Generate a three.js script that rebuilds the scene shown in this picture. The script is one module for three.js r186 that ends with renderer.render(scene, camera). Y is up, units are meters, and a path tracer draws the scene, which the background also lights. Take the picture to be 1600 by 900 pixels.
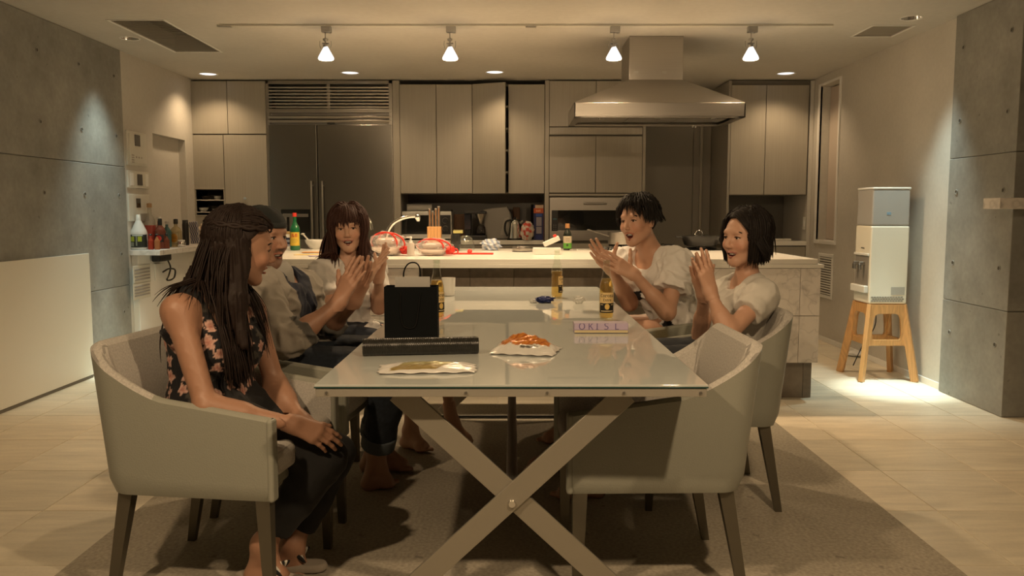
import * as THREE from 'three';
import { mergeGeometries } from 'three/addons/utils/BufferGeometryUtils.js';
import { RoundedBoxGeometry } from 'three/addons/geometries/RoundedBoxGeometry.js';
import { ImprovedNoise } from 'three/addons/math/ImprovedNoise.js';
import { RectAreaLightUniformsLib } from 'three/addons/lights/RectAreaLightUniformsLib.js';

// ---------- camera, lamps' common values, exposure ----------
const FOCAL = 1280, HORIZON = 330, EYE = 1.176, PITCH = Math.atan((450 - HORIZON) / FOCAL);
const CEIL = 2.4;
const scene = new THREE.Scene();
const camera = new THREE.PerspectiveCamera(2 * Math.atan(450 / FOCAL) * 180 / Math.PI, 16 / 9, 0.05, 60);
camera.position.set(0, EYE, 0);
camera.rotation.x = -PITCH;
scene.background = new THREE.Color(0, 0, 0);          // a closed room at night
const renderer = new THREE.WebGLRenderer({ antialias: true });
renderer.toneMapping = THREE.LinearToneMapping;
renderer.toneMappingExposure = 1.0;
renderer.shadowMap.enabled = true;
RectAreaLightUniformsLib.init();
const WARM = new THREE.Color().setRGB(1, 0.70, 0.405);      // halogen
const COOL = new THREE.Color().setRGB(0.78, 0.94, 0.86);    // the two metal halide downlights over the side walls
const LAMP = { track: 0.32, trackDown: 4.9, front: 0.75, frontDown: 7.8, down: 2.7, mid: 11, side: 7, beam: 36 };

// ---------- photo pixels to points (z = -depth) ----------
const CP = Math.cos(PITCH), SP = Math.sin(PITCH);
const V = (x, y, z) => new THREE.Vector3(x, y, z);
function ray(u, v) { const x = (u - 800) / FOCAL, y = -(v - 450) / FOCAL; return [x, y * CP - SP, y * SP + CP]; }
const at = (u, v, d) => { const r = ray(u, v), t = d / r[2]; return V(r[0] * t, EYE + r[1] * t, -d); };
const onY = (u, v, y) => { const r = ray(u, v), t = (y - EYE) / r[1]; return V(r[0] * t, y, -r[2] * t); };
const onX = (u, v, x) => { const r = ray(u, v), t = x / r[0]; return V(x, EYE + r[1] * t, -r[2] * t); };

// ---------- random, noise, textures ----------
let seed = 7;
const rnd = () => { seed = (seed + 0x6d2b79f5) | 0; let t = Math.imul(seed ^ (seed >>> 15), 1 | seed); t = (t + Math.imul(t ^ (t >>> 7), 61 | t)) ^ t; return ((t ^ (t >>> 14)) >>> 0) / 4294967296; };
const rr = (a, b) => a + (b - a) * rnd();
const PN = new ImprovedNoise();
const nz = (x, y, z = 0.5) => PN.noise(x, y, z);
const fbm = (x, y, z = 0.5, o = 4) => { let s = 0, a = 0.5; for (let i = 0; i < o; i++) { s += a * nz(x, y, z + i * 7.3); x *= 2; y *= 2; a *= 0.5; } return s; };
const clamp = (x, a = 0, b = 1) => Math.min(b, Math.max(a, x));
const mix = (a, b, t) => a + (b - a) * t;
const smooth = (a, b, x) => { const t = clamp((x - a) / (b - a)); return t * t * (3 - 2 * t); };
function tex(w, h, fn, srgb = true, rep = true) {           // fn(u, v) -> [r, g, b] in 0..1
  const d = new Uint8Array(w * h * 4);
  for (let y = 0; y < h; y++) for (let x = 0; x < w; x++) {
    const c = fn(x / w, y / h), i = (y * w + x) * 4;
    d[i] = clamp(c[0]) * 255; d[i + 1] = clamp(c[1] ?? c[0]) * 255; d[i + 2] = clamp(c[2] ?? c[0]) * 255; d[i + 3] = 255;
  }
  const t = new THREE.DataTexture(d, w, h);
  t.magFilter = THREE.LinearFilter; t.minFilter = THREE.LinearMipmapLinearFilter; t.generateMipmaps = true;
  if (rep) t.wrapS = t.wrapT = THREE.RepeatWrapping;
  if (srgb) t.colorSpace = THREE.SRGBColorSpace;
  t.needsUpdate = true;
  return t;
}
// gradient noise that repeats after px by py cells
const GR = Array.from({ length: 64 }, (_, i) => [Math.cos(i * 0.0982 * 7), Math.sin(i * 0.0982 * 7)]);
const hash2 = (x, y, s) => { let h = Math.imul(x, 374761393) + Math.imul(y, 668265263) + Math.imul(s, 974711); h = Math.imul(h ^ (h >>> 13), 1274126177); return ((h ^ (h >>> 16)) >>> 0) & 63; };
function pnoise(x, y, px, py, s) {
  const x0 = Math.floor(x), y0 = Math.floor(y), fx = x - x0, fy = y - y0, ux = fx * fx * (3 - 2 * fx), uy = fy * fy * (3 - 2 * fy);
  const xa = ((x0 % px) + px) % px, xb = (xa + 1) % px, ya = ((y0 % py) + py) % py, yb = (ya + 1) % py;
  const a = GR[hash2(xa, ya, s)], b = GR[hash2(xb, ya, s)], c = GR[hash2(xa, yb, s)], d = GR[hash2(xb, yb, s)];
  return 1.35 * mix(mix(a[0] * fx + a[1] * fy, b[0] * (fx - 1) + b[1] * fy, ux), mix(c[0] * fx + c[1] * (fy - 1), d[0] * (fx - 1) + d[1] * (fy - 1), ux), uy);
}
const tfbm = (u, v, f, z, o = 4, fy = f) => { f = Math.max(1, Math.round(f)); fy = Math.max(1, Math.round(fy)); let s = 0, a = 0.62; for (let i = 0; i < o; i++) { s += a * pnoise(u * f, v * fy, f, fy, Math.round(z * 10) + i * 17); f *= 2; fy *= 2; a *= 0.5; } return s; };
function canvasTex(w, h, draw) {
  const c = document.createElement('canvas'); c.width = w; c.height = h;
  draw(c.getContext('2d'), w, h);
  const t = new THREE.CanvasTexture(c); t.colorSpace = THREE.SRGBColorSpace; t.magFilter = THREE.LinearFilter; return t;
}
const lin = (r, g, b) => new THREE.Color().setRGB(r, g, b);
function M(color, o = {}) {                              // linear [r,g,b]
  const { uv, ...rest } = o;
  const m = new THREE.MeshPhysicalMaterial({ roughness: 0.6, ...rest });
  m.color.setRGB(...color);
  m.userData.uv = uv ?? (o.map || o.bumpMap || o.roughnessMap ? 1 : 0);
  return m;
}

// ---------- geometry helpers ----------
function moved(g, x = 0, y = 0, z = 0, rx = 0, ry = 0, rz = 0) {
  if (rx || ry || rz) g.applyMatrix4(new THREE.Matrix4().makeRotationFromEuler(new THREE.Euler(rx, ry, rz)));
  g.translate(x, y, z); return g;
}
const box = (w, h, d, x = 0, y = 0, z = 0) => moved(new THREE.BoxGeometry(w, h, d), x, y, z);
const span = (x0, x1, y0, y1, z0, z1) => box(Math.abs(x1 - x0), Math.abs(y1 - y0), Math.abs(z1 - z0), (x0 + x1) / 2, (y0 + y1) / 2, (z0 + z1) / 2);
const rbox = (w, h, d, r, x = 0, y = 0, z = 0, s = 2) => moved(new RoundedBoxGeometry(w, h, d, s, Math.min(r, w / 2.01, h / 2.01, d / 2.01)), x, y, z);
const rspan = (x0, x1, y0, y1, z0, z1, r = 0.003, s = 1) => rbox(Math.abs(x1 - x0), Math.abs(y1 - y0), Math.abs(z1 - z0), r, (x0 + x1) / 2, (y0 + y1) / 2, (z0 + z1) / 2, s);
const cyl = (r0, r1, h, x = 0, y = 0, z = 0, n = 24, open = false) => moved(new THREE.CylinderGeometry(r1, r0, h, n, 1, open), x, y + h / 2, z);   // r0 at the bottom, base at y
const lathe = (pts, x = 0, y = 0, z = 0, n = 28) => moved(new THREE.LatheGeometry(pts.map((p) => new THREE.Vector2(...p)), n), x, y, z);
const tube = (pts, r, n = 24, m = 8, closed = false) => new THREE.TubeGeometry(new THREE.CatmullRomCurve3(pts.map((p) => p.isVector3 ? p : V(...p)), closed), n, r, m, closed);
const ball = (r, x, y, z, sx = 1, sy = 1, sz = 1, n = 16) => moved(new THREE.SphereGeometry(r, n, Math.ceil(n * 0.7)).scale(sx, sy, sz), x, y, z);
function bar(a, b, w, t, upHint = V(0, 0, 1)) {          // a flat bar from a to b: w across, t thick along upHint
  const dir = b.clone().sub(a), L = dir.length(); dir.normalize();
  const zz = upHint.clone().sub(dir.clone().multiplyScalar(upHint.dot(dir))).normalize(), xx = dir.clone().cross(zz).normalize();
  const g = new RoundedBoxGeometry(w, L, t, 1, Math.min(w, t) * 0.12);
  g.applyMatrix4(new THREE.Matrix4().makeBasis(xx, dir, zz));
  return moved(g, (a.x + b.x) / 2, (a.y + b.y) / 2, (a.z + b.z) / 2);
}
function rod(a, b, ra, rb = ra, n = 12) {
  const dir = b.clone().sub(a), L = dir.length(), g = new THREE.CylinderGeometry(rb, ra, L, n);
  g.applyQuaternion(new THREE.Quaternion().setFromUnitVectors(V(0, 1, 0), dir.normalize()));
  return moved(g, (a.x + b.x) / 2, (a.y + b.y) / 2, (a.z + b.z) / 2);
}
function extrude(pts, depth, bevel = 0, holes = []) {    // outline in xy, thickness along +z
  const s = new THREE.Shape(pts.map((p) => new THREE.Vector2(...p)));
  for (const h of holes) s.holes.push(h);
  return new THREE.ExtrudeGeometry(s, { depth, bevelEnabled: bevel > 0, bevelSize: bevel, bevelThickness: bevel, bevelSegments: 2, curveSegments: 20 });
}
function boxUV(g, k, ox = 0, oy = 0) {                   // uv in metres times k, by the face's main axis
  const p = g.attributes.position, n = g.attributes.normal, uv = new Float32Array(p.count * 2);
  for (let i = 0; i < p.count; i++) {
    const ax = Math.abs(n.getX(i)), ay = Math.abs(n.getY(i)), az = Math.abs(n.getZ(i));
    const [a, b] = ay >= ax && ay >= az ? [p.getX(i), p.getZ(i)] : ax >= az ? [p.getZ(i), p.getY(i)] : [p.getX(i), p.getY(i)];
    uv[i * 2] = a * k + ox; uv[i * 2 + 1] = b * k + oy;
  }
  g.setAttribute('uv', new THREE.BufferAttribute(uv, 2)); return g;
}
function join(list) {
  list = [list].flat(9).filter(Boolean);
  if (list.length === 1) return list[0];
  const col = list.some((g) => g.attributes.color);
  return mergeGeometries(list.map((g) => {
    const q = g.index ? g.toNonIndexed() : g;
    for (const k of Object.keys(q.attributes)) if (!['position', 'normal', 'uv', 'color'].includes(k)) q.deleteAttribute(k);
    if (!q.attributes.uv) q.setAttribute('uv', new THREE.BufferAttribute(new Float32Array(q.attributes.position.count * 2), 2));
    if (col && !q.attributes.color) q.setAttribute('color', new THREE.BufferAttribute(new Float32Array(q.attributes.position.count * 3).fill(1), 3));
    return q;
  }));
}
const taken = new Map();
function numbered(name) { const n = taken.get(name) ?? 0; taken.set(name, n + 1); return n ? name + '_' + String(n).padStart(3, '0') : name; }
function obj(name, geos, m, parent = scene, keepUV = false) {
  const g = join(geos);
  if (m.userData.uv && !keepUV) boxUV(g, m.userData.uv);
  const o = new THREE.Mesh(g, m);
  o.name = parent === scene ? numbered(name) : name;
  o.castShadow = o.receiveShadow = true;
  parent.add(o); return o;
}
function tag(o, label, category, group) { o.userData.label = label; o.userData.category = category; if (group) o.userData.group = group; return o; }
function thing(name, label, category, pos = [0, 0, 0], turn = 0, group) {
  const o = new THREE.Group(); o.name = numbered(name); scene.add(o);
  if (pos.isVector3) o.position.copy(pos); else o.position.set(...pos);
  o.rotation.y = turn; return tag(o, label, category, group);
}
function struct(name, geos, m, parent = scene) { const o = obj(name, geos, m, parent); if (parent === scene) { o.userData.kind = 'structure'; } return o; }
function structGroup(name) { const o = new THREE.Group(); o.name = name; o.userData.kind = 'structure'; scene.add(o); return o; }
function lampLight(l, x, y, z, size = 1) { l.position.set(x, y, z); l.castShadow = true; l.shadow.radius = size; l.shadow.mapSize.set(1024, 1024); return l; }
// ---------- materials ----------
const speck = tex(256, 256, (u, v) => { const a = 0.5 + 0.5 * tfbm(u, v, 40, 3.1, 2); return [a, a, a]; }, false);
const T = {
  concrete: tex(1024, 1024, (u, v) => {
    const a = tfbm(u, v, 3, 1.7, 5), b = tfbm(u, v, 14, 5.2, 3), c = tfbm(u, v, 60, 9.1, 2), st = tfbm(u, v, 9, 2.2, 2, 2);
    const l = 0.55 + 0.085 * a + 0.05 * b + 0.035 * c + 0.035 * st - 0.10 * smooth(0.5, 0.62, tfbm(u, v, 40, 12.3, 2));
    return [l * 1.0, l * 0.995, l * 0.955];
  }),
  tile: tex(1024, 512, (u, v) => {
    const a = tfbm(u, v, 2, 2.7, 4, 9), b = tfbm(u, v, 5, 4.2, 4, 34), c = tfbm(u, v, 80, 8.8, 2);
    const l = 0.89 + 0.06 * a + 0.06 * b + 0.025 * c;
    return [l, l * 0.965, l * 0.885];
  }),
  carpet: tex(1024, 1024, (u, v) => {
    const a = tfbm(u, v, 4, 1.2, 5), c = tfbm(u, v, 120, 3.8, 2), s = smooth(0.42, 0.6, tfbm(u, v, 30, 21.3, 3));
    const l = 0.655 + 0.055 * a + 0.11 * c - 0.10 * s;
    return [l, l * 0.955, l * 0.865];
  }),
  plaster: tex(512, 512, (u, v) => { const l = 0.80 + 0.03 * tfbm(u, v, 5, 3.3, 3) + 0.02 * tfbm(u, v, 60, 1.1, 2); return [l, l * 0.98, l * 0.94]; }),
  laminate: tex(512, 512, (u, v) => { const l = 0.68 + 0.022 * tfbm(u, v, 110, 6.1, 2, 3) + 0.02 * tfbm(u, v, 8, 2.1, 3, 2) ; return [l, l * 0.965, l * 0.895]; }),
  steel: tex(512, 512, (u, v) => { const l = 0.70 + 0.02 * tfbm(u, v, 2, 4.1, 2, 200); return [l, l * 0.98, l * 0.95]; }),
  steelRough: tex(512, 512, (u, v) => { const l = 0.30 + 0.025 * tfbm(u, v, 2, 7.1, 2, 200); return [l, l, l]; }, false),
  marble: tex(1024, 1024, (u, v) => {
    const w = tfbm(u, v, 4, 2.2, 4), q = tfbm(u + w * 0.12, v - w * 0.1, 3.2, 8.4, 4), vein = Math.pow(1 - clamp(Math.abs(q) * 12), 3), v2 = Math.pow(1 - clamp(Math.abs(tfbm(u - w * 0.1, v + w * 0.06, 8, 14.4, 4)) * 12), 2);
    const l = 0.90 + 0.05 * w - 0.09 * vein - 0.08 * v2 - 0.05 * smooth(0.0, 0.5, tfbm(u, v, 20, 3.3, 3));
    return [l, l * 0.975, l * 0.945];
  }),
  stone: tex(512, 512, (u, v) => { const l = 0.58 + 0.09 * tfbm(u, v, 6, 5.2, 4) + 0.06 * tfbm(u, v, 30, 3.2, 2); return [l, l * 0.94, l * 0.86]; }),
  weave: tex(256, 256, (u, v) => { const a = Math.sin(u * 2 * Math.PI * 32) * Math.sin(v * 2 * Math.PI * 32), n = tfbm(u, v, 30, 4.4, 2); const l = 0.75 + 0.04 * a + 0.10 * n; return [l, l * 0.98, l * 0.945]; }),
  weaveBump: tex(256, 256, (u, v) => { const l = 0.5 + 0.35 * Math.sin(u * 2 * Math.PI * 32) * Math.sin(v * 2 * Math.PI * 32) + 0.3 * tfbm(u, v, 40, 2, 2); return [l, l, l]; }, false),
  leather: tex(256, 256, (u, v) => { const l = 0.5 + 0.5 * tfbm(u, v, 48, 6.6, 2); return [l, l, l]; }, false),
  wood: tex(512, 512, (u, v) => { const g = tfbm(u, v, 3, 4.7, 3, 1), r = Math.sin((u * 26 + g * 9) * Math.PI * 2) * 0.5 + 0.5, f = tfbm(u, v, 90, 2.9, 2, 3); const l = 0.70 + 0.10 * r * 0.6 + 0.07 * f; return [l * 1.05, l * 0.80, l * 0.52]; }),
};
const mat = {
  concrete: M([1, 1, 1], { map: T.concrete, bumpMap: T.concrete, bumpScale: 0.0015, roughness: 0.62, uv: 0.55 }),
  concreteDark: M([0.07, 0.066, 0.055], { roughness: 0.9 }),
  concreteBack: M([0.2, 0.195, 0.17], { roughness: 0.9 }),
  tileA: M([0.98, 0.97, 0.95], { map: T.tile, roughness: 0.33, uv: 1.0, bumpMap: T.tile, bumpScale: 0.0006 }),
  tileB: M([0.92, 0.91, 0.88], { map: T.tile, roughness: 0.33, uv: 1.0, bumpMap: T.tile, bumpScale: 0.0006 }),
  tileC: M([0.99, 0.96, 0.92], { map: T.tile, roughness: 0.36, uv: 1.0, bumpMap: T.tile, bumpScale: 0.0006 }),
  grout: M([0.62, 0.58, 0.50], { roughness: 0.9 }),
  carpet: M([1, 1, 1], { map: T.carpet, bumpMap: T.carpet, bumpScale: 0.004, roughness: 0.96, uv: 0.7 }),
  wall: M([0.92, 0.92, 0.91], { map: T.plaster, roughness: 0.8, uv: 0.6 }),
  ceiling: M([0.92, 0.92, 0.91], { map: T.plaster, roughness: 0.9, uv: 0.4 }),
  whitePaint: M([0.78, 0.77, 0.73], { roughness: 0.45 }),
  whitePlastic: M([0.74, 0.73, 0.68], { roughness: 0.38 }),
  offWhite: M([0.62, 0.60, 0.53], { roughness: 0.5 }),
  laminate: M([0.84, 0.84, 0.83], { map: T.laminate, roughness: 0.33, uv: 0.8, clearcoat: 0.25, clearcoatRoughness: 0.25 }),
  laminateEdge: M([0.30, 0.28, 0.24], { roughness: 0.5 }),
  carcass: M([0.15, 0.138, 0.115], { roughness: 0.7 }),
  splash: M([0.20, 0.185, 0.16], { roughness: 0.35 }),
  steel: M([0.86, 0.85, 0.83], { map: T.steel, roughnessMap: T.steelRough, roughness: 1, metalness: 1, uv: 1.2, anisotropy: 0.5 }),
  steelFridge: M([0.62, 0.62, 0.60], { map: T.steel, roughnessMap: T.steelRough, roughness: 0.85, metalness: 1, uv: 1.2 }),
  steelDark: M([0.42, 0.41, 0.39], { roughness: 0.4, metalness: 1 }),
  chrome: M([0.82, 0.82, 0.80], { roughness: 0.1, metalness: 1 }),
  black: M([0.012, 0.012, 0.012], { roughness: 0.4 }),
  blackGloss: M([0.01, 0.011, 0.011], { roughness: 0.08, clearcoat: 0.6 }),
  marble: M([1, 1, 1], { map: T.marble, roughness: 0.3, uv: 0.9 }),
  marbleB: M([0.95, 0.95, 0.95], { map: T.marble, roughness: 0.3, uv: 0.7 }),
  stone: M([0.8, 0.78, 0.75], { map: T.stone, roughness: 0.45, uv: 0.9 }),
  stoneB: M([0.72, 0.69, 0.66], { map: T.stone, roughness: 0.45, uv: 0.7 }),
  counter: M([0.74, 0.72, 0.66], { roughness: 0.26 }),
  fabric: M([0.90, 0.90, 0.90], { map: T.weave, bumpMap: T.weaveBump, bumpScale: 0.0012, roughness: 0.95, uv: 6, sheen: 0.3, sheenRoughness: 0.6, sheenColor: lin(0.5, 0.48, 0.44) }),
  vinyl: M([0.285, 0.29, 0.245], { bumpMap: T.leather, bumpScale: 0.0006, roughness: 0.42, uv: 5 }),
  legMetal: M([0.17, 0.155, 0.12], { roughness: 0.42, metalness: 0.75 }),
  tableBar: M([0.36, 0.335, 0.28], { roughness: 0.36, metalness: 0.55 }),
  tableFrame: M([0.62, 0.59, 0.52], { roughness: 0.33, metalness: 0.7 }),
  tableTop: M([0.50, 0.535, 0.515], { roughness: 0.01, ior: 2.2 }),
  glassEdge: M([0.02, 0.055, 0.05], { roughness: 0.1 }),
  wood: M([1, 0.98, 0.94], { map: T.wood, roughness: 0.42, uv: 1.6 }),
  woodDark: M([0.42, 0.34, 0.27], { map: T.wood, roughness: 0.5, uv: 1.6 }),
  glass: M([0.97, 0.98, 0.97], { roughness: 0.03, transmission: 1, thickness: 0, ior: 1.5 }),
  glassSolid: M([0.96, 0.98, 0.96], { roughness: 0.02, transmission: 1, thickness: 0.01, ior: 1.48 }),
  red: M([0.62, 0.035, 0.02], { roughness: 0.4 }),
  redPlastic: M([0.72, 0.04, 0.025], { roughness: 0.3 }),
  cloth: M([0.7, 0.69, 0.66], { roughness: 0.95 }),
  paper: M([0.72, 0.70, 0.66], { roughness: 0.85 }),
};
// ---------- the room ----------
const LX = -2.99, RX = 2.8, RW = 2.83, BACK = 8.5, FRONT = -2.6, ENDL = 6.39, CABF = 7.79;
const HOLES = [];           // holes in the ceiling slab: [x, depth, radius] or {x0,x1,d0,d1}
const downs = [[325, 116], [547, 114], [773, 113], [1228, 115]].map(([u, v]) => onY(u, v, CEIL));
const overTable = V(0, CEIL, -4.62);          // just above the picture
const sides = [[203, 60], [1424, 28]].map(([u, v]) => onY(u, v, CEIL));
const ventL = { x0: -2.595, x1: -2.24, d0: 5.4, d1: 6.46 }, ventR = { x0: 2.39, x1: 2.665, d0: 5.565, d1: 5.9 };

// floor: a screed with tiles laid on it
const floor = structGroup('floor');
struct('screed', span(-3.3, 3.5, -0.12, -0.004, -BACK - 0.3, -FRONT + 0.3), mat.grout, floor);
{
  const TW = 0.441, TD = 0.502, geos = [];
  for (let k = 0; k < 6; k++) {
    const g = rbox(TW - 0.005, 0.02, TD - 0.004, 0.0012, 0, -0.01, 0, 1); boxUV(g, 1, k * 0.37, k * 0.23); geos.push(g);
  }
  const ms = [mat.tileA, mat.tileB, mat.tileC];
  for (let i = -11; i < 8; i++) for (let j = -4; j < 16; j++) {
    const x = 1.677 + (i + 0.5 - 0) * TW - 0, d = 2.633 + (j + 0.5) * TD - TD * 2;
    const xx = x - 0;
    if (xx < -3.1 || xx > 3.3 || d > 8.2) continue;
    if (Math.abs(xx) < 1.2 && d > 1.4 && d < 4.5) continue;       // under the rug
    if (Math.abs(xx) > 1.47 + 0.3 + Math.max(0, d - 0.5) * 0.75) continue;            // outside the picture
    if (d < 1.6) continue;
    const m = new THREE.Mesh(geos[Math.floor(rnd() * 6)], ms[Math.floor(rnd() * 3)]);
    m.name = 'tile'; m.position.set(xx, 0, -d); m.castShadow = m.receiveShadow = true; floor.add(m);
  }
  // tiles nearer than the picture reaches, one plain field
  struct('tile_field', span(-3.3, 3.5, -0.02, -0.001, 2.6, -1.62), mat.tileA, floor);
}
// ceiling slab with openings
{
  const s = new THREE.Shape([[-3.4, -FRONT], [3.6, -FRONT], [3.6, -BACK - 0.2], [-3.4, -BACK - 0.2]].map((p) => new THREE.Vector2(p[0], p[1])));
  const circ = (x, z, r) => { const h = new THREE.Path(); h.absarc(x, z, r, 0, Math.PI * 2, true); s.holes.push(h); };
  for (const p of [...downs, overTable]) circ(p.x, p.z, 0.075);
  for (const p of sides) circ(p.x, p.z, 0.06);
  for (const v of [ventL, ventR]) { const h = new THREE.Path(); h.moveTo(v.x0, -v.d0); h.lineTo(v.x0, -v.d1); h.lineTo(v.x1, -v.d1); h.lineTo(v.x1, -v.d0); h.closePath(); s.holes.push(h); }
  const g = new THREE.ExtrudeGeometry(s, { depth: 0.14, bevelEnabled: false, curveSegments: 24 });
  g.applyMatrix4(new THREE.Matrix4().makeRotationX(Math.PI / 2)); g.translate(0, CEIL + 0.14, 0);
  // rotation about x by +90 deg takes shape y to z and depth to -y
  struct('ceiling', g, mat.ceiling);
  struct('ceiling_slab', span(-3.4, 3.6, CEIL + 0.141, CEIL + 0.24, -BACK - 0.2, -FRONT), mat.concreteBack).name = 'ceiling_upper';
}
// concrete wall on the left: shuttering panels with tie holes
const wl = structGroup('wall_left');
function tieHoles(parent, xf, sx, ds, ys) {
  const g = moved(new THREE.TorusGeometry(0.0135, 0.0035, 6, 14), 0, 0, 0, 0, Math.PI / 2, 0), p = moved(new THREE.CylinderGeometry(0.012, 0.012, 0.002, 14), 0, 0, 0, 0, 0, Math.PI / 2);
  for (const d of ds) for (const y of ys) {
    for (const [n, q, m] of [['tie_hole_rim', g, mat.concrete], ['tie_hole', p, mat.concreteDark]]) {
      const o = new THREE.Mesh(q, m); o.name = n; o.position.set(xf + sx * 0.0008, y + (n[0] ? 0 : 0), -d); o.castShadow = o.receiveShadow = true; parent.add(o);
    }
  }
}
{
  const rows = [[0, 0.605], [0.605, 1.515], [1.515, 2.4]], cols = [[FRONT, 1.08], [1.08, 2.85], [2.85, 4.62], [4.62, ENDL]];
  rows.forEach(([y0, y1], r) => cols.forEach(([d0, d1], c) => {
    const g = rspan(LX - 0.1, LX, y0 + 0.0015, y1 - 0.0015, -d1 + (c < 3 ? 0.0015 : 0), -d0 - 0.0015, 0.004); boxUV(g, 0.55, r * 0.37 + c * 0.21, r * 0.61);
    const o = new THREE.Mesh(g, mat.concrete); o.name = 'concrete_panel'; o.castShadow = o.receiveShadow = true; wl.add(o);
  }));
  struct('wall_core', span(LX - 0.3, LX - 0.012, 0, 2.4, -ENDL + 0.001, -FRONT), mat.concreteBack, wl);
  tieHoles(wl, LX, 1, [4.77, 5.27, 5.77, 6.27], [0.405, 0.85, 1.295, 1.742, 2.187]);
}
// white wall behind it, with a shallow niche
{
  const x = -3.0, zs = -ENDL, ze = -BACK, n0 = onX(238, 208, x), n1 = onX(289, 222, x), ny = n0.y, nb = 0.98;
  struct('wall_left_white', [span(x - 0.3, x, 0, nb, ze, zs - 0.002), span(x - 0.3, x, ny, 2.4, ze, zs - 0.002), span(x - 0.3, x, nb, ny, n0.z, zs - 0.002), span(x - 0.3, x, nb, ny, ze, n1.z), span(x - 0.3, x - 0.06, nb, ny, n1.z, n0.z)], mat.wall);
}
// right side: a concrete pier, white wall beyond, recess nearer the camera
const wr = structGroup('wall_right');
{
  const rows = [[0, 0.61], [0.61, 1.507], [1.507, 2.4]];
  rows.forEach(([y0, y1], r) => {
    const g = rspan(RX, RX + 0.5, y0 + 0.0015, y1 - 0.0015, -5.295, -4.6, 0.004); boxUV(g, 0.55, r * 0.5 + 0.33, r * 0.29);
    const o = new THREE.Mesh(g, mat.concrete); o.name = 'concrete_panel'; o.castShadow = o.receiveShadow = true; wr.add(o);
  });
  struct('pier_core', span(RX + 0.012, RX + 0.48, 0, 2.4, -5.28, -4.612), mat.concreteBack, wr);
  tieHoles(wr, RX, -1, [4.7, 5.195], [0.405, 0.85, 1.296, 1.738, 2.188]);
  struct('recess_wall', span(3.3, 3.5, 0, 2.4, -4.6, -FRONT), mat.concrete, wr);
}
{
  const a = onX(1312, 122, RW), b = onX(1276, 137, RW), wy0 = 0.915, wy1 = 2.312, d0 = 7.19, d1 = 7.64;
  struct('wall_right_white', [span(RW, RW + 0.3, 0, wy0, -BACK, -5.296), span(RW, RW + 0.3, wy1, 2.4, -BACK, -5.296), span(RW, RW + 0.3, wy0, wy1, -d0, -5.296), span(RW, RW + 0.3, wy0, wy1, -BACK, -d1)], mat.wall);
  const w = structGroup('window_1');
  obj('window_frame', [rspan(RW - 0.012, RW + 0.02, wy0 - 0.035, wy0, -d1 - 0.03, -d0 + 0.03), rspan(RW - 0.012, RW + 0.02, wy1, wy1 + 0.02, -d1 - 0.03, -d0 + 0.03), rspan(RW - 0.012, RW + 0.02, wy0, wy1, -d0, -d0 + 0.03), rspan(RW - 0.012, RW + 0.02, wy0, wy1, -d1 - 0.03, -d1)], mat.whitePaint, w);
  obj('roller_blind', rspan(RW + 0.09, RW + 0.095, wy0 + 0.004, wy1 - 0.01, -d1 + 0.004, -d0 - 0.05, 0.001), M([0.50, 0.43, 0.36], { roughness: 0.9 }), w);
  obj('pane', span(RW + 0.2, RW + 0.206, wy0, wy1, -d1, -d0), M([0.02, 0.022, 0.025], { roughness: 0.08 }), w);
  obj('blind_chain', rod(V(RW + 0.085, 1.85, -d0 - 0.035), V(RW + 0.085, wy1 - 0.02, -d0 - 0.035), 0.004), mat.black, w);
  obj('cord_winder', [rspan(RW + 0.05, RW + 0.09, 1.80, 1.83, -d0 - 0.07, -d0 - 0.01), rod(V(RW + 0.07, 1.83, -d0 - 0.05), V(RW + 0.07, 1.90, -d0 - 0.05), 0.012)], mat.black, w);
  obj('night_backing', span(RW + 0.25, RW + 0.3, wy0 - 0.1, wy1 + 0.1, -d1 - 0.1, -d0 + 0.1), mat.black, w);
}
struct('wall_back', span(-3.3, 3.2, 0, 2.4, -BACK - 0.2, -BACK), mat.splash);
struct('wall_front', span(-3.4, 3.6, 0, 2.4, -FRONT, -FRONT + 0.2), mat.wall);
struct('baseboard_right', rspan(RW - 0.008, RW, 0, 0.045, -7.75, -5.296), mat.whitePaint);
// low white panel against the concrete
{
  const t = thing('storage_panel', 'large low cream panel door set against the left concrete wall', 'panel', [LX + 0.005, 0, -4.4]);
  obj('panel', rspan(0, 0.012, 0.022, 0.882, -1.357, 2.4, 0.003), M([0.72, 0.70, 0.62], { roughness: 0.5 }), t);
  obj('dark_base_strip', rspan(0, 0.006, 0.0, 0.02, -1.35, 2.4), mat.carcass, t);  // dark strip painted in for the shade of the gap below the panel
  for (const y of [0.40, 0.78]) obj('hinge', rspan(0.0, 0.010, y, y + 0.03, -1.368, -1.358), mat.steelDark, t);
}
{
  const t = thing('wall_shelf', 'thick white marble shelf beside the right concrete pier', 'shelf', [2.63, 1.188, -4.6]);
  obj('slab', rspan(0, 0.66, 0, 0.06, 0.002, 0.16, 0.003), mat.marble, t);
}
// rug
tag(obj('rug', rspan(-1.475, 1.468, 0.0005, 0.008, -4.885, -0.9, 0.003), mat.carpet), 'large plain grey woven rug under the dining table', 'rug');
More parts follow.
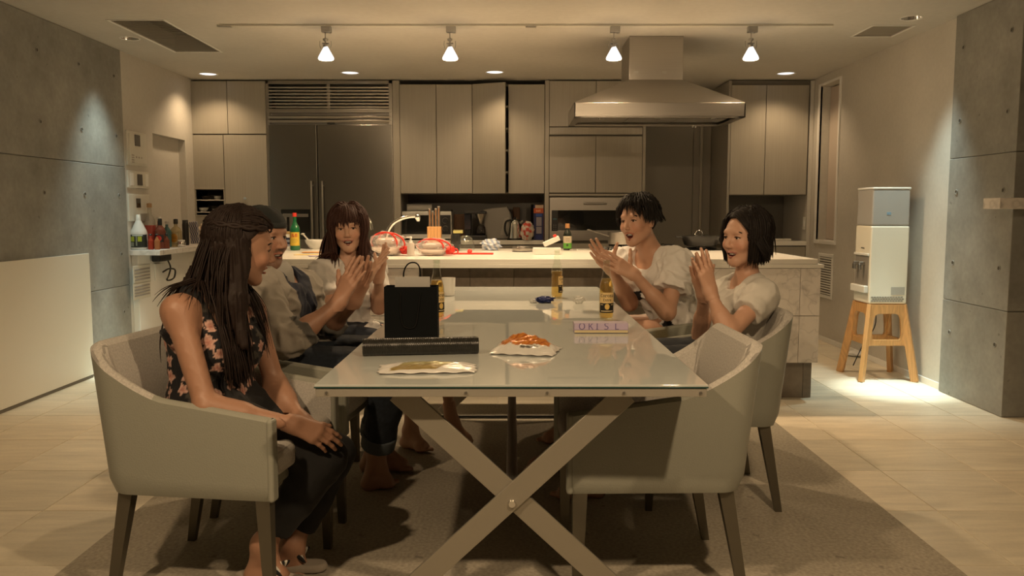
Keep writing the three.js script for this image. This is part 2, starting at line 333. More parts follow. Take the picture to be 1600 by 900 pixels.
// ---------- lamps ----------
const glowMat = new THREE.MeshStandardMaterial({ color: 0xffffff, roughness: 0.5 }); glowMat.emissive.setRGB(0.92, 0.96, 1.0); glowMat.emissiveIntensity = 1.25;
const shadeMat = new THREE.MeshStandardMaterial({ color: 0xffffff, roughness: 0.4 }); shadeMat.emissive.setRGB(0.90, 0.95, 1.0); shadeMat.emissiveIntensity = 1.35;
function downlight(p, label, glow, color, power, angle, group, name = 'recessed_downlight') {
  const t = thing(name, label, 'downlight', [p.x, CEIL, p.z], 0, group);
  const k = glow ? 0.075 / 0.05 : 0.06 / 0.05, K = (pts) => pts.map(([r, y]) => [r * k, y]);
  obj('trim', lathe(K([[0.0495, 0.001], [0.0500, -0.002], [0.056, -0.0035], [0.058, -0.0005], [0.058, 0.0]])), mat.whitePaint, t);
  obj('reflector', lathe(K([[0.0495, -0.001], [0.046, 0.02], [0.036, 0.055], [0.03, 0.06]])), M([0.85, 0.85, 0.83], { metalness: 1, roughness: 0.18 }), t);
  obj('lamp', glow ? lathe(K([[0, -0.002], [0.03, -0.0015], [0.046, 0.002], [0.0485, 0.004]])) : ball(0.024, 0, 0.045, 0), glowMat, t);
  if (!glow) { const n = lampLight(new THREE.SpotLight(color, LAMP.beam, 0, 0.20, 0.85, 2), 0, -0.005, 0, 1.5); t.add(n); n.target.position.set(0, -2, 0); t.add(n.target); }
  const s = lampLight(new THREE.SpotLight(color, power, 0, angle, glow ? 0.5 : 1, 2), 0, -0.006, 0, 2.4);
  t.add(s); s.target.position.set(0, -2, 0); t.add(s.target);
  return t;
}
downlight(downs[0], 'lit round recessed downlight above the tall cabinet left of the fridge', true, WARM, LAMP.down, 1.12);
downlight(downs[1], 'lit round recessed downlight in front of the fridge grille', true, WARM, LAMP.down, 1.12);
downlight(downs[2], 'lit round recessed downlight above the wall cabinet with the ajar door', true, WARM, LAMP.down, 1.12);
downlight(downs[3], 'lit round recessed downlight above the wall cabinets right of the hood', true, WARM, LAMP.down, 1.12);
downlight(overTable, 'lit round recessed downlight over the far end of the dining table', true, WARM, LAMP.mid, 1.2);
downlight(sides[0], 'small recessed spot beside the long ceiling vent, washing the left concrete wall', false, COOL, LAMP.side, 0.62, null, 'recessed_spot');
downlight(sides[1], 'small recessed spot beside the small ceiling vent, lighting the floor by the water dispenser', false, COOL, LAMP.side * 1.3, 0.50, null, 'recessed_spot');

function trackHead(p, label, group, pw, pd, aim) {
  const t = thing('track_spotlight', label, 'spotlight', [p.x, CEIL, p.z], 0, group);
  obj('adapter', [rspan(-0.032, 0.032, -0.052, -0.012, -0.018, 0.018, 0.004), rspan(0.012, 0.03, -0.055, -0.05, -0.015, 0.015, 0.002)], mat.steelDark, t);
  obj('stem', [rod(V(-0.008, -0.052, 0), V(-0.008, -0.09, 0), 0.004), lathe([[0.004, 0.012], [0.016, 0.006], [0.016, -0.004], [0.006, -0.01], [0.005, -0.03]], -0.008, -0.098, 0)], mat.steelDark, t);
  obj('bracket', [tube([[-0.044, -0.105, 0], [-0.046, -0.13, 0], [-0.040, -0.155, 0]], 0.0022, 10, 5), tube([[0.028, -0.105, 0], [0.030, -0.13, 0], [0.024, -0.155, 0]], 0.0022, 10, 5), rod(V(-0.03, -0.122, 0), V(0.014, -0.122, 0), 0.005), cyl(0.014, 0.017, 0.018, -0.008, -0.15, 0)], mat.steelDark, t);
  obj('glass_shade', lathe([[0.012, 0], [0.016, -0.008], [0.049, -0.068], [0.053, -0.08], [0.048, -0.087], [0.03, -0.091], [0, -0.092]], -0.006, -0.140, 0), shadeMat, t);
  const l = lampLight(new THREE.PointLight(WARM, pw, 0, 2), -0.006, -0.25, 0, 2);
  t.add(l);
  const s = lampLight(new THREE.SpotLight(WARM, pd, 0, 1.15, 1, 2), -0.006, -0.255, 0, 2);
  t.add(s); s.target.position.copy(aim ? aim.clone().sub(t.position) : V(-0.006, -2, 0)); t.add(s.target);
  return t;
}
{
  const z = -5.535;
  const a = onY(338, 37, CEIL), b = onY(1302, 38, CEIL);
  const tr = thing('lighting_track', 'thin white ceiling track carrying the four lit spotlights above the island', 'track', [0, CEIL, z]);
  obj('rail', rspan(a.x, b.x, -0.014, 0, -0.018, 0.018, 0.003), mat.offWhite, tr);
  obj('joint_cover', rspan(0.09, 0.16, -0.016, -0.012, -0.019, 0.019, 0.002), mat.steelDark, tr); obj('feed_box', rspan(a.x, a.x + 0.09, -0.016, -0.012, -0.019, 0.019, 0.002), mat.steelDark, tr);
  const names = ['glowing glass cone track spotlight hanging above the girl with the brown fringe', 'glowing glass cone track spotlight hanging over the knife block', 'glowing glass cone track spotlight just left of the hood chimney', 'glowing glass cone track spotlight hanging right of the hood chimney'];
  [508, 703, 960, 1175].forEach((u, i) => { const p = onY(u, 38, CEIL); trackHead(V(p.x + 0.006, CEIL, z), names[i], null, LAMP.track, LAMP.trackDown); });
  // a second run of the same track lights the near end of the table (out of the picture; its shadows show under the table)
  const tf = thing('lighting_track', 'thin white ceiling track over the near end of the dining table', 'track', [0, CEIL, -0.9]);
  obj('rail', rspan(-1.9, 1.9, -0.014, 0, -0.018, 0.018, 0.003), mat.offWhite, tf);
  trackHead(V(-1.1, CEIL, -0.9), 'glowing glass cone track spotlight on the near track, on the long haired woman side', null, LAMP.front, LAMP.frontDown, V(0.0, 0.6, -2.3));
  trackHead(V(0.78, CEIL, -0.9), 'glowing glass cone track spotlight on the near track, on the empty chair side', null, LAMP.front, LAMP.frontDown, V(0.3, 0.6, -2.3));
}
// ceiling vents
function ceilingVent(v, label, fixed) {
  const cx = (v.x0 + v.x1) / 2, cz = -(v.d0 + v.d1) / 2, w = (v.x1 - v.x0) / 2, l = (v.d1 - v.d0) / 2;
  const t = thing('ceiling_vent', label, 'vent', [cx, CEIL, cz]);
  obj('frame', [rspan(-w - 0.012, w + 0.012, -0.004, 0, -l - 0.012, -l + 0.006), rspan(-w - 0.012, w + 0.012, -0.004, 0, l - 0.006, l + 0.012), rspan(-w - 0.012, -w + 0.006, -0.004, 0, -l, l), rspan(w - 0.006, w + 0.012, -0.004, 0, -l, l)], mat.whitePaint, t);
  obj('duct', span(-w, w, 0.125, 0.135, -l, l), mat.steel, t);
  const n = 30, g = moved(rbox(2 * w, 0.003, 0.022 * l * 60 / n / 1.0, 0.001, 0, 0, 0, 1), 0, 0, 0, 0.25, 0, 0);
  for (let i = 0; i < n; i++) { const o = new THREE.Mesh(g, M_vent); o.name = 'slat'; o.position.set(0, 0.008, -l + (i + 0.5) * 2 * l / n); o.castShadow = o.receiveShadow = true; t.add(o); }
}
const M_vent = M([0.40, 0.37, 0.31], { roughness: 0.6 });
ceilingVent(ventL, 'long dark rectangular ceiling vent near the left concrete wall');
ceilingVent(ventR, 'small dark rectangular ceiling vent near the right white wall');
const ventSlotMat = M([0.28, 0.26, 0.22]);
// ---------- kitchen: tall units along the back ----------
const KX = (u) => at(u, 230, CABF).x, KY = (v) => at(900, v, CABF).y, ZF = -CABF;
// a fitted unit: carcass body and doors (pixel rectangles on the cabinet front)
function door(parent, u0, u1, v0, v1, o = {}) {
  const x0 = KX(u0) + 0.0025, x1 = KX(u1) - 0.0025, y1 = Math.min(KY(v0), CEIL - 0.012) - 0.0025, y0 = (o.y0 ?? KY(v1)) + 0.0025;
  const p = parent.position;
  return obj(o.name ?? 'door', rspan(x0 - p.x, x1 - p.x, y0 - p.y, y1 - p.y, ZF - 0.02 - p.z, ZF - p.z, 0.002), o.mat ?? mat.laminate, parent);
}
const unitAt = (name, label, u0, u1, y0, cat = 'cabinet') => thing(name, label, cat, [(KX(u0) + KX(u1)) / 2, y0, ZF]);
function carcass(t, u0, u1, y0, y1, depth = 0.6, front = 0.024) {
  const p = t.position, x0 = KX(u0) - p.x, x1 = KX(u1) - p.x;
  return obj('body', span(x0, x1, y0 - p.y, y1 - p.y, -depth, -front), mat.carcass, t);
}
const TOPY = CEIL - 0.008;
{ // tall cabinet left of the fridge
  const t = unitAt('tall_cabinet', 'tall taupe cabinet left of the fridge with a small open niche', 297, 417, 0);
  const p = t.position, X = (u) => KX(u) - p.x, n = [303, 347, 296, 336], ny1 = KY(n[2]), ny0 = KY(n[3]);
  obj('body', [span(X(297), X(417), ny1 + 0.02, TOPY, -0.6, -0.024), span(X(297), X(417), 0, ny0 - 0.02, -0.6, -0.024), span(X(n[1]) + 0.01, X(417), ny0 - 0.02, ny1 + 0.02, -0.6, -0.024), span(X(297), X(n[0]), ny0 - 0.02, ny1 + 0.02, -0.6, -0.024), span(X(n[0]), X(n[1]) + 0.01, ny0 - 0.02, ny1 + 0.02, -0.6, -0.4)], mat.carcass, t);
  door(t, 297, 357, 126, 209.5); door(t, 357, 417, 126, 209.5);
  door(t, 297, 349, 210.5, n[2]); const d2 = door(t, 349, 417, 210.5, 560, { y0: 0.1 });
  door(t, 297, 349, n[3], 560, { y0: 0.1 });
  obj('niche_frame', [rspan(X(n[0]) - 0.012, X(n[0]), ny0, ny1, -0.3, 0.004), rspan(X(n[1]), X(n[1]) + 0.012, ny0, ny1, -0.3, 0.004), rspan(X(n[0]) - 0.012, X(n[1]) + 0.012, ny0 - 0.01, ny0, -0.3, 0.004), rspan(X(n[0]) - 0.012, X(n[1]) + 0.012, ny1, ny1 + 0.01, -0.3, 0.004)], mat.laminate, t);
  for (const v of [312, 331]) obj('shelf', rspan(X(n[0]), X(n[1]), KY(v) - 0.008, KY(v), -0.34, -0.01), mat.offWhite, t);
  obj('knob', moved(cyl(0.012, 0.014, 0.02), X(381), KY(310), -0.002, Math.PI / 2, 0, 0), mat.chrome, d2.parent);
  const niche = (name, label, cat, u, v, g, m) => { const q = at(u, v, CABF + 0.1); tag(obj(name, g, m), label, cat).position.copy(V(q.x, KY(v), -CABF - 0.1)); };
  niche('bowl', 'dark bowl on the upper shelf of the cabinet niche', 'bowl', 323, 312, lathe([[0, 0.002], [0.03, 0], [0.05, 0.035], [0.047, 0.035], [0.028, 0.006], [0, 0.008]]), M([0.06, 0.05, 0.04], { roughness: 0.3 }));
  niche('cup', 'white cup on the upper shelf of the cabinet niche', 'cup', 340, 312, lathe([[0, 0.001], [0.025, 0], [0.033, 0.035], [0.03, 0.035], [0.023, 0.004], [0, 0.005]]), mat.whitePlastic);
  niche('rice_bowl', 'white bowl on the lower shelf of the cabinet niche', 'bowl', 318, 331, lathe([[0, 0.002], [0.025, 0], [0.05, 0.04], [0.047, 0.04], [0.024, 0.006], [0, 0.007]]), mat.whitePlastic);
  niche('saucer', 'small white dish on the lower shelf of the cabinet niche', 'dish', 339, 331, lathe([[0, 0.002], [0.03, 0], [0.042, 0.028], [0.039, 0.028], [0.028, 0.005], [0, 0.006]]), mat.whitePlastic);
}
{ // refrigerator with vent grilles
  const t = unitAt('refrigerator', 'wide stainless steel double door refrigerator with louvred grille on top', 417, 614, 0, 'fridge');
  const p = t.position, X = (u) => KX(u) - p.x;
  const yg0 = KY(171.5), yg1 = KY(127), yt0 = KY(195), Z = 0.0;
  obj('body', span(X(418), X(614), 0.0, KY(176), -0.6, -0.05), mat.steelDark, t);
  obj('grille_housing', span(X(418), X(614), KY(175), TOPY, -0.6, -0.30), mat.steelDark, t);
  obj('frame', [rspan(X(417), X(422), 0.1, TOPY, -0.1, 0.0), rspan(X(608), X(614), 0.1, TOPY, -0.1, 0.0), rspan(X(417), X(614), KY(131), TOPY, -0.1, 0.0), rspan(X(417), X(614), KY(176), KY(170), -0.1, 0.004), rspan(X(512), X(517), KY(171), KY(130), -0.05, -0.004)], mat.steel, t);
  const gs = moved(rbox(X(608) - X(422), 0.014, 0.04, 0.002, 0, 0, 0, 1), 0, 0, 0, 0.35, 0, 0);
  boxUV(gs, 1.2);
  for (let i = 0; i < 7; i++) { const o = new THREE.Mesh(gs, mat.steel); o.name = 'louvre'; o.position.set((X(608) + X(422)) / 2, KY(135.5 + i * 5.1), -0.022); t.add(o); }
  const gt = moved(rbox(X(611) - X(420), 0.026, 0.045, 0.004, 0, 0, 0, 1), 0, 0, 0, 0.25, 0, 0); boxUV(gt, 1.2);
  for (let i = 0; i < 2; i++) { const o = new THREE.Mesh(gt, mat.steel); o.name = 'top_grille'; o.position.set((X(611) + X(420)) / 2, KY(182.3 + i * 6.3), -0.02); t.add(o); }
  obj('badge', rspan(X(512), X(524), KY(193.6), KY(191.6), 0.0, 0.004), mat.black, t);
  const dn = (u0, u1) => obj('door', rspan(X(u0), X(u1), 0.1, yt0, -0.05, 0.012, 0.005, 2), mat.steelFridge, t);
  const dl = dn(420.5, 495.3), dr = dn(497, 613);
  for (const [u, par] of [[487, dl], [504, dr]]) obj('handle', [rod(V(X(u), KY(400), 0.05), V(X(u), KY(283), 0.05), 0.011), rod(V(X(u), KY(290), 0.012), V(X(u), KY(290), 0.05), 0.008), rod(V(X(u), KY(395), 0.012), V(X(u), KY(395), 0.05), 0.008)], mat.steel, par);
  const dy0 = KY(374), dy1 = KY(327);
  obj('ice_dispenser', rspan(X(437), X(483), dy0, dy1, 0.0, 0.016, 0.003), mat.blackGloss, dl);
  obj('dispenser_trim', [rspan(X(440), X(480), KY(339), KY(334), 0.012, 0.022), rspan(X(440), X(446), dy0 + 0.02, KY(339), 0.012, 0.02), rspan(X(450), X(455), dy0 + 0.02, KY(339), 0.012, 0.02)], mat.steel, dl);
  obj('dark_base_strip', span(X(418), X(613), 0, 0.09, -0.5, -0.04), mat.black, t);
}
tag(obj('filler_panel', rspan(KX(614) + 0.002, KX(625), 0, TOPY, ZF - 0.6, ZF + 0.004, 0.003), mat.laminate), 'narrow taupe filler panel right of the fridge', 'panel');
{ // wall cabinets in the middle, one door ajar
  const y0 = KY(303), t = unitAt('wall_cabinet', 'taupe wall cabinet above the microwave with one door standing ajar', 625, 851, y0);
  const p = t.position, X = (u) => KX(u) - p.x, yt = KY(131) - y0, h = Math.min(yt, TOPY - y0), D = -0.35;
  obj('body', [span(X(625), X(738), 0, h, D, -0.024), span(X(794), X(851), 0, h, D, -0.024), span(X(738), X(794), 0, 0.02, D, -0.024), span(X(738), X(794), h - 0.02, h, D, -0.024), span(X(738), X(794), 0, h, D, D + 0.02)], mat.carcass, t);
  for (const f of [0.2, 0.4, 0.6, 0.8]) obj('shelf', rspan(X(738), X(794), h * f - 0.009, h * f + 0.009, D, -0.03), mat.offWhite, t);
  for (const [a, b] of [[625, 682], [682, 738], [794, 851]]) door(t, a, b, 131.5, 302.5);
  const w = X(794) - X(738) - 0.004, g = rspan(0, w, 0.003, h - 0.003, -0.02, 0, 0.002); boxUV(g, 0.8);
  const o = new THREE.Mesh(g, mat.laminate); o.name = 'ajar_door'; o.userData.label = 'door swung slightly open'; o.position.set(X(738) + 0.002, 0, 0); o.rotation.y = -0.40; t.add(o);
}
tag(obj('filler_panel', rspan(KX(851) + 0.002, KX(858), 0, TOPY, ZF - 0.6, ZF + 0.004, 0.003), mat.laminate), 'narrow taupe filler panel left of the built-in oven', 'panel');
{ // oven housing
  const t = unitAt('oven_cabinet', 'tall taupe cabinet housing the steel built-in oven, behind the hood', 858, 1004, 0);
  const p = t.position, X = (u) => KX(u) - p.x;
  obj('body', span(X(858), X(1004), 0, TOPY, -0.6, -0.024), mat.carcass, t);
  for (const [a, b] of [[858, 931], [931, 1004]]) { door(t, a, b, 124, 198); door(t, a, b, 212.5, 301.5); }
  door(t, 858, 1004, 198.5, 210.5, { name: 'rail' }); door(t, 858, 1004, 302.5, 306.5, { name: 'rail' });
  door(t, 858, 1004, 380, 560, { name: 'drawer', y0: 0.1 });
  obj('end_panel', rspan(X(1004) + 0.001, X(1009), 0, TOPY, -0.6, 0.002), mat.laminate, t);
  const ov = obj('oven_front', rspan(X(859), X(1002), KY(376), KY(308.5), -0.03, 0.008, 0.003), mat.steel, t);
  obj('oven_window', rspan(X(872), X(1002), KY(360), KY(328.5), 0.0, 0.0105), mat.blackGloss, ov);
  obj('control_panel', rspan(X(862.5), X(872), KY(361), KY(328.5), 0.0, 0.0115), mat.black, ov);
  const keyMat = M([0.03, 0.10, 0.13], { roughness: 0.4 });
  obj('display', rspan(X(864), X(870.5), KY(343.5), KY(341), 0.0, 0.0122), keyMat, ov);
  obj('keypad', [0, 1, 2].flatMap((i) => [0, 1].map((j) => rspan(X(865 + j * 3.2), X(866.5 + j * 3.2), KY(352.5 + i * 3.2), KY(351 + i * 3.2), 0.0, 0.0122))), M([0.25, 0.24, 0.21]), ov);
  obj('handle', [rod(V(X(912), KY(318), 0.045), V(X(948), KY(318), 0.045), 0.009), rod(V(X(914), KY(317), 0.0), V(X(914), KY(317), 0.05), 0.008), rod(V(X(946), KY(317), 0.0), V(X(946), KY(317), 0.05), 0.008)], mat.steelDark, ov);
}
{ // recess behind the hood: a full-height panel, and the right-hand wall cabinet
  const t = thing('recess_lining', 'full height dark taupe panel in the recess behind the hood', 'panel', [KX(1070), 0, -8.45]);
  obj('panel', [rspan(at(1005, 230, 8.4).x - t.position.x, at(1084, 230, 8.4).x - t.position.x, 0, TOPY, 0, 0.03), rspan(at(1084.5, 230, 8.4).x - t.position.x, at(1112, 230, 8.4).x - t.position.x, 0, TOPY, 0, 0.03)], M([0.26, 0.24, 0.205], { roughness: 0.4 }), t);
  obj('edge_strip', rspan(at(1094, 230, 8.4).x - t.position.x, at(1098, 230, 8.4).x - t.position.x, 0, TOPY, 0.02, 0.06), mat.laminate, t);
  const y0 = KY(305), c = unitAt('wall_cabinet', 'taupe double door wall cabinet between the hood and the right wall', 1138, 1264, y0);
  const p = c.position, X = (u) => KX(u) - p.x;
  obj('body', span(X(1141), X(1264), 0, TOPY - y0, -0.6, -0.024), mat.carcass, c);
  obj('side_panel', rspan(X(1137), X(1141), -KY(305) + 0.9, TOPY - y0, -0.66, 0.0), M([0.30, 0.28, 0.24], { roughness: 0.4 }), c);
  door(c, 1141, 1195.5, 132.5, 304.5); door(c, 1195.5, 1262, 132.5, 304.5);
}
function baseUnit(label, u0, u1, ctop, splits) {
  const t = unitAt('base_cabinet', label, u0, u1, 0), p = t.position, X = (u) => KX(u) - p.x;
  obj('body', span(X(u0), X(u1), 0.0, ctop - 0.045, -0.6, -0.02), mat.carcass, t);
  obj('worktop', rspan(X(u0), X(u1), ctop - 0.04, ctop, -0.68, 0.02, 0.003), mat.counter, t);
  for (let i = 0; i + 1 < splits.length; i++) { obj('drawer', rspan(X(splits[i]) + 0.002, X(splits[i + 1]) - 0.002, ctop - 0.22, ctop - 0.05, -0.02, 0, 0.002), mat.laminate, t); obj('door', rspan(X(splits[i]) + 0.002, X(splits[i + 1]) - 0.002, 0.1, ctop - 0.224, -0.02, 0, 0.002), mat.laminate, t); }
  return t;
}
const BTOP = KY(375.5), RTOP = KY(377);
baseUnit('taupe base cabinet with pale worktop carrying the microwave', 626, 850, BTOP, [626, 700, 775, 850]);
baseUnit('taupe base cabinet with pale worktop under the right wall cabinet', 1142, 1264, RTOP, [1142, 1205, 1264]);
tag(obj('side_splash', rspan(KX(1264) + 0.002, RW - 0.002, 0.001, TOPY, ZF - 0.68, ZF, 0.002), mat.wall), 'narrow cream wall strip between the right wall cabinet and the corner', 'panel');
{ const t = thing('light_switch', 'small white wall switch above the right worktop', 'switch', V(KX(1263.5), KY(349), ZF - 0.05)); obj('plate', rspan(-0.004, 0.0, -0.06, 0.06, -0.035, 0.035), mat.whitePlastic, t); obj('rocker', rspan(-0.008, -0.003, -0.03, 0.03, -0.015, 0.015), mat.whitePaint, t); }

// ---------- island ----------
const IZ = -5.0, IL = -1.77, IR = 1.893, ITOP = 0.885, IBACK = -6.42;
{
  const t = thing('kitchen_island', 'long kitchen island faced with white marble panels under a pale worktop', 'island', [0, 0, IZ]);
  const rx0 = -0.572, rx1 = 0.98, pm = [mat.marble, mat.marbleB];
  const zi = IBACK - IZ;
  obj('body', [span(IL + 0.02, rx0 - 0.02, 0.245, 0.83, zi + 0.05, -0.022), span(rx1 + 0.02, IR - 0.02, 0.245, 0.83, zi + 0.05, -0.022), span(rx0 - 0.02, rx1 + 0.02, 0.245, 0.83, zi + 0.05, -0.262)], mat.carcass, t);
  obj('toe_kick_core', [span(IL + 0.1, rx0 - 0.02, 0.0, 0.25, zi + 0.1, -0.13), span(rx1 + 0.02, IR - 0.05, 0.0, 0.25, zi + 0.1, -0.13), span(rx0 - 0.02, rx1 + 0.02, 0.0, 0.25, zi + 0.1, -0.262)], mat.carcass, t);
  // marble facing: two rows
  const rows = [[0.243, 0.533], [0.536, 0.827]];
  const put = (name, g, m) => { boxUV(g, m.userData.uv, rnd() * 3, rnd() * 3); const o = new THREE.Mesh(g, m); o.name = name; t.add(o); };
  const colsR = [IR - 0.002, 1.767, 1.374, rx1], colsL = [rx0, -0.97, -1.37, IL];
  for (const cs of [colsR, colsL]) for (let i = 0; i + 1 < cs.length; i++) for (const [a, b] of rows) { const x0 = Math.min(cs[i], cs[i + 1]), x1 = Math.max(cs[i], cs[i + 1]); put('marble_panel', rspan(x0 + 0.0012, x1 - 0.0012, a, b, -0.02, 0, 0.001), pm[Math.floor(rnd() * 2)]); }
  for (const [x, s] of [[IR, 1], [IL, -1]]) for (const [a, b] of rows) for (const [z0, z1] of [[-0.47, -0.022], [-0.94, -0.473], [zi + 0.04, -0.943]]) put('marble_panel', rspan(x - s * 0.02, x, a, b, z0, z1, 0.001), pm[Math.floor(rnd() * 2)]);
  // stone panels set back under the worktop, overhang shade put into darker colour
  const cs = [rx0, -0.27, 0.012, 0.30, 0.60, rx1];
  for (let i = 0; i + 1 < cs.length; i++) for (const [a, b] of [[0.002, 0.30], [0.303, 0.57], [0.573, 0.84]]) put('shaded_stone_panel', rspan(cs[i] + 0.0012, cs[i + 1] - 0.0012, a, b, -0.26, -0.24, 0.001), i % 2 ? mat.stone : mat.stoneB);
  for (const [x, s] of [[rx0, 1], [rx1, -1]]) put('marble_panel', rspan(x - s * 0.02, x, 0.243, 0.84, -0.24, -0.001, 0.001), pm[0]);
  // toe kick
  const tk = [IL + 0.08, -1.1, rx0 - 0.02, rx1 + 0.02, 1.4, 1.84];
  for (let i = 0; i + 1 < tk.length; i++) if (i !== 2) put('toe_kick_panel', rspan(tk[i] + 0.001, tk[i + 1] - 0.001, 0.0, 0.242, -0.128, -0.108, 0.001), i % 2 ? mat.stone : mat.stoneB);
  put('toe_kick_panel', rspan(1.841, IR - 0.0, 0.0, 0.242, -0.3, -0.108, 0.001), mat.stone);
  obj('trim_slab', rspan(IL - 0.012, IR + 0.012, 0.83, 0.853, zi, 0.012, 0.002), mat.counter, t);
  obj('worktop', rspan(IL, IR - 0.025, 0.8535, ITOP, zi, 0.004, 0.003), mat.counter, t);
}
// ---------- range hood ----------
{
  const df = 5.72, db = 6.32, fl = at(897, 183, df), fr = at(1165, 183, df), yb = fl.y, yt = at(897, 160, df).y;
  const x0 = fl.x, x1 = fr.x, cx = (x0 + x1) / 2;
  const cl = at(983, 56, 5.9), crr = at(1067, 56, 5.9), cx0 = cl.x, cx1 = crr.x, cz0 = -5.88, cz1 = -6.28, ych = at(1000, 125, 5.9).y;
  const t = thing('range_hood', 'large stainless steel chimney hood hanging over the island cooktop', 'hood', [cx, yb, -6.0]);
  const P = (x, y, z) => V(x - cx, y - yb, z + 6.0);
  obj('chimney', rspan(cx0 - cx, cx1 - cx, ych - yb - 0.01, CEIL - yb - 0.001, cz1 + 6.0, cz0 + 6.0, 0.002), mat.steel, t);
  const quad = (a, b, c, d) => { const g = new THREE.BufferGeometry().setFromPoints([a, b, c, a, c, d]); g.computeVertexNormals(); g.setAttribute('uv', new THREE.BufferAttribute(new Float32Array(12), 2)); return g; };
  const A = P(x0, yt, -df), B = P(x1, yt, -df), C = P(x1, yt, -db), D = P(x0, yt, -db), a = P(cx0, ych, cz0), b = P(cx1, ych, cz0), c = P(cx1, ych, cz1), d = P(cx0, ych, cz1);
  obj('canopy', [quad(A, B, b, a), quad(B, C, c, b), quad(C, D, d, c), quad(D, A, a, d)], mat.steel, t);
  const w = 0.03, h = yt - yb;
  obj('rim', [rspan(x0 - cx, x1 - cx, 0, h, -df + 6 - 0.012, -df + 6, 0.003), rspan(x0 - cx, x1 - cx, 0, h, -db + 6, -db + 6 + 0.012, 0.003), rspan(x0 - cx, x0 - cx + 0.012, 0, h, -db + 6, -df + 6, 0.003), rspan(x1 - cx - 0.012, x1 - cx, 0, h, -db + 6, -df + 6, 0.003)], mat.steel, t);
  obj('rim_lip', [rspan(x0 - cx, x1 - cx, -0.002, 0.008, -df + 6 - 0.05, -df + 6, 0.002), rspan(x0 - cx, x1 - cx, -0.002, 0.008, -db + 6, -db + 6 + 0.05, 0.002), rspan(x0 - cx, x0 - cx + 0.05, -0.002, 0.008, -db + 6, -df + 6, 0.002), rspan(x1 - cx - 0.05, x1 - cx, -0.002, 0.008, -db + 6, -df + 6, 0.002)], mat.steel, t);
  const fw = (x1 - x0 - 0.1) / 3;
  for (let i = 0; i < 3; i++) obj('grease_filter', rspan(x0 - cx + 0.05 + i * fw + 0.003, x0 - cx + 0.05 + (i + 1) * fw - 0.003, 0.02, 0.03, -db + 6.05, -df + 5.95, 0.003), mat.steelDark, t);
  for (const [u, v] of [[940, 185], [1028, 185], [1117, 186]]) { const q = at(u, v, df + 0.05); obj('hood_lamp', cyl(0.022, 0.022, 0.012, q.x - cx, -0.006, -df + 5.93), mat.chrome, t); }
  obj('control_knob', cyl(0.016, 0.018, 0.018, at(1083, 199, db).x - cx, -0.016, -db + 6.03), mat.chrome, t);
  for (const u of [994, 1038]) { const q = at(u, 113, 5.88); obj('rivet_plate', rspan(q.x - cx - 0.015, q.x - cx + 0.015, q.y - yb - 0.008, q.y - yb + 0.008, -5.88 + 6, -5.879 + 6), mat.steelDark, t); }
}
// ---------- left wall: controls, niche shelf ----------
function wallPanel(name, label, cat, u0, u1, v0, v1, build) {
  const x = -3.0, a = onX(u0, v0, x), b = onX(u1, v1, x), t = thing(name, label, cat, [x, (a.y + onX(u0, v1, x).y) / 2, (a.z + b.z) / 2]);
  const hw = Math.abs(b.z - a.z) / 2, hh = Math.abs(a.y - onX(u0, v1, x).y) / 2;
  build(t, hw, hh); return t;
}
wallPanel('intercom_panel', 'cream door intercom panel with small dark screen, topmost on the white wall', 'intercom', 194.5, 227.5, 203, 257, (t, w, h) => {
  obj('plate', [rspan(0, 0.015, -h, h, -w, w, 0.003), rspan(0.015, 0.024, -h + 0.02, h - 0.02, -w + 0.03, w - 0.03, 0.002)], mat.offWhite, t);
  obj('screen', rspan(0.02, 0.027, 0.02, 0.11, -0.035, 0.06), mat.blackGloss, t);
  obj('buttons', [0, 1, 2, 3].map((i) => rspan(0.02, 0.027, -0.06 - 0.018 * i, -0.05 - 0.018 * i, 0.08, 0.12)).concat([0, 1, 2].map((i) => rspan(0.02, 0.027, -0.075, -0.06, -0.06 + i * 0.045, -0.04 + i * 0.045))), M([0.35, 0.31, 0.26]), t);
});
wallPanel('bath_controller', 'cream wall controller with small grey screen below the intercom', 'controller', 197, 231, 266, 293, (t, w, h) => {
  obj('plate', rspan(0, 0.014, -h, h, -w, w, 0.003), mat.offWhite, t);
  obj('screen', rspan(0.012, 0.017, -0.045, 0.045, -0.06, 0.03), mat.blackGloss, t);
  obj('keys', [rspan(0.012, 0.017, -0.05, 0.05, -w + 0.02, -w + 0.07), rspan(0.012, 0.017, -0.05, 0.05, w - 0.09, w - 0.03)], mat.whitePaint, t);
});
wallPanel('thermostat_panel', 'cream wall controller with a dark square screen, lowest above the bottle shelf', 'controller', 198, 232, 303, 346, (t, w, h) => {
  obj('plate', rspan(0, 0.014, -h, h, -w, w, 0.003), mat.offWhite, t);
  obj('screen', rspan(0.012, 0.017, 0.0, 0.075, -0.02, 0.055), mat.blackGloss, t);
  obj('flap', rspan(0.012, 0.018, -0.11, -0.045, -w + 0.02, -0.01), M([0.3, 0.27, 0.23]), t);
});
const SHY = 0.872;
{
  const a = onY(203, 387, SHY), t = thing('wall_shelf', 'pale stone shelf crowded with bottles along the left white wall', 'shelf', [-3.0, SHY - 0.042, -ENDL]);
  obj('slab', rspan(0.001, 0.24, 0, 0.042, -(CABF - ENDL) + 0.02, -0.03, 0.004), mat.marbleB, t);
  obj('support', rspan(0.001, 0.05, -0.62, -0.001, -(CABF - ENDL) + 0.02, -0.06, 0.002), mat.whitePaint, t);
}
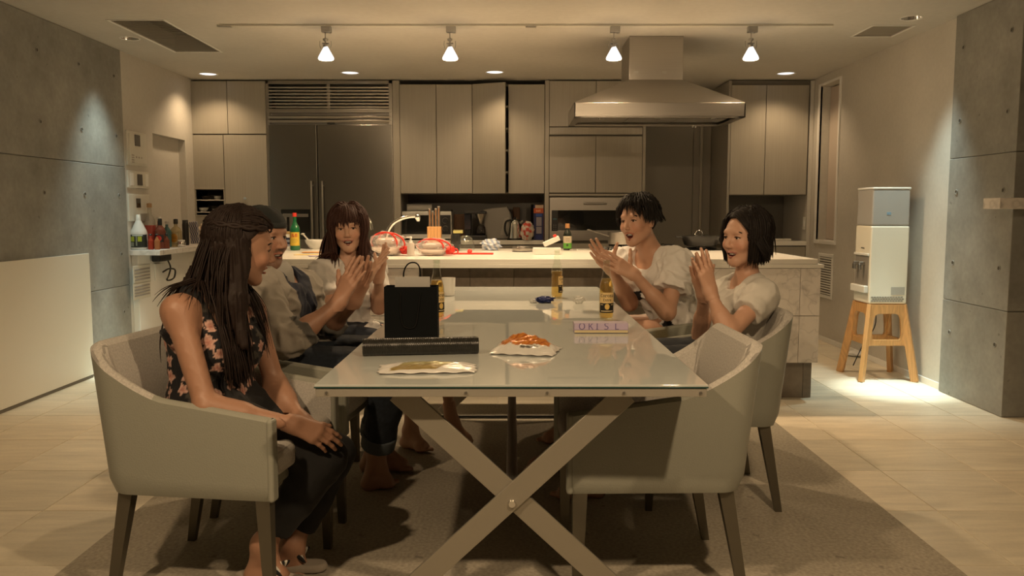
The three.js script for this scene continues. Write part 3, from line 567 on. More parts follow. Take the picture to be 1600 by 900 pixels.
for (const [v0, v1, lab] of [[420, 441, 'upper of two grey slotted floor vents under the bottle shelf'], [447, 466, 'lower of two grey slotted vents under the bottle shelf']]) {
  const x = -2.948, a = onX(207, v0, x), b = onX(235, v1, x), t = thing('outlet_grille', lab.replace('floor vents', 'vents'), 'grille', [x, (a.y + onX(207, v1, x).y) / 2, (a.z + b.z) / 2]);
  const w = Math.abs(a.z - b.z) / 2, h = Math.abs(a.y - onX(207, v1, x).y) / 2;
  obj('frame', rspan(0, 0.006, -h - 0.02, h + 0.02, -w, w), mat.offWhite, t);
  for (let i = 0; i < 4; i++) obj('slat', rspan(0.004, 0.010, -h + i * h * 0.5 + 0.005, -h + i * h * 0.5 + 0.018, -w + 0.02, w - 0.02), M([0.30, 0.28, 0.26]), t);
}
{
  const x = -2.94, t = thing('wall_socket', 'wall socket with black adapter and looped cable under the bottle shelf', 'socket', onX(247, 425, x));
  obj('plate', rspan(-0.01, 0.004, -0.07, 0.07, -0.05, 0.05), mat.whitePlastic, t);
  obj('adapter', rspan(0.0, 0.07, 0.09, 0.17, -0.12, 0.12, 0.012), mat.black, t);
  obj('cable', tube([[0.04, 0.1, -0.1], [0.05, 0.03, -0.13], [0.04, -0.03, -0.12], [0.05, -0.07, -0.05], [0.05, -0.06, -0.2], [0.06, 0.0, -0.2], [0.05, 0.02, -0.1], [0.04, 0.0, 0.0]], 0.007, 60, 6), mat.black, t);
}
// vent grille and dispenser on the right wall
{
  const t = thing('wall_vent', 'white louvred vent low on the right wall beside the island', 'vent', [RW, 0.595, -7.37]);
  obj('frame', [rspan(-0.01, 0, -0.20, -0.17, -0.17, 0.17), rspan(-0.01, 0, 0.17, 0.20, -0.17, 0.17), rspan(-0.01, 0, -0.17, 0.17, -0.17, -0.14), rspan(-0.01, 0, -0.17, 0.17, 0.14, 0.17)], mat.whitePaint, t);
  obj('backing', span(-0.003, -0.001, -0.17, 0.17, -0.14, 0.14), mat.carcass, t);
  const g = moved(rbox(0.011, 0.009, 0.28, 0.001, 0, 0, 0, 1), 0, 0, 0, 0, 0, 0.3);
  for (let i = 0; i < 15; i++) { const o = new THREE.Mesh(g, mat.whitePaint); o.name = 'louvre'; o.position.set(-0.006, -0.158 + i * 0.0226, 0); t.add(o); }
}
{ // water dispenser on a wooden stand
  const q = onY(1352, 590, 0), t = thing('water_dispenser', 'white water dispenser on a four legged wooden stand by the right wall', 'dispenser', [2.60, 0, -5.765], 0);
  const W = 0.132, y0 = 0.535, y1 = 1.075, y2 = 1.325, D = 0.128;
  obj('body', [rspan(-W, W, y0, y1, -D, D - 0.001, 0.012, 2)], M([0.80, 0.77, 0.66], { roughness: 0.35 }), t);
  obj('bottle_cover', rspan(-W + 0.003, W - 0.003, y1 + 0.001, y2, -D + 0.003, D - 0.003, 0.012, 2), M([0.52, 0.51, 0.49], { roughness: 0.25, transmission: 0.25 }), t);
  obj('lid', rspan(-W, W, y2, y2 + 0.014, -D, D, 0.006, 2), mat.whitePlastic, t);
  // the tap side faces the left of the picture
  const L = -W - 0.001;
  obj('tap_niche', [rspan(L - 0.003, L, 0.66, 0.865, -D + 0.02, D - 0.02, 0.002)], M([0.25, 0.23, 0.2], { roughness: 0.4 }), t);
  obj('niche_frame', [rspan(L - 0.012, L, 0.868, 0.885, -D + 0.012, D - 0.012), rspan(L - 0.03, L, 0.61, 0.66, -D + 0.012, D - 0.012, 0.006)], mat.whitePlastic, t);
  for (const z of [-0.045, 0.045]) obj('tap', [rspan(L - 0.04, L, 0.80, 0.825, z - 0.012, z + 0.012, 0.004), cyl(0.008, 0.008, 0.03, L - 0.03, 0.77, z, 12), rspan(L - 0.045, L - 0.035, 0.77, 0.81, z - 0.014, z + 0.014, 0.003)], mat.steelDark, t);
  obj('slot', rspan(L - 0.003, L, 0.917, 0.923, -0.02, 0.03), mat.black, t);
  obj('rating_label', rspan(0.02, 0.115, 0.60, 0.655, D - 0.001, D + 0.001), M([0.42, 0.41, 0.37]), t);
  const vg = rbox(0.016, 0.01, 0.002, 0.001, 0, 0, 0, 1);
  for (let i = 0; i < 12; i++) for (let j = 0; j < 3; j++) { const o = new THREE.Mesh(vg, ventSlotMat); o.name = 'vent_slot'; o.position.set(-0.108 + i * 0.0185 + (j % 2) * 0.008, 0.557 + j * 0.013, D); t.add(o); }
  obj('logo', rspan(-0.03, 0.0, 1.15, 1.17, D - 0.004, D - 0.0015), M([0.22, 0.34, 0.45]), t);
  // stand
  const st = obj('stand_top', [rspan(-0.12, 0.12, 0.50, 0.534, -0.12, 0.12, 0.006)], mat.wood, t);
  for (const [sx, sz] of [[-1, -1], [1, -1], [1, 1], [-1, 1]]) obj('stand_leg', bar(V(sx * 0.185, 0, sz * 0.185), V(sx * 0.112, 0.53, sz * 0.112), 0.05, 0.03, V(-sz, 0, sx)), mat.wood, t);
  const arch = (rot) => { const s = new THREE.Shape(); s.moveTo(-0.145, 0.245); s.lineTo(0.145, 0.245); s.lineTo(0.14, 0.275); s.quadraticCurveTo(0.1, 0.29, 0.1, 0.36); s.quadraticCurveTo(0.1, 0.45, 0.06, 0.46); s.lineTo(-0.06, 0.46); s.quadraticCurveTo(-0.1, 0.45, -0.1, 0.36); s.quadraticCurveTo(-0.1, 0.29, -0.14, 0.275); s.closePath(); const o = new THREE.Shape(); o.moveTo(-0.16, 0.245); o.lineTo(0.16, 0.245); o.lineTo(0.13, 0.53); o.lineTo(-0.13, 0.53); o.closePath(); const h = new THREE.Path(); h.moveTo(-0.10, 0.285); h.lineTo(0.10, 0.285); h.quadraticCurveTo(0.118, 0.29, 0.112, 0.34); h.lineTo(0.105, 0.42); h.quadraticCurveTo(0.10, 0.465, 0.06, 0.468); h.lineTo(-0.06, 0.468); h.quadraticCurveTo(-0.10, 0.465, -0.105, 0.42); h.lineTo(-0.112, 0.34); h.quadraticCurveTo(-0.118, 0.29, -0.10, 0.285); o.holes.push(h); const g = new THREE.ExtrudeGeometry(o, { depth: 0.02, bevelEnabled: false, curveSegments: 8 }); g.scale(0.9, 1, 1); g.translate(0, 0, 0.115); g.rotateY(rot); return g; };
  for (let k = 0; k < 4; k++) obj('stand_apron', arch(k * Math.PI / 2), mat.wood, t);
  obj('power_cord', tube([[0.02, 0.5, -0.1], [0.03, 0.35, -0.12], [-0.05, 0.2, -0.13], [-0.1, 0.05, -0.16]], 0.004, 20, 6), mat.black, t);
}
{ const t = thing('dropped_cloth', 'crumpled white cloth lying on the floor under the water dispenser', 'cloth', onY(1338, 556, 0)); const g = new THREE.SphereGeometry(0.09, 28, 18); const p = g.attributes.position; for (let i = 0; i < p.count; i++) { const x = p.getX(i), y = p.getY(i), z = p.getZ(i), k = 1 + 0.5 * fbm(x * 25, z * 25, y * 20, 3); p.setXYZ(i, x * k, Math.max(0, (y + 0.09) * 0.22 * k), z * k); } g.computeVertexNormals(); obj('fabric', g, mat.cloth, t); }
{ const t = thing('wall_outlet', 'small cream wall outlet behind the dispenser stand', 'outlet', [RW, 0.48, -5.95]); obj('plate', rspan(-0.008, 0, -0.06, 0.06, -0.06, 0.06), mat.whitePlastic, t); obj('sockets', [-0.03, 0.0, 0.03].flatMap((y) => [-0.02, 0.02].map((z) => rspan(-0.0095, -0.007, y - 0.008, y + 0.008, z - 0.008, z + 0.008))), mat.steelDark, t); }
// ---------- dining table ----------
const TY = 0.73, TX0 = -0.511, TX1 = 0.507, TF = 2.08, TB = 4.84;
{
  const zc = -(TF + TB) / 2, hl = (TB - TF) / 2, t = thing('dining_table', 'long glass topped dining table on crossed flat bar legs', 'table', [0, 0, zc]);
  const F = hl, B = -hl;                                    // local z of the near and far ends
  obj('glass_top', rspan(TX0, TX1, TY - 0.006, TY, B, F, 0.0015), mat.tableTop, t);
  obj('glass_edge', [rspan(TX0 + 0.001, TX1 - 0.001, TY - 0.009, TY - 0.0055, F - 0.006, F + 0.0006, 0.0005), rspan(TX0 - 0.0006, TX0 + 0.006, TY - 0.009, TY - 0.0055, B, F, 0.0005), rspan(TX1 - 0.006, TX1 + 0.0006, TY - 0.009, TY - 0.0055, B, F, 0.0005)], mat.glassEdge, t);
  obj('frame', [rspan(TX0 + 0.003, TX1 - 0.003, TY - 0.032, TY - 0.0095, F - 0.04, F - 0.002, 0.002), rspan(TX0 + 0.003, TX1 - 0.003, TY - 0.032, TY - 0.0095, B + 0.002, B + 0.04, 0.002), rspan(TX0 + 0.003, TX0 + 0.04, TY - 0.032, TY - 0.0095, B + 0.04, F - 0.04, 0.002), rspan(TX1 - 0.04, TX1 - 0.003, TY - 0.032, TY - 0.0095, B + 0.04, F - 0.04, 0.002)], mat.tableFrame, t);
  obj('under_panel', span(TX0 + 0.04, TX1 - 0.04, TY - 0.02, TY - 0.0065, B + 0.04, F - 0.04), mat.splash, t);
  const sc = cyl(0.004, 0.004, 0.003, 0, 0, 0, 10); sc.rotateX(Math.PI / 2);
  for (const u of [510, 728, 855, 975, 1095]) { const q = at(u, 609, TF); const o = new THREE.Mesh(sc, mat.steelDark); o.name = 'screw'; o.position.set(q.x, TY - 0.021, F - 0.001); t.add(o); }
  const cross = (z, s) => {
    const top = TY - 0.033, c = 0.395, fy = 0.018, w = 0.062, th = 0.012, dx = 0.305, k = dx / (top - c), bx = c * k;
    obj('cross_leg', bar(V(-bx, fy + 0.02, z), V(dx, top, z), w, th), mat.tableBar, t);
    obj('cross_leg', bar(V(bx, fy + 0.02, z - s * 0.0125), V(-dx, top, z - s * 0.0125), w, th), mat.tableBar, t);
    obj('bolt', moved(cyl(0.011, 0.009, 0.008, 0, 0, 0, 12), 0, c, z + s * 0.006, s * Math.PI / 2, 0, 0), mat.chrome, t);
    obj('foot_rod', rod(V(-bx - 0.02, 0.0175, z - s * 0.006), V(bx + 0.02, 0.0175, z - s * 0.006), 0.008), mat.black, t);
  };
  cross(F - 0.06, 1); cross(B + 0.28, -1);
  obj('stretcher', rod(V(0, 0.395, F - 0.09), V(0, 0.395, B + 0.3), 0.017), mat.steelDark, t);
}
// ---------- chairs ----------
// local frame: the seat faces +x, width along z; origin on the floor at the centre
function makeChair(label, x, d, turn) {
  const t = thing('dining_chair', label, 'chair', [x, 0.008, -d], turn, 'upholstered armchairs around the dining table');
  const L = 0.265, W = 0.27, yb = 0.342;                      // half length, half width, underside of the shell
  // shell: a U-shaped wall swept arm - back - arm; height follows the arm line
  const R = 0.08, N = 64, path = [];
  const pts = [];
  const seg = (n, f) => { for (let i = 0; i < n; i++) pts.push(f(i / n)); };
  seg(22, (s) => [mix(L, -L + R, s), -W, 0, -1]);
  seg(10, (s) => { const a = Math.PI / 2 + s * Math.PI / 2; return [-L + R + R * Math.cos(a), -W + R - R * Math.sin(a), Math.cos(a), -Math.sin(a)]; });
  seg(16, (s) => [-L, mix(-W + R, W - R, s), -1, 0]);
  seg(10, (s) => { const a = Math.PI - s * Math.PI / 2; return [-L + R + R * Math.cos(a), W - R + R * Math.sin(a), Math.cos(a), Math.sin(a)]; });
  for (let i = 0; i <= 22; i++) { const s = i / 22; pts.push([mix(-L + R, L, s), W, 0, 1]); }
  const armY = (x) => { const s = clamp((L - x) / (2 * L)); return 0.575 + 0.2 * (0.378 * s + 0.62 * Math.pow(clamp((s - 0.6) / 0.4), 1.6)); };
  const rake = (x, y) => -0.052 * clamp((y - yb) / 0.45) * smooth(0.0, -L, x);       // the back leans outwards
  const rows = 10, thick = 0.036;
  const surf = (off, inset, y0, rowsN, lip) => {
    const P = [], UV = [], I = [], n = pts.length;
    for (let j = 0; j <= rowsN; j++) for (let i = 0; i < n; i++) {
      const [px, pz, nx, nn] = pts[i], top = armY(px) - lip, s = j / rowsN, y = mix(y0, top, s);
      const bottomTuck = off === 0 ? -0.012 * Math.pow(1 - clamp((y - yb) / 0.03), 2) : 0;
      const back = smooth(-0.02, -L, px) * (Math.abs(pz) < W ? 1 : 1), o = -off + bottomTuck - (off ? 0.042 * back * Math.sin(Math.PI * clamp(s * 0.92)) : 0);
      P.push(px + nx * o + rake(px, y) , y, pz + nn * o); UV.push(i * 0.02, y);
    }
    for (let j = 0; j < rowsN; j++) for (let i = 0; i + 1 < n; i++) { const a = j * n + i; I.push(a, a + 1, a + n, a + 1, a + n + 1, a + n); }
    return { P, UV, I, n };
  };
  const geo = (s, flip) => { const g = new THREE.BufferGeometry(); g.setAttribute('position', new THREE.Float32BufferAttribute(s.P, 3)); g.setAttribute('uv', new THREE.Float32BufferAttribute(s.UV, 2)); const I = flip ? s.I.flatMap((v, i, a) => i % 3 === 0 ? [a[i], a[i + 2], a[i + 1]] : []) : s.I; g.setIndex(I); g.computeVertexNormals(); return g; };
  const outer = surf(0, 0, yb, rows, 0), inner = surf(thick, 0, 0.40, rows, 0.003);
  obj('shell', geo(outer, true), mat.vinyl, t, false);
  obj('inner_lining', geo(inner, false), mat.fabric, t, false);
  // rounded welt along the top and down the arm fronts
  const rim = [], n = pts.length;
  {
    const P = [], I = [], K = 6, path2 = [];
    const o = outer.P, q = inner.P, ot = rows * n * 3, it = rows * n * 3;
    for (let i = 0; i < n; i++) path2.push([V(o[ot + i * 3], o[ot + i * 3 + 1], o[ot + i * 3 + 2]), V(q[it + i * 3], q[it + i * 3 + 1], q[it + i * 3 + 2])]);
    path2.forEach(([a, b]) => { for (let k = 0; k <= K; k++) { const s = k / K, p = a.clone().lerp(b, s); p.y += 0.012 * Math.sin(Math.PI * s); P.push(p.x, p.y, p.z); } });
    const part = (zone) => { const I = []; for (let i = 0; i + 1 < n; i++) { if ((pts[i][0] < -0.10 ? 1 : i < n / 2 ? 0 : 2) !== zone) continue; for (let k = 0; k < K; k++) { const a = i * (K + 1) + k; I.push(a, a + 1, a + K + 1, a + 1, a + K + 2, a + K + 1); } }
    const g = new THREE.BufferGeometry(); g.setAttribute('position', new THREE.Float32BufferAttribute(P, 3)); g.setAttribute('uv', new THREE.Float32BufferAttribute(new Float32Array(P.length / 3 * 2), 2)); g.setIndex(I); g.computeVertexNormals(); return g.toNonIndexed(); };
    rim.push(part(0), part(1), part(2));
  }
  obj('arm_welt', rim[0], mat.vinyl, t); obj('arm_welt', rim[2], mat.vinyl, t); obj('back_edge', rim[1], mat.fabric, t);
  for (const s of [-1, 1]) obj('arm_front', rbox(0.02, armY(L) - yb + 0.008, thick + 0.006, 0.010, L - 0.004, (armY(L) + yb) / 2 + 0.004, s * (W - thick / 2), 2), mat.vinyl, t);
  obj('seat_base', rbox(2 * L - 0.07, 0.06, 2 * W - 0.06, 0.02, 0.0, yb + 0.034, 0), mat.vinyl, t);
  obj('seat_cushion', rbox(2 * L - 0.03, 0.085, 2 * (W - thick) - 0.004, 0.03, 0.012, 0.435, 0, 4), mat.fabric, t);
  const leg = (sx, sz) => { const top = V(sx * (L - (sx < 0 ? 0.06 : 0.035)), yb + 0.01, sz * (W - (sx < 0 ? 0.05 : 0.03))), bot = V(sx * (L - 0.03) + (sx < 0 ? -0.035 : 0), 0, sz * (W - 0.04)); const g = new THREE.CylinderGeometry(0.031, 0.0185, 1, 4, 1); g.rotateY(Math.PI / 4); g.translate(0, 0.5, 0); const p = g.attributes.position; for (let i = 0; i < p.count; i++) { const s = p.getY(i); p.setXYZ(i, p.getX(i) + mix(bot.x, top.x, s), mix(bot.y, top.y, s), p.getZ(i) * 0.8 + mix(bot.z, top.z, s)); } const q = g.toNonIndexed(); q.computeVertexNormals(); return q; };
  for (const sx of [-1, 1]) for (const sz of [-1, 1]) obj('leg', leg(sx, sz), mat.legMetal, t);
  return t;
}
makeChair('cream armchair under the woman in the black floral top', -0.905, 2.56, -0.14);
makeChair('cream armchair under the man in the dark cap', -0.85, 3.245, -0.10);
makeChair('cream armchair under the girl with the brown fringe', -0.90, 4.03, -0.25);
makeChair('empty cream armchair pushed under the near end of the table', 0.425, 2.60, Math.PI + 0.02);
makeChair('cream armchair under the woman with the black bob', 0.775, 3.345, Math.PI - 0.02);
makeChair('cream armchair under the man in the printed white shirt', 0.83, 4.2, Math.PI + 0.02);
// ---------- signed distance shapes for bodies, clothes, hair ----------
const smin = (a, b, k) => { const h = Math.max(k - Math.abs(a - b), 0) / k; return Math.min(a, b) - h * h * k * 0.25; };
const smax = (a, b, k) => -smin(-a, -b, k);
function cone(a, b, ra, rb) {
  const ax = a.x, ay = a.y, az = a.z, bx = b.x - ax, by = b.y - ay, bz = b.z - az, q = 1 / Math.max(1e-9, bx * bx + by * by + bz * bz);
  return (x, y, z) => { const px = x - ax, py = y - ay, pz = z - az, t = clamp((px * bx + py * by + pz * bz) * q), dx = px - bx * t, dy = py - by * t, dz = pz - bz * t; return Math.sqrt(dx * dx + dy * dy + dz * dz) - (ra + (rb - ra) * t); };
}
function ell(c, rx, ry, rz) {
  const m = Math.min(rx, ry, rz);
  return (x, y, z) => { const a = (x - c.x) / rx, b = (y - c.y) / ry, d = (z - c.z) / rz, k0 = Math.sqrt(a * a + b * b + d * d), e = a / rx, f = b / ry, g = d / rz, k1 = Math.sqrt(e * e + f * f + g * g); return k1 < 1e-6 ? -m : k0 * (k0 - 1) / k1; };
}
const blend = (list) => (x, y, z) => { let d = 1e3; for (const [f, k] of list) { const e = f(x, y, z); d = d > 100 ? e : smin(d, e, k); } return d; };   // [[f, k], ...]
const plane = (p, n) => { const l = n.clone().normalize(), c = l.dot(p); return (x, y, z) => l.x * x + l.y * y + l.z * z - c; };   // positive on the n side
function inFrame(o, X, Y, Z, f) { return (x, y, z) => { const a = x - o.x, b = y - o.y, c = z - o.z; return f(a * X.x + b * X.y + c * X.z, a * Y.x + b * Y.y + c * Y.z, a * Z.x + b * Z.y + c * Z.z); }; }
// surface nets over a box, skipping blocks that the surface cannot reach
function mesh(sdf, lo, hi, h, color) {
  const nx = Math.ceil((hi.x - lo.x) / h) + 1, ny = Math.ceil((hi.y - lo.y) / h) + 1, nzz = Math.ceil((hi.z - lo.z) / h) + 1, B = 7;
  const F = new Float32Array(nx * ny * nzz), reach = B * h * 0.5 * 1.75 + 0.035 + h;
  for (let bz = 0; bz < nzz; bz += B) for (let by = 0; by < ny; by += B) for (let bx = 0; bx < nx; bx += B) {
    const d = sdf(lo.x + (bx + B / 2) * h, lo.y + (by + B / 2) * h, lo.z + (bz + B / 2) * h), skip = Math.abs(d) > reach;
    for (let z = bz; z < Math.min(nzz, bz + B); z++) for (let y = by; y < Math.min(ny, by + B); y++) for (let x = bx, i = (z * ny + y) * nx + bx; x < Math.min(nx, bx + B); x++, i++) F[i] = skip ? d : sdf(lo.x + x * h, lo.y + y * h, lo.z + z * h);
  }
  const id = new Int32Array(nx * ny * nzz).fill(-1), P = [], I = [], C = color ? [] : null, sx = 1, sy = nx, sz = nx * ny;
  const off = [0, sx, sy, sx + sy, sz, sx + sz, sy + sz, sx + sy + sz];
  const E = [[0, 1], [2, 3], [4, 5], [6, 7], [0, 2], [1, 3], [4, 6], [5, 7], [0, 4], [1, 5], [2, 6], [3, 7]];
  for (let z = 0; z + 1 < nzz; z++) for (let y = 0; y + 1 < ny; y++) for (let x = 0; x + 1 < nx; x++) {
    const i = z * sz + y * sy + x; let m = 0;
    for (let k = 0; k < 8; k++) if (F[i + off[k]] < 0) m |= 1 << k;
    if (m === 0 || m === 255) continue;
    let px = 0, py = 0, pz = 0, n = 0;
    for (const [a, b] of E) { const ia = (m >> a) & 1, ib = (m >> b) & 1; if (ia === ib) continue; const fa = F[i + off[a]], fb = F[i + off[b]], t = fa / (fa - fb); px += mix(a & 1, b & 1, t); py += mix((a >> 1) & 1, (b >> 1) & 1, t); pz += mix(a >> 2, b >> 2, t); n++; }
    id[i] = P.length / 3;
    const wx = lo.x + (x + px / n) * h, wy = lo.y + (y + py / n) * h, wz = lo.z + (z + pz / n) * h;
    P.push(wx, wy, wz);
    if (C) C.push(...color(wx, wy, wz));
  }
  for (let z = 1; z + 1 < nzz; z++) for (let y = 1; y + 1 < ny; y++) for (let x = 1; x + 1 < nx; x++) {
    const i = z * sz + y * sy + x, a = F[i] < 0;
    const face = (j, p, q) => { const b = F[j] < 0; if (a === b) return; const v0 = id[i - p - q], v1 = id[i - q], v2 = id[i], v3 = id[i - p]; if (v0 < 0 || v1 < 0 || v2 < 0 || v3 < 0) return; if (a) I.push(v0, v1, v2, v0, v2, v3); else I.push(v0, v2, v1, v0, v3, v2); };
    face(i + sx, sy, sz); face(i + sy, sz, sx); face(i + sz, sx, sy);
  }
  const g = new THREE.BufferGeometry();
  g.setAttribute('position', new THREE.Float32BufferAttribute(P, 3)); g.setIndex(I);
  if (C) g.setAttribute('color', new THREE.Float32BufferAttribute(C, 3));
  g.computeVertexNormals(); return g;
}
function boundsOf(pts, pad) { const lo = V(1e9, 1e9, 1e9), hi = V(-1e9, -1e9, -1e9); for (const p of pts) { lo.min(p); hi.max(p); } return [lo.addScalar(-pad), hi.addScalar(pad)]; }
const add = (p, ...vs) => { const r = p.clone(); for (const [v, s] of vs) r.addScaledVector(v, s); return r; };
const lerp3 = (a, b, t) => a.clone().lerp(b, t);

// hand: wrist, finger direction, palm normal, thumb side (+1 right hand, -1 left hand)
function handShape(w, dir, palm, side, o = {}) {
  const s = o.scale ?? 1, fat = o.fat ?? 1, Y = dir.clone().normalize(), Z = palm.clone().sub(Y.clone().multiplyScalar(palm.dot(Y))).normalize(), X = Y.clone().cross(Z).multiplyScalar(side);
  const at3 = (x, y, z) => add(w, [X, x * s], [Y, y * s], [Z, z * s]), list = [], pts = [w];
  const kn = [[0.030, 0.088, 0], [0.011, 0.093, -0.002], [-0.008, 0.089, -0.001], [-0.026, 0.079, 0.002]], len = [[0.040, 0.024, 0.02], [0.044, 0.028, 0.021], [0.040, 0.026, 0.02], [0.031, 0.02, 0.018]];
  const curl = o.curl ?? [0.12, 0.12, 0.14, 0.18], spread = o.spread ?? 0.05;
  list.push([cone(at3(0, -0.02, 0), at3(0, 0.012, 0), 0.024 * s * fat, 0.024 * s * fat), 0.02]);
  kn.forEach((k, i) => {
    list.push([cone(at3(k[0] * 0.55, 0.012, 0), at3(...k), 0.0155 * s * fat, 0.0115 * s * fat), 0.016]);
    let p = at3(...k), a = curl[i], sp = (1.5 - i) * spread; const r0 = [0.0088, 0.009, 0.0086, 0.0076][i] * s * fat;
    for (let j = 0; j < 3; j++) {
      const dv = add(V(0, 0, 0), [Y, Math.cos(a) * Math.cos(sp)], [Z, Math.sin(a)], [X, Math.sin(sp)]).normalize(), q = add(p, [dv, len[i][j] * s]);
      list.push([cone(p, q, r0 * (1 - j * 0.09), r0 * (0.92 - j * 0.09)), j ? 0.004 : 0.008]); p = q; a += curl[i] * 1.1; pts.push(q);
    }
  });
  list.push([cone(at3(0.018, 0.02, 0.006), at3(0.022, 0.05, 0.010), 0.017 * s * fat, 0.013 * s * fat), 0.014]);
  const to = o.thumbOut ?? 0.6, tz = o.thumbIn ?? 0.25;
  let p = at3(0.026, 0.034, 0.008);
  for (const [L, r] of [[0.036, 0.0115], [0.03, 0.0098], [0.024, 0.0085]]) { const dv = add(V(0, 0, 0), [X, Math.sin(to)], [Y, Math.cos(to)], [Z, tz]).normalize(), q = add(p, [dv, L * s]); list.push([cone(p, q, r * s * fat, r * 0.9 * s * fat), 0.008]); p = q; pts.push(q); }
  return { list, pts };
}
// head in its own frame: x to the person's left, y up, z forward
function headShape(o = {}) {
  const m = o.male ? 1 : 0, op = o.open ?? 0.5, jw = m ? 0.052 : 0.047, ch = m ? 0.104 : 0.099, list = [];
  const S = (f, k) => list.push([f, k]);
  S(ell(V(0, 0.034, -0.018), 0.074, 0.082, 0.093), 0.01);
  S(ell(V(0, -0.018, 0.02), 0.0615 + m * 0.003, 0.088, 0.067), 0.03);
  for (const s of [-1, 1]) {
    S(cone(V(s * jw, -0.05, -0.002), V(s * 0.017, -ch + 0.004, 0.056), 0.021, 0.016), 0.026);
    S(ell(V(s * 0.040, -0.026, 0.058), 0.019, 0.017, 0.017), 0.024);
  }
  S(ell(V(0, -ch, 0.060), 0.017, 0.016, 0.017), 0.02);
  S(cone(V(-0.03, 0.029, 0.074), V(0.03, 0.029, 0.074), 0.0085 + m * 0.001, 0.0085 + m * 0.001), 0.02);
  const base = blend(list);
  const sock = [-1, 1].map((s) => ell(V(s * 0.031, 0.008, 0.092), 0.019, 0.013, 0.0165));
  const lid = [-1, 1].flatMap((s) => [ell(V(s * 0.031, 0.0125, 0.0655), 0.0165, 0.008, 0.0135), ell(V(s * 0.031, -0.0015, 0.0655), 0.0155, 0.0062, 0.0125)]);
  const nose = blend([[cone(V(0, 0.016, 0.080), V(0, -0.025, 0.102), 0.0062, 0.0098), 0.01], [ell(V(0.0095, -0.030, 0.093), 0.0075, 0.0065, 0.0085), 0.006], [ell(V(-0.0095, -0.030, 0.093), 0.0075, 0.0065, 0.0085), 0.006]]);
  const uy = -0.0555, ly = -0.063 - op * 0.021, up = blend([[cone(V(-0.025, uy - 0.001 + 0.003, 0.072), V(0, uy, 0.0865), 0.0036, 0.005), 0.004], [cone(V(0.025, uy + 0.002, 0.072), V(0, uy, 0.0865), 0.0036, 0.005), 0.004]]);
  const low = blend([[cone(V(-0.023, uy, 0.073), V(0, ly, 0.083), 0.0034, 0.0062), 0.004], [cone(V(0.023, uy, 0.073), V(0, ly, 0.083), 0.0034, 0.0062), 0.004]]);
  const cut = ell(V(0, (uy + ly) / 2, 0.084), 0.0225, Math.max(0.003, (uy - ly) / 2 - 0.0015), 0.02);
  const ear = [-1, 1].map((s) => { const e = ell(V(s * 0.077, -0.004, -0.012), 0.0085, 0.031, 0.019), c = ell(V(s * 0.086, -0.001, -0.009), 0.007, 0.021, 0.011); return (x, y, z) => smax(e(x, y, z), -c(x, y, z), 0.004); });
  const f = (x, y, z) => {
    let d = base(x, y, z);
    if (d > 0.06) return d - 0.015;
    for (const q of sock) d = smax(d, -q(x, y, z), 0.012);
    for (const q of lid) d = smin(d, q(x, y, z), 0.004);
    d = smin(d, nose(x, y, z), 0.011);
    d = smin(d, up(x, y, z), 0.006); d = smin(d, low(x, y, z), 0.006);
    if (op > 0.05) d = smax(d, -cut(x, y, z), 0.003);
    for (const q of ear) d = smin(d, q(x, y, z), 0.008);
    return d;
  };
  return { f, up, low, cut, uy, ly, ch };
}
const skinMat = (o) => M([1, 1, 1], { vertexColors: true, roughness: 0.5, sheen: 0.15, sheenRoughness: 0.5, sheenColor: lin(0.6, 0.35, 0.25), ...o });
const skinM = skinMat(), clothM = M([1, 1, 1], { vertexColors: true, roughness: 0.92, sheen: 0.2, sheenRoughness: 0.7, sheenColor: lin(0.4, 0.4, 0.4) });
const eyeWhite = M([0.62, 0.60, 0.56], { roughness: 0.2 }), irisM = M([0.012, 0.007, 0.005], { roughness: 0.1 }), teethM = M([0.75, 0.73, 0.66], { roughness: 0.25 }), mouthM = M([0.10, 0.018, 0.015], { roughness: 0.5 });

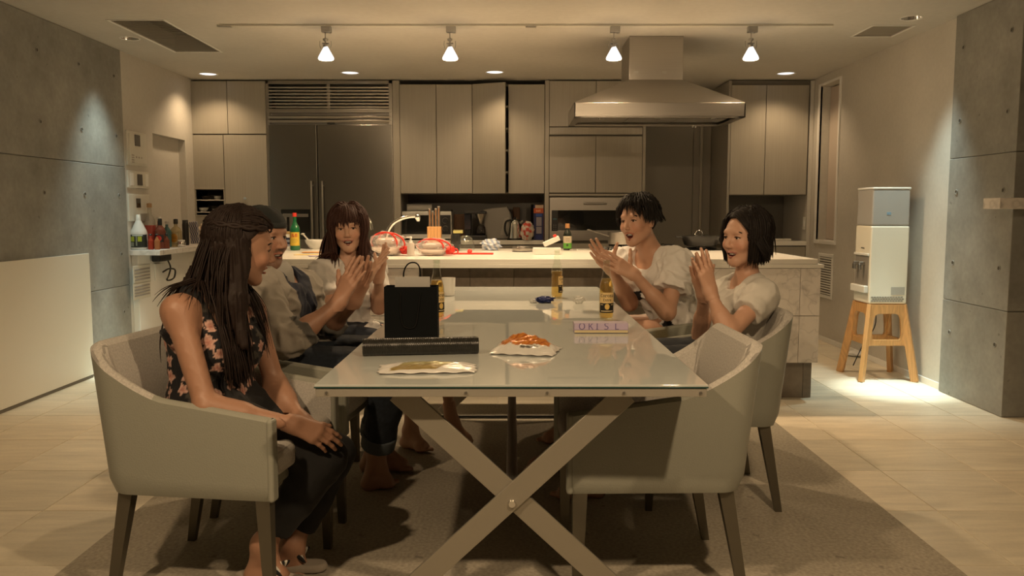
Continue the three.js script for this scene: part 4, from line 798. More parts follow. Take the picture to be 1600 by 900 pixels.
// locks of hair that start on the scalp, lie on the head along a comb direction, then fall, staying outside `solid`
function locks(o) {
  const P = [], I = [], K = 4, STEP = 0.013, n3 = V(0, 0, 0), e = 0.003, head = o.head ?? o.solid;
  const grad = (f, q) => n3.set(f(q.x + e, q.y, q.z) - f(q.x - e, q.y, q.z), f(q.x, q.y + e, q.z) - f(q.x, q.y - e, q.z), f(q.x, q.y, q.z + e) - f(q.x, q.y, q.z - e)).normalize();
  for (const s of o.starts) {
    let p = s.p.clone(), d = s.d.clone().normalize(), free = false; const path = [p.clone()], n = Math.max(4, Math.round(s.len / STEP)), g = s.pull ?? 0.16; grad(head, p); d.addScaledVector(n3, 0.06 - d.dot(n3)).normalize(); const wig = rr(-1, 1), ph = rr(0, 6), fall = s.fall ?? V(0, -1, 0), off = s.off ?? 0.008;
    for (let i = 0; i < n; i++) {
      d.lerp(fall, g).normalize();
      const q = add(p, [d, STEP]);
      q.x += 0.0006 * Math.sin(i * 0.5 + ph) * wig; q.z += 0.0006 * Math.cos(i * 0.43 + ph) * wig;
      const hd = head(q.x, q.y, q.z);
      if (!free && hd < 0.08) { grad(head, q); if (n3.dot(fall) > 0.30) free = true; else { const w = Math.min(1, (i + 1) / 3); q.addScaledVector(n3, (off - hd) * w); } }
      for (let it = 0; it < 2; it++) { const dd = o.solid(q.x, q.y, q.z) - off; if (dd >= 0) break; grad(o.solid, q); q.addScaledVector(n3, -dd); }
      d.copy(q).sub(p).normalize(); p = q; path.push(p.clone());
    }
    const base = P.length / 3, m = path.length; let ref = V(0.3, 0.2, 0.9);
    for (let i = 0; i < m; i++) {
      const t = path[Math.min(m - 1, i + 1)].clone().sub(path[Math.max(0, i - 1)]).normalize(), a = t.clone().cross(ref).normalize(), b = t.clone().cross(a); ref = b.negate(); 
      const u = i / (m - 1), r = s.r * (0.5 + 0.5 * Math.min(1, u * 5)) * (1 - Math.pow(u, 4) * 0.8);
      for (let k = 0; k < K; k++) { const w = k / K * Math.PI * 2, cw = Math.cos(w), sw = 0.55 * Math.sin(w); P.push(path[i].x + r * (cw * a.x + sw * b.x), path[i].y + r * (cw * a.y + sw * b.y), path[i].z + r * (cw * a.z + sw * b.z)); }
    }
    for (let i = 0; i + 1 < m; i++) for (let k = 0; k < K; k++) { const a = base + i * K + k, b = base + i * K + (k + 1) % K; I.push(a, b, a + K, b, b + K, a + K); }
  }
  const g = new THREE.BufferGeometry(); g.setAttribute('position', new THREE.Float32BufferAttribute(P, 3)); g.setIndex(I); g.computeVertexNormals(); return g;
}
// ---------- people ----------
const UP = V(0, 1, 0);
function person(o) {
  const J = o.J, b = o.b ?? 0.92, base = V(J.pel.x, 0.008, J.pel.z), t = thing('person', o.label, 'person', base);
  const put = (name, g, m, par = t, label) => { g.translate(-base.x, -base.y, -base.z); const q = obj(name, g, m, par, true); if (label) q.userData.label = label; return q; };
  const Lv = J.shL.clone().sub(J.shR).normalize(), Fv = Lv.clone().cross(UP).normalize();            // to the left, forward
  const HL = J.hipL.clone().sub(J.hipR).normalize();
  const hz = o.look.clone().normalize(), hx = (o.headUp ?? UP).clone().cross(hz).normalize(), hy = hz.clone().cross(hx).normalize(), hs = o.hs ?? 0.97;
  const W = (x, y, z) => add(J.head, [hx, x * hs], [hy, y * hs], [hz, z * hs]);
  const H = headShape(o.face), headW = (f) => { const g = inFrame(J.head, hx, hy, hz, (x, y, z) => f(x / hs, y / hs, z / hs)); return (x, y, z) => g(x, y, z) * hs; };
  const sk = o.skin ?? [0.50, 0.285, 0.19];
  const chest = o.chest ?? lerp3(J.shL, J.shR, 0.5);
  const spine = J.neck.clone().sub(J.pel).normalize();
  const torso = (inf = 0) => [
    [cone(add(J.hipL, [HL, 0.01]), add(J.hipR, [HL, -0.01]), 0.092 * b + inf, 0.092 * b + inf), 0.05],
    ...[-1, 1].map((s) => [cone(add(J.pel, [HL, s * 0.05 * b], [spine, 0.04]), add(chest, [Lv, s * 0.062 * b], [spine, -0.09]), (o.waist ?? 0.083) * b + inf, 0.096 * b + inf), 0.06]),
    [cone(add(J.shL, [Lv, -0.03], [spine, -0.03]), add(J.shR, [Lv, 0.03], [spine, -0.03]), 0.064 * b + inf, 0.064 * b + inf), 0.06],
    ...[J.shL, J.shR].map((s) => [cone(s, lerp3(s, J.neck, 0.9), 0.05 * b + inf, 0.040 * b + inf), 0.04]),
    ...(o.bust ? [-1, 1].map((s) => [ell(add(chest, [Lv, s * 0.062], [Fv, 0.062], [spine, -0.125]), o.bust + inf, o.bust * 1.05 + inf, o.bust + inf), 0.05]) : []),
  ];
  const armList = (s, inf = 0) => [[cone(J['sh' + s], J['el' + s], 0.047 * b + inf, 0.038 * b + inf), 0.03], [cone(J['el' + s], J['wr' + s], 0.039 * b + inf, 0.0255 * b + inf), 0.02], [cone(lerp3(J['el' + s], J['wr' + s], 0.05), lerp3(J['el' + s], J['wr' + s], 0.4), 0.036 * b + inf, 0.036 * b + inf), 0.03]];
  const legList = (s, inf = 0) => J['kn' + s] ? [[cone(J['hip' + s], J['kn' + s], 0.083 * b + inf, 0.056 * b + inf), 0.05], [cone(J['kn' + s], J['an' + s], 0.053 * b + inf, 0.034 * b + inf), 0.03], [cone(lerp3(J['kn' + s], J['an' + s], 0.15), lerp3(J['kn' + s], J['an' + s], 0.5), 0.05 * b + inf, 0.046 * b + inf), 0.03]] : [];
  const neckF = cone(add(J.neck, [spine, -0.02]), W(0, -0.05, -0.022), (o.neckR ?? 0.05), (o.neckR ?? 0.05) * 0.94);
  const bodyF = blend([...torso(-0.004), [neckF, 0.04], ...armList('L'), ...armList('R'), ...legList('L', -0.006), ...legList('R', -0.006)]);
  const skinC = () => sk;
  const all = Object.values(J).filter((p) => p.isVector3), [lo, hi] = boundsOf(all, 0.16);
  const parts = [mesh(bodyF, lo, hi, 0.0105, skinC)];
  // head, with the neck running down into the body
  const headF = headW(H.f), headAll = (x, y, z) => smin(headF(x, y, z), neckF(x, y, z), 0.025);
  const lip = o.lips ?? [sk[0] * 0.85, sk[1] * 0.6, sk[2] * 0.58], beard = o.beard;
  const hc = (x, y, z) => {
    const a = x - J.head.x, c = y - J.head.y, d = z - J.head.z, lx = (a * hx.x + c * hx.y + d * hx.z) / hs, ly = (a * hy.x + c * hy.y + d * hy.z) / hs, lz = (a * hz.x + c * hz.y + d * hz.z) / hs;
    if (lz > 0.05 && H.cut(lx, ly, lz) < 0.0022 && lz < 0.0835) return [0.10, 0.016, 0.013];
    if (lz > 0.05 && Math.min(H.up(lx, ly, lz), H.low(lx, ly, lz)) < 0.0022) return lip;
    let k = 0.06 * smooth(0.04, 0.0, Math.hypot(Math.abs(lx) - 0.042, ly + 0.028)), c2 = [sk[0] * (1 + k), sk[1] * (1 - k * 1.3), sk[2] * (1 - k * 1.5)];
    if (beard) { const j = smooth(-0.036, -0.062, ly) * smooth(-0.03, 0.01, lz) + 0.9 * smooth(0.016, 0.006, Math.abs(ly + 0.045)) * smooth(0.03, 0.02, Math.abs(lx)) * smooth(0.05, 0.07, lz); const n = 0.75 + 0.25 * nz(lx * 300, ly * 300, lz * 300), q = clamp(j * n) * beard; c2 = c2.map((v, i) => mix(v, [0.03, 0.022, 0.018][i], q)); }
    return c2;
  };
  const [hlo, hhi] = boundsOf([W(-0.09, -0.125, -0.12), W(0.09, 0.125, 0.12), W(-0.09, 0.125, 0.12), W(0.09, -0.125, -0.12), W(0.09, -0.125, 0.12), W(-0.09, 0.125, -0.12)], 0.01);
  parts.push(mesh(headAll, hlo, hhi, 0.0031, hc));
  for (const s of ['L', 'R']) { const h = o.hands?.[s]; if (!h) continue; const q = handShape(J['wr' + s], h.dir, h.palm, s === 'R' ? 1 : -1, { scale: o.handScale ?? 0.95, ...h }), [a, c] = boundsOf(q.pts, 0.03); q.list.push([cone(lerp3(J['el' + s], J['wr' + s], 0.85), J['wr' + s], 0.028 * b, 0.0255 * b), 0.02]); parts.push(mesh(blend(q.list), a, c, 0.0032, skinC)); }
  for (const s of ['L', 'R']) {
    if (!J['an' + s] || !J['toe' + s]) continue;
    const an = J['an' + s], toe = J['toe' + s], f = toe.clone().sub(an), fd = o.footUp ? f.clone().normalize() : V(f.x, 0, f.z).normalize(), side = UP.clone().cross(fd).normalize(), dn = fd.clone().cross(side).normalize().negate();
    const heel = o.heel?.[s] ?? add(V(an.x, 0.037, an.z), [fd, -0.035]), ballp = add(toe, [fd, -0.055]), list = [[cone(an, heel, 0.034, 0.027), 0.02], [cone(an, add(ballp, [UP, 0.012]), 0.032, 0.02), 0.03], [cone(heel, ballp, 0.026, 0.024), 0.03], [cone(add(ballp, [side, -0.02]), add(ballp, [side, 0.02]), 0.018, 0.018), 0.02], [cone(lerp3(J['kn' + s], an, 0.8), an, 0.033, 0.034), 0.02]], sg = s === 'L' ? -1 : 1;
    for (let i = 0; i < 5; i++) { const q = add(ballp, [side, sg * (0.027 - i * 0.0135)], [UP, -0.006]); list.push([cone(q, add(q, [fd, 0.045 - i * 0.006], [UP, -0.002]), i ? 0.009 : 0.012, i ? 0.0075 : 0.0105), 0.006]); }
    const [a, c] = boundsOf([an, toe, heel, lerp3(J['kn' + s], an, 0.8)], 0.05); parts.push(mesh(blend(list), a, c, 0.0052, skinC));
  }
  put('body', join(parts.map((g) => { const q = g.toNonIndexed(); return q; })), skinM);
  // eyes, brows, teeth
  if (!o.noFace) for (const s of [-1, 1]) {
    const e = new THREE.SphereGeometry(0.0124 * hs, 16, 12), c = W(s * 0.031, 0.0055, 0.0648); e.translate(c.x, c.y, c.z);
    const eye = put('eye', e, eyeWhite);
    const gz = o.gaze ? o.gaze.clone().sub(J.head).normalize() : hz, dirE = hz.clone().lerp(gz, 0.6).normalize(), ir = new THREE.SphereGeometry(0.0078 * hs, 12, 10), ic = add(c, [dirE, 0.0063 * hs]); ir.translate(ic.x, ic.y, ic.z); put('iris', ir, irisM, eye);
    const lash = tube([W(s * 0.0165, 0.0065, 0.0755), W(s * 0.024, 0.0108, 0.0792), W(s * 0.033, 0.0118, 0.0795), W(s * 0.041, 0.0095, 0.0762), W(s * 0.0475, 0.006, 0.071)], 0.0016 * hs, 14, 5); put('eyelash', lash, o.browMat);
    const bt = o.browT ?? 0.0026, brow = tube([W(s * 0.014, 0.0285, 0.0835), W(s * 0.025, 0.0325, 0.0825), W(s * 0.038, 0.0325, 0.0765), W(s * 0.050, 0.027, 0.066)], bt * hs, 14, 5); put('eyebrow', brow, o.browMat);
  }
  if (!o.noFace && (o.face?.open ?? 0.5) > 0.05) {
    const arc = []; for (let i = 0; i <= 10; i++) { const a = mix(-0.95, 0.95, i / 10); arc.push([Math.sin(a) * 0.020, Math.cos(a) * 0.022 + 0.0555]); }
    const P = [], I = []; arc.forEach(([x, z]) => { for (const y of [H.uy - 0.001, H.uy - 0.0085]) { const p = W(x, y, z); P.push(p.x, p.y, p.z); } }); for (let i = 0; i < 10; i++) I.push(i * 2, i * 2 + 1, i * 2 + 2, i * 2 + 1, i * 2 + 3, i * 2 + 2);
    const g = new THREE.BufferGeometry(); g.setAttribute('position', new THREE.Float32BufferAttribute(P, 3)); g.setIndex(I); g.computeVertexNormals(); put('teeth', g, teethM);
  }
  const wr = (x, y, z, a = 0.004) => a * (nz(x * 13, y * 9, z * 13) + 1.5 * (Math.abs(nz(x * 15 + y * 13 + 3, y * 12 - x * 9, z * 17)) * 2 - 0.4) + 0.5 * nz(x * 27 + y * 14, y * 19 - x * 12, z * 27));
  const ctx = { t, put, J, W, H, Lv, Fv, HL, spine, chest, torso, armList, legList, neckF, headF, hx, hy, hz, hs, b, lo, hi, wr, bodyF, base };
  // T-shirt: sleeves to part of the upper arm, round neck, hem at the hips
  ctx.shirt = (q) => {
    const inf = q.inf ?? 0.014, list = [...torso(inf)];
    for (const s of ['L', 'R']) {
      const a = J['sh' + s], e = J['el' + s], f = q.sleeve ?? 0.55, end = lerp3(a, e, f), dir = e.clone().sub(a).normalize();
      if (f > 0.05 && f <= 1) { const c = cone(a, lerp3(a, e, Math.min(1, f + 0.15)), 0.054 * b + inf, (q.cuff ?? 0.052) * b + inf), pl = plane(end, dir); list.push([(x, y, z) => smax(c(x, y, z), pl(x, y, z), 0.006), 0.035]); }
      if (f > 1) { const w = J['wr' + s], fe = lerp3(e, w, f - 1), d2 = w.clone().sub(e).normalize(), c1 = cone(a, e, 0.052 * b + inf, 0.043 * b + inf), c2 = cone(e, w, 0.046 * b + inf, 0.040 * b + inf), pl = plane(fe, d2); list.push([c1, 0.035]); list.push([(x, y, z) => smax(c2(x, y, z), pl(x, y, z), 0.006), 0.02]); }
    }
    const B = blend(list), nk = q.neckHole ?? cone(add(J.neck, [spine, -0.005], [Fv, 0.03]), W(0, -0.05, 0.0), 0.068, 0.09), hem = plane(add(J.pel, [spine, q.hem ?? -0.03]), spine.clone().negate());
    return (x, y, z) => { let d = B(x, y, z); if (d < 0.03 && d > -0.05) d += wr(x, y, z, q.wrinkle ?? 0.0045); d = smax(d, -nk(x, y, z), 0.006); d = smax(d, hem(x, y, z), 0.008); if (q.cut) d = smax(d, q.cut(x, y, z), 0.008); return d; };
  };
  ctx.pants = (q = {}) => {                                  // legs cut at the cuff
    const inf = q.inf ?? 0.012, list = [[cone(J.hipL, J.hipR, 0.094 * b + inf, 0.094 * b + inf), 0.05], [cone(J.pel, add(J.pel, [spine, 0.06]), 0.1 * b + inf, 0.095 * b + inf), 0.05]];
    for (const s of ['L', 'R']) { if (!J['kn' + s]) continue; const k = J['kn' + s], a = J['an' + s], n = a.clone().sub(k).normalize(), pl = plane(lerp3(k, a, q.len ?? 0.85), n), th = cone(J['hip' + s], k, 0.083 * b + inf, 0.060 * b + inf), c = blend([[cone(k, a, 0.058 * b + inf, (q.hemR ?? 0.046) * b + inf), 0.02], [cone(lerp3(k, a, 0.15), lerp3(k, a, 0.5), 0.052 * b + inf, 0.05 * b + inf), 0.03]]); list.push([th, 0.05], [(x, y, z) => smax(c(x, y, z), pl(x, y, z), 0.006), 0.03]); }
    const B = blend(list), top = plane(add(J.pel, [spine, 0.10]), spine);
    return (x, y, z) => { let d = B(x, y, z); if (Math.abs(d) < 0.04) d += wr(x, y, z, 0.003); return smax(d, top(x, y, z), 0.01); };
  };
  // scalp cap under the locks
  ctx.scalp = (thick, hairline) => { const e = ell(V(0, 0.034, -0.018), 0.074 + thick, 0.082 + thick, 0.093 + thick), f = (x, y, z) => smax(e(x, y, z), hairline(x, y, z), 0.008); return mesh(headW(f), hlo.clone().addScalar(-0.02), hhi.clone().addScalar(0.02), 0.005); };
  ctx.scalpPoint = (phi, th, off = 0.004) => W((0.074 + off) * Math.cos(th) * Math.sin(phi), 0.034 + (0.082 + off) * Math.sin(th), -0.018 + (0.093 + off) * Math.cos(th) * Math.cos(phi));
  ctx.dirL = (x, y, z) => add(V(0, 0, 0), [hx, x], [hy, y], [hz, z]).normalize();
  ctx.headSolid = headW(blend([[ell(V(0, 0.034, -0.018), 0.076, 0.084, 0.095), 0.01], [ell(V(0, -0.02, 0.015), 0.064, 0.09, 0.066), 0.03]]));
  o.dress(ctx);
  return t;
}
const hairMat = (r, g, b) => M([r, g, b], { roughness: 0.62, specularIntensity: 0.6 });
const flat = (c) => () => c;
const hairline = (front, side, back) => (x, y, z) => { const t = smooth(-0.03, 0.055, z), h = z < -0.03 ? mix(back, side, smooth(-0.09, -0.03, z)) : mix(side, front, t); return h - y; };

// --- woman in the floral top (front left)
{
  const J = { pel: V(-0.985, 0.565, -2.575), hipL: V(-0.94, 0.555, -2.66), hipR: V(-0.95, 0.555, -2.49), shR: at(277, 484, 2.40), shL: at(392, 482, 2.74), neck: at(338, 452, 2.57), head: at(379, 386, 2.57),
    elR: at(322, 635, 2.33), wrR: at(456, 662, 2.40), elL: at(430, 600, 2.72), wrL: at(470, 655, 2.60),
    knR: at(508, 716, 2.50), knL: at(522, 708, 2.66), anR: at(412, 850, 2.47), anL: at(457, 850, 2.58), toeR: at(462, 905, 2.45), toeL: at(497, 893, 2.58) };
  const brown = hairMat(0.016, 0.0085, 0.006);
  person({ label: 'long haired woman in a black floral sleeveless top sitting with hands on knees', J, b: 0.86, hs: 0.98, bust: 0.052, neckR: 0.046, look: V(0.84, -0.2, -0.50), headUp: V(0.22, 1, 0), gaze: V(1, 1, -4), handScale: 0.92, skin: [0.36, 0.195, 0.125],  // skin darkened evenly, the shade on her is put into this colour
    face: { open: 0.25 }, browMat: brown,
    hands: { R: { dir: V(0.88, -0.42, -0.12), palm: V(-0.25, -0.62, -0.74), curl: [0.22, 0.24, 0.26, 0.28], thumbOut: 0.35, spread: 0.03 }, L: { dir: V(0.85, -0.35, 0.45), palm: V(-0.2, -1, 0), curl: [0.3, 0.3, 0.3, 0.3], thumbOut: 0.4, spread: 0.03 } },
    dress(c) {
      const { put, torso, spine, Fv, Lv, chest, wr } = c;
      // top: loose body with straps
      const B = blend(torso(0.019)), up = plane(add(chest, [spine, -0.05]), add(spine, [Fv, -0.12])), hem = plane(add(J.pel, [spine, -0.05]), spine.clone().negate());
      const straps = blend(['L', 'R'].map((s) => { const sh = lerp3(J['sh' + s], J.neck, 0.30); return [cone(add(sh, [Fv, -0.05], [spine, -0.02]), add(sh, [Fv, 0.05], [spine, -0.02]), 0.058, 0.055), 0.02]; })), strapFull = blend(['L', 'R'].flatMap((s) => { const sh = lerp3(J['sh' + s], J.neck, 0.30), a = add(sh, [spine, 0.030]), f = add(chest, [Lv, (s === 'L' ? 1 : -1) * 0.085], [Fv, 0.085], [spine, -0.13]), r = add(chest, [Lv, (s === 'L' ? 1 : -1) * 0.085], [Fv, -0.085], [spine, -0.12]); return [[cone(a, f, 0.026, 0.035), 0.02], [cone(a, r, 0.028, 0.04), 0.02]]; }));
      const armholes = ['L', 'R'].map((s) => cone(add(J['sh' + s], [spine, 0.02]), lerp3(J['sh' + s], J['el' + s], 0.45), 0.062, 0.055));
      const f = (x, y, z) => { let d = B(x, y, z); if (Math.abs(d) < 0.05) d += wr(x, y, z, 0.005); d = smax(d, up(x, y, z), 0.012); d = smax(d, hem(x, y, z), 0.01); for (const a of armholes) d = smax(d, -a(x, y, z), 0.012); const st = smax(strapFull(x, y, z), B(x, y, z) - 0.004, 0.006); return smin(d, st, 0.01); };
      // printed flowers: pink blossoms scattered on black
      const [lo, hi] = boundsOf([J.pel, J.shL, J.shR, J.neck], 0.17), bare = mesh(f, lo, hi, 0.02).attributes.position, cells = [];
      for (let i = 0; i < 2600; i++) { const k = Math.floor(rnd() * bare.count), q = [bare.getX(k), bare.getY(k), bare.getZ(k), rr(0.017, 0.028), rr(0, 6), rnd()]; if (cells.every((w) => Math.hypot(w[0] - q[0], w[1] - q[1], w[2] - q[2]) > (w[3] + q[3]) * 0.98)) cells.push(q); }
      const col = (x, y, z) => { for (const q of cells) { const dx = x - q[0], dy = y - q[1], dz = z - q[2], r = Math.sqrt(dx * dx + dy * dy + dz * dz); if (r > q[3] * 1.3) continue; const a = Math.atan2(dy, dx + dz), e = q[3] * (0.86 + 0.24 * Math.cos(a * 5 + q[4])); if (r < e) { const k = r / e, n = 0.8 + 0.35 * nz(x * 190, y * 190, z * 190); return q[5] < 0.84 ? [mix(0.42, 0.76, k) * n, mix(0.15, 0.50, k) * n, mix(0.11, 0.41, k) * n] : [0.06, 0.055, 0.045]; } } return [0.010, 0.010, 0.012]; };
      put('floral_top', mesh(f, lo, hi, 0.0048, col), clothM, undefined, 'black sleeveless top with pink flower print');
      const pf = c.pants({ len: 0.83 }), [a, e] = boundsOf([J.pel, J.hipL, J.hipR, J.knL, J.knR, J.anL, J.anR], 0.13); put('trousers', mesh(pf, a, e, 0.009, flat([0.012, 0.012, 0.013])), clothM, undefined, 'black cropped trousers');
      put('hair_base', c.scalp(0.012, hairline(0.082, 0.012, -0.09)), brown);
      const solidB = blend([...torso(0.012), [c.neckF, 0.02], ...c.armList('R', 0.006)]), solid = (x, y, z) => Math.min(c.headSolid(x, y, z), solidB(x, y, z)), starts = [];
      for (let i = 0; i < 1300; i++) {
        const phi = rr(1.72, Math.PI) * (i % 5 ? -1 : 1), th = rr(-0.45, 1.5), back = Math.abs(phi) > 2.5;
        starts.push({ p: c.scalpPoint(phi, th, 0.008), d: c.dirL(Math.sin(phi) * 0.8, -0.5, -0.45), len: back ? rr(0.20, 0.29) : rr(0.36, 0.47) + 0.08 * Math.max(0, th), r: rr(0.0018, 0.0036), pull: 0.16, off: rr(0.004, 0.018), fall: back ? V(i % 5 ? rr(-0.36, 0.05) : rr(-0.05, 0.05), -1, rr(-0.06, 0.02)).normalize() : V(rr(-0.01, 0.13), -1, rr(-0.03, 0.03)).normalize() });
      }
      for (let i = 0; i < 380; i++) { const phi = rr(0.1, 1.45) * (i % 3 ? -1 : 1), th = rr(0.35, 1.5); starts.push({ p: c.scalpPoint(phi, th, 0.008), d: c.dirL(Math.sin(phi) * 0.35, 0.05, -1), len: rr(0.09, 0.14), r: rr(0.0024, 0.004), pull: 0.05, off: rr(0.008, 0.015), fall: c.dirL(0, -0.55, -0.8) }); }
      const hb = blend([[cone(c.W(-0.05, 0.02, -0.03), at(366, 470, 2.49), 0.045, 0.034), 0.05], [cone(at(366, 470, 2.49), at(380, 540, 2.46), 0.034, 0.014), 0.04], [cone(c.W(-0.01, 0.0, -0.07), at(318, 440, 2.53), 0.055, 0.045), 0.05], [cone(at(318, 440, 2.53), at(268, 482, 2.50), 0.045, 0.012), 0.04]]), hg = (x, y, z) => hb(x, y, z) + 0.003 * Math.sin(x * 330 + 9 * nz(x * 8, y * 3, z * 8)) + 0.002 * Math.sin(z * 410 + x * 200);
      put('hair_mass', mesh(hg, at(230, 560, 2.62).addScalar(-0.1), c.W(0, 0.06, 0).addScalar(0.16), 0.006), brown);
      put('hair', locks({ starts, solid, head: c.headSolid }), brown, undefined, 'long dark brown hair, half tied back');
      const tw = []; for (const s of [-1, 1]) for (let k = 0; k < 2; k++) { const pts = []; for (let i = 0; i <= 14; i++) { const u = i / 14, phi = s * mix(0.9, 3.0, u), th = mix(0.45, 0.25, u) + 0.05 * Math.sin(u * 16 + k * 3.1); pts.push(c.scalpPoint(phi, th, 0.019)); } tw.push(tube(pts, 0.0065, 40, 6)); } put('hair_twist', join(tw), brown);
      // flat shoes with striped bows
      for (const s of ['L', 'R']) {
        const an = J['an' + s], toe = J['toe' + s], fd = V(toe.x - an.x, 0, toe.z - an.z).normalize(), side = UP.clone().cross(fd).normalize(), y = Math.max(0.03, toe.y), m = add(V(toe.x, y, toe.z), [fd, -0.07]);
        const sh = blend([[cone(add(m, [fd, -0.10], [UP, -0.012]), add(m, [fd, 0.065], [UP, -0.012]), 0.036, 0.036), 0.02]]), top = plane(add(m, [UP, 0.006]), UP), bot = plane(V(0, 0.010, 0), V(0, -1, 0));
        const shoe = put('shoe', mesh((x, y2, z) => smax(smax(sh(x, y2, z), top(x, y2, z), 0.008), bot(x, y2, z), 0.003), m.clone().addScalar(-0.17), m.clone().addScalar(0.15), 0.005, flat([0.32, 0.28, 0.23])), clothM);
        const bow = []; for (let k = -3; k <= 3; k++) bow.push(moved(ball(0.01, 0, 0, 0, 0.7, 2.4, 0.35, 10), m.x + side.x * k * 0.009 + fd.x * 0.02, m.y + 0.03, m.z + side.z * k * 0.009 + fd.z * 0.02, 0.0, 0, -k * 0.28));
        put('bow', join(bow.map((g, i) => { const n = g.attributes.position.count, cc = i % 2 ? [0.6, 0.58, 0.52] : [0.012, 0.012, 0.012], a = new Float32Array(n * 3); for (let q = 0; q < n; q++) a.set(cc, q * 3); g.setAttribute('color', new THREE.BufferAttribute(a, 3)); return g; })), clothM, shoe, 'black and white striped bow');
      }
    } });
}
// --- man in the cap (middle left)
{
  const J = { pel: V(-0.97, 0.57, -3.27), hipL: V(-0.89, 0.56, -3.37), hipR: V(-0.93, 0.56, -3.17), shR: at(408, 452, 3.06), shL: at(474, 446, 3.44), neck: at(430, 432, 3.24), head: at(408, 371, 3.22),
    elR: at(450, 535, 2.94), wrR: at(529, 474, 3.02), elL: at(505, 520, 3.40), wrL: at(553, 472, 3.16),
    knR: V(-0.47, 0.575, -3.22), knL: V(-0.50, 0.60, -3.42), anR: at(588, 708, 3.36), anL: V(-0.62, 0.15, -3.6), toeR: V(-0.475, 0.036, -3.38), toeL: V(-0.44, 0.036, -3.6) };
  J.head = at(412, 372, 3.22);
  const dark = hairMat(0.014, 0.010, 0.008);
  person({ label: 'man in a dark cap and grey sleeved navy shirt clapping beside the long haired woman', J, b: 1.0, hs: 1.0, neckR: 0.057, look: V(0.90, -0.06, 0.42), gaze: V(2, 1.1, -3), skin: [0.40, 0.22, 0.145], face: { male: true, open: 0.3 }, browMat: dark, browT: 0.0036, beard: 0.72, handScale: 1.02,
    hands: { R: { dir: V(0.45, 0.9, -0.05), palm: V(0.55, -0.2, -0.85), curl: [0.06, 0.06, 0.08, 0.1], spread: 0.07, thumbOut: 0.75, thumbIn: 0.1 }, L: { dir: V(0.42, 0.9, 0.1), palm: V(-0.5, 0.2, 0.85), curl: [0.08, 0.08, 0.1, 0.1], spread: 0.06, thumbOut: 0.6 } },
    dress(c) {
      const { put } = c, f = c.shirt({ sleeve: 1.38, hem: -0.05, wrinkle: 0.009 }), grey = [0.30, 0.275, 0.235], navy = [0.022, 0.026, 0.043], cuff = [0.10, 0.095, 0.085];
      const tA = ['L', 'R'].map((s) => [cone(J['sh' + s], J['el' + s], 0, 0), cone(J['el' + s], J['wr' + s], 0, 0), plane(lerp3(J['el' + s], J['wr' + s], 0.26), J['wr' + s].clone().sub(J['el' + s])), lerp3(J['sh' + s], J.neck, 0.45)]);
      const col = (x, y, z) => { const p = V(x, y, z); for (const [u, l, pl, inn] of tA) { const du = u(x, y, z), dl = l(x, y, z); if (dl < 0.068 && pl(x, y, z) > 0) return cuff; if (dl < 0.072 || du < 0.068) return grey; } const q = p.clone().sub(c.chest); const fx = q.dot(c.Lv), fy = q.dot(c.spine); if (fx < -0.085 - fy * 0.15 || fx > 0.10 + fy * 0.1 || q.dot(c.Fv) < -0.03) return grey; if (q.dot(c.Fv) > 0 && fx > 0.05 && fx < 0.10 && fy < -0.15 && fy > -0.19) return [0.45, 0.26, 0.05]; return navy; };
      const [lo, hi] = boundsOf([J.pel, J.shL, J.shR, J.neck, J.elL, J.elR, J.wrL, J.wrR], 0.15); put('shirt', mesh(f, lo, hi, 0.0068, col), clothM, undefined, 'navy shirt with grey pushed-up sleeves');
      const collar = c.put('undershirt', mesh(blend([[cone(add(J.neck, [c.spine, -0.05], [c.Fv, 0.02]), add(J.neck, [c.spine, 0.01], [c.Fv, 0.012]), 0.062, 0.06), 0.01]]), add(J.neck, [UP, -0.15]).addScalar(-0.06), J.neck.clone().addScalar(0.12), 0.007, flat([0.35, 0.34, 0.31])), clothM);
      const pf = c.pants({ len: 0.9, hemR: 0.056 }), [a, e] = boundsOf([J.pel, J.hipL, J.hipR, J.knL, J.knR, J.anL, J.anR], 0.13), denim = [0.017, 0.024, 0.036];
      put('jeans', mesh(pf, a, e, 0.009, (x, y, z) => { const n = 0.8 + 0.4 * nz(x * 120, y * 120, z * 120); return denim.map((v) => v * n); }), clothM, undefined, 'dark blue jeans');
      for (const s of ['R', 'L']) { const k = J['kn' + s], an = J['an' + s], p0 = lerp3(k, an, 0.78), p1 = lerp3(k, an, 0.92), n = an.clone().sub(k).normalize(), A = plane(p0, n.clone().negate()), B2 = plane(p1, n), q = cone(k, an, 0.08, 0.071); put('turned_up_cuff', mesh((x, y, z) => smax(smax(q(x, y, z), A(x, y, z), 0.004), B2(x, y, z), 0.004), p0.clone().min(p1).addScalar(-0.1), p0.clone().max(p1).addScalar(0.1), 0.0065, flat([0.085, 0.10, 0.115])), clothM); }
      put('hair', c.scalp(0.008, hairline(0.07, -0.005, -0.06)), dark);
      // cap worn backwards
      const cap = ell(V(0, 0.046, -0.016), 0.087, 0.083, 0.106), cut = (x, y, z) => 0.046 - 0.2 * z * 0.1 - y, cf = inFrame(J.head, c.hx, c.hy, c.hz, (x, y, z) => smax(cap(x, y, z) + 0.0016 * Math.sin(Math.atan2(x, z) * 6), cut(x, y, z), 0.004)), band = inFrame(J.head, c.hx, c.hy, c.hz, (x, y, z) => smax(cap(x, y, z) - 0.002, Math.abs(y - 0.056) - 0.011, 0.003));
      const bl = J.head.clone().addScalar(-0.16), bh = J.head.clone().addScalar(0.17), capM = [0.014, 0.017, 0.017];
      const cp = put('cap', mesh(cf, bl, bh, 0.005, flat(capM)), clothM, undefined, 'dark cap worn backwards'); put('cap_band', mesh(band, bl, bh, 0.005, flat([0.026, 0.03, 0.029])), clothM, cp);
    } });
}
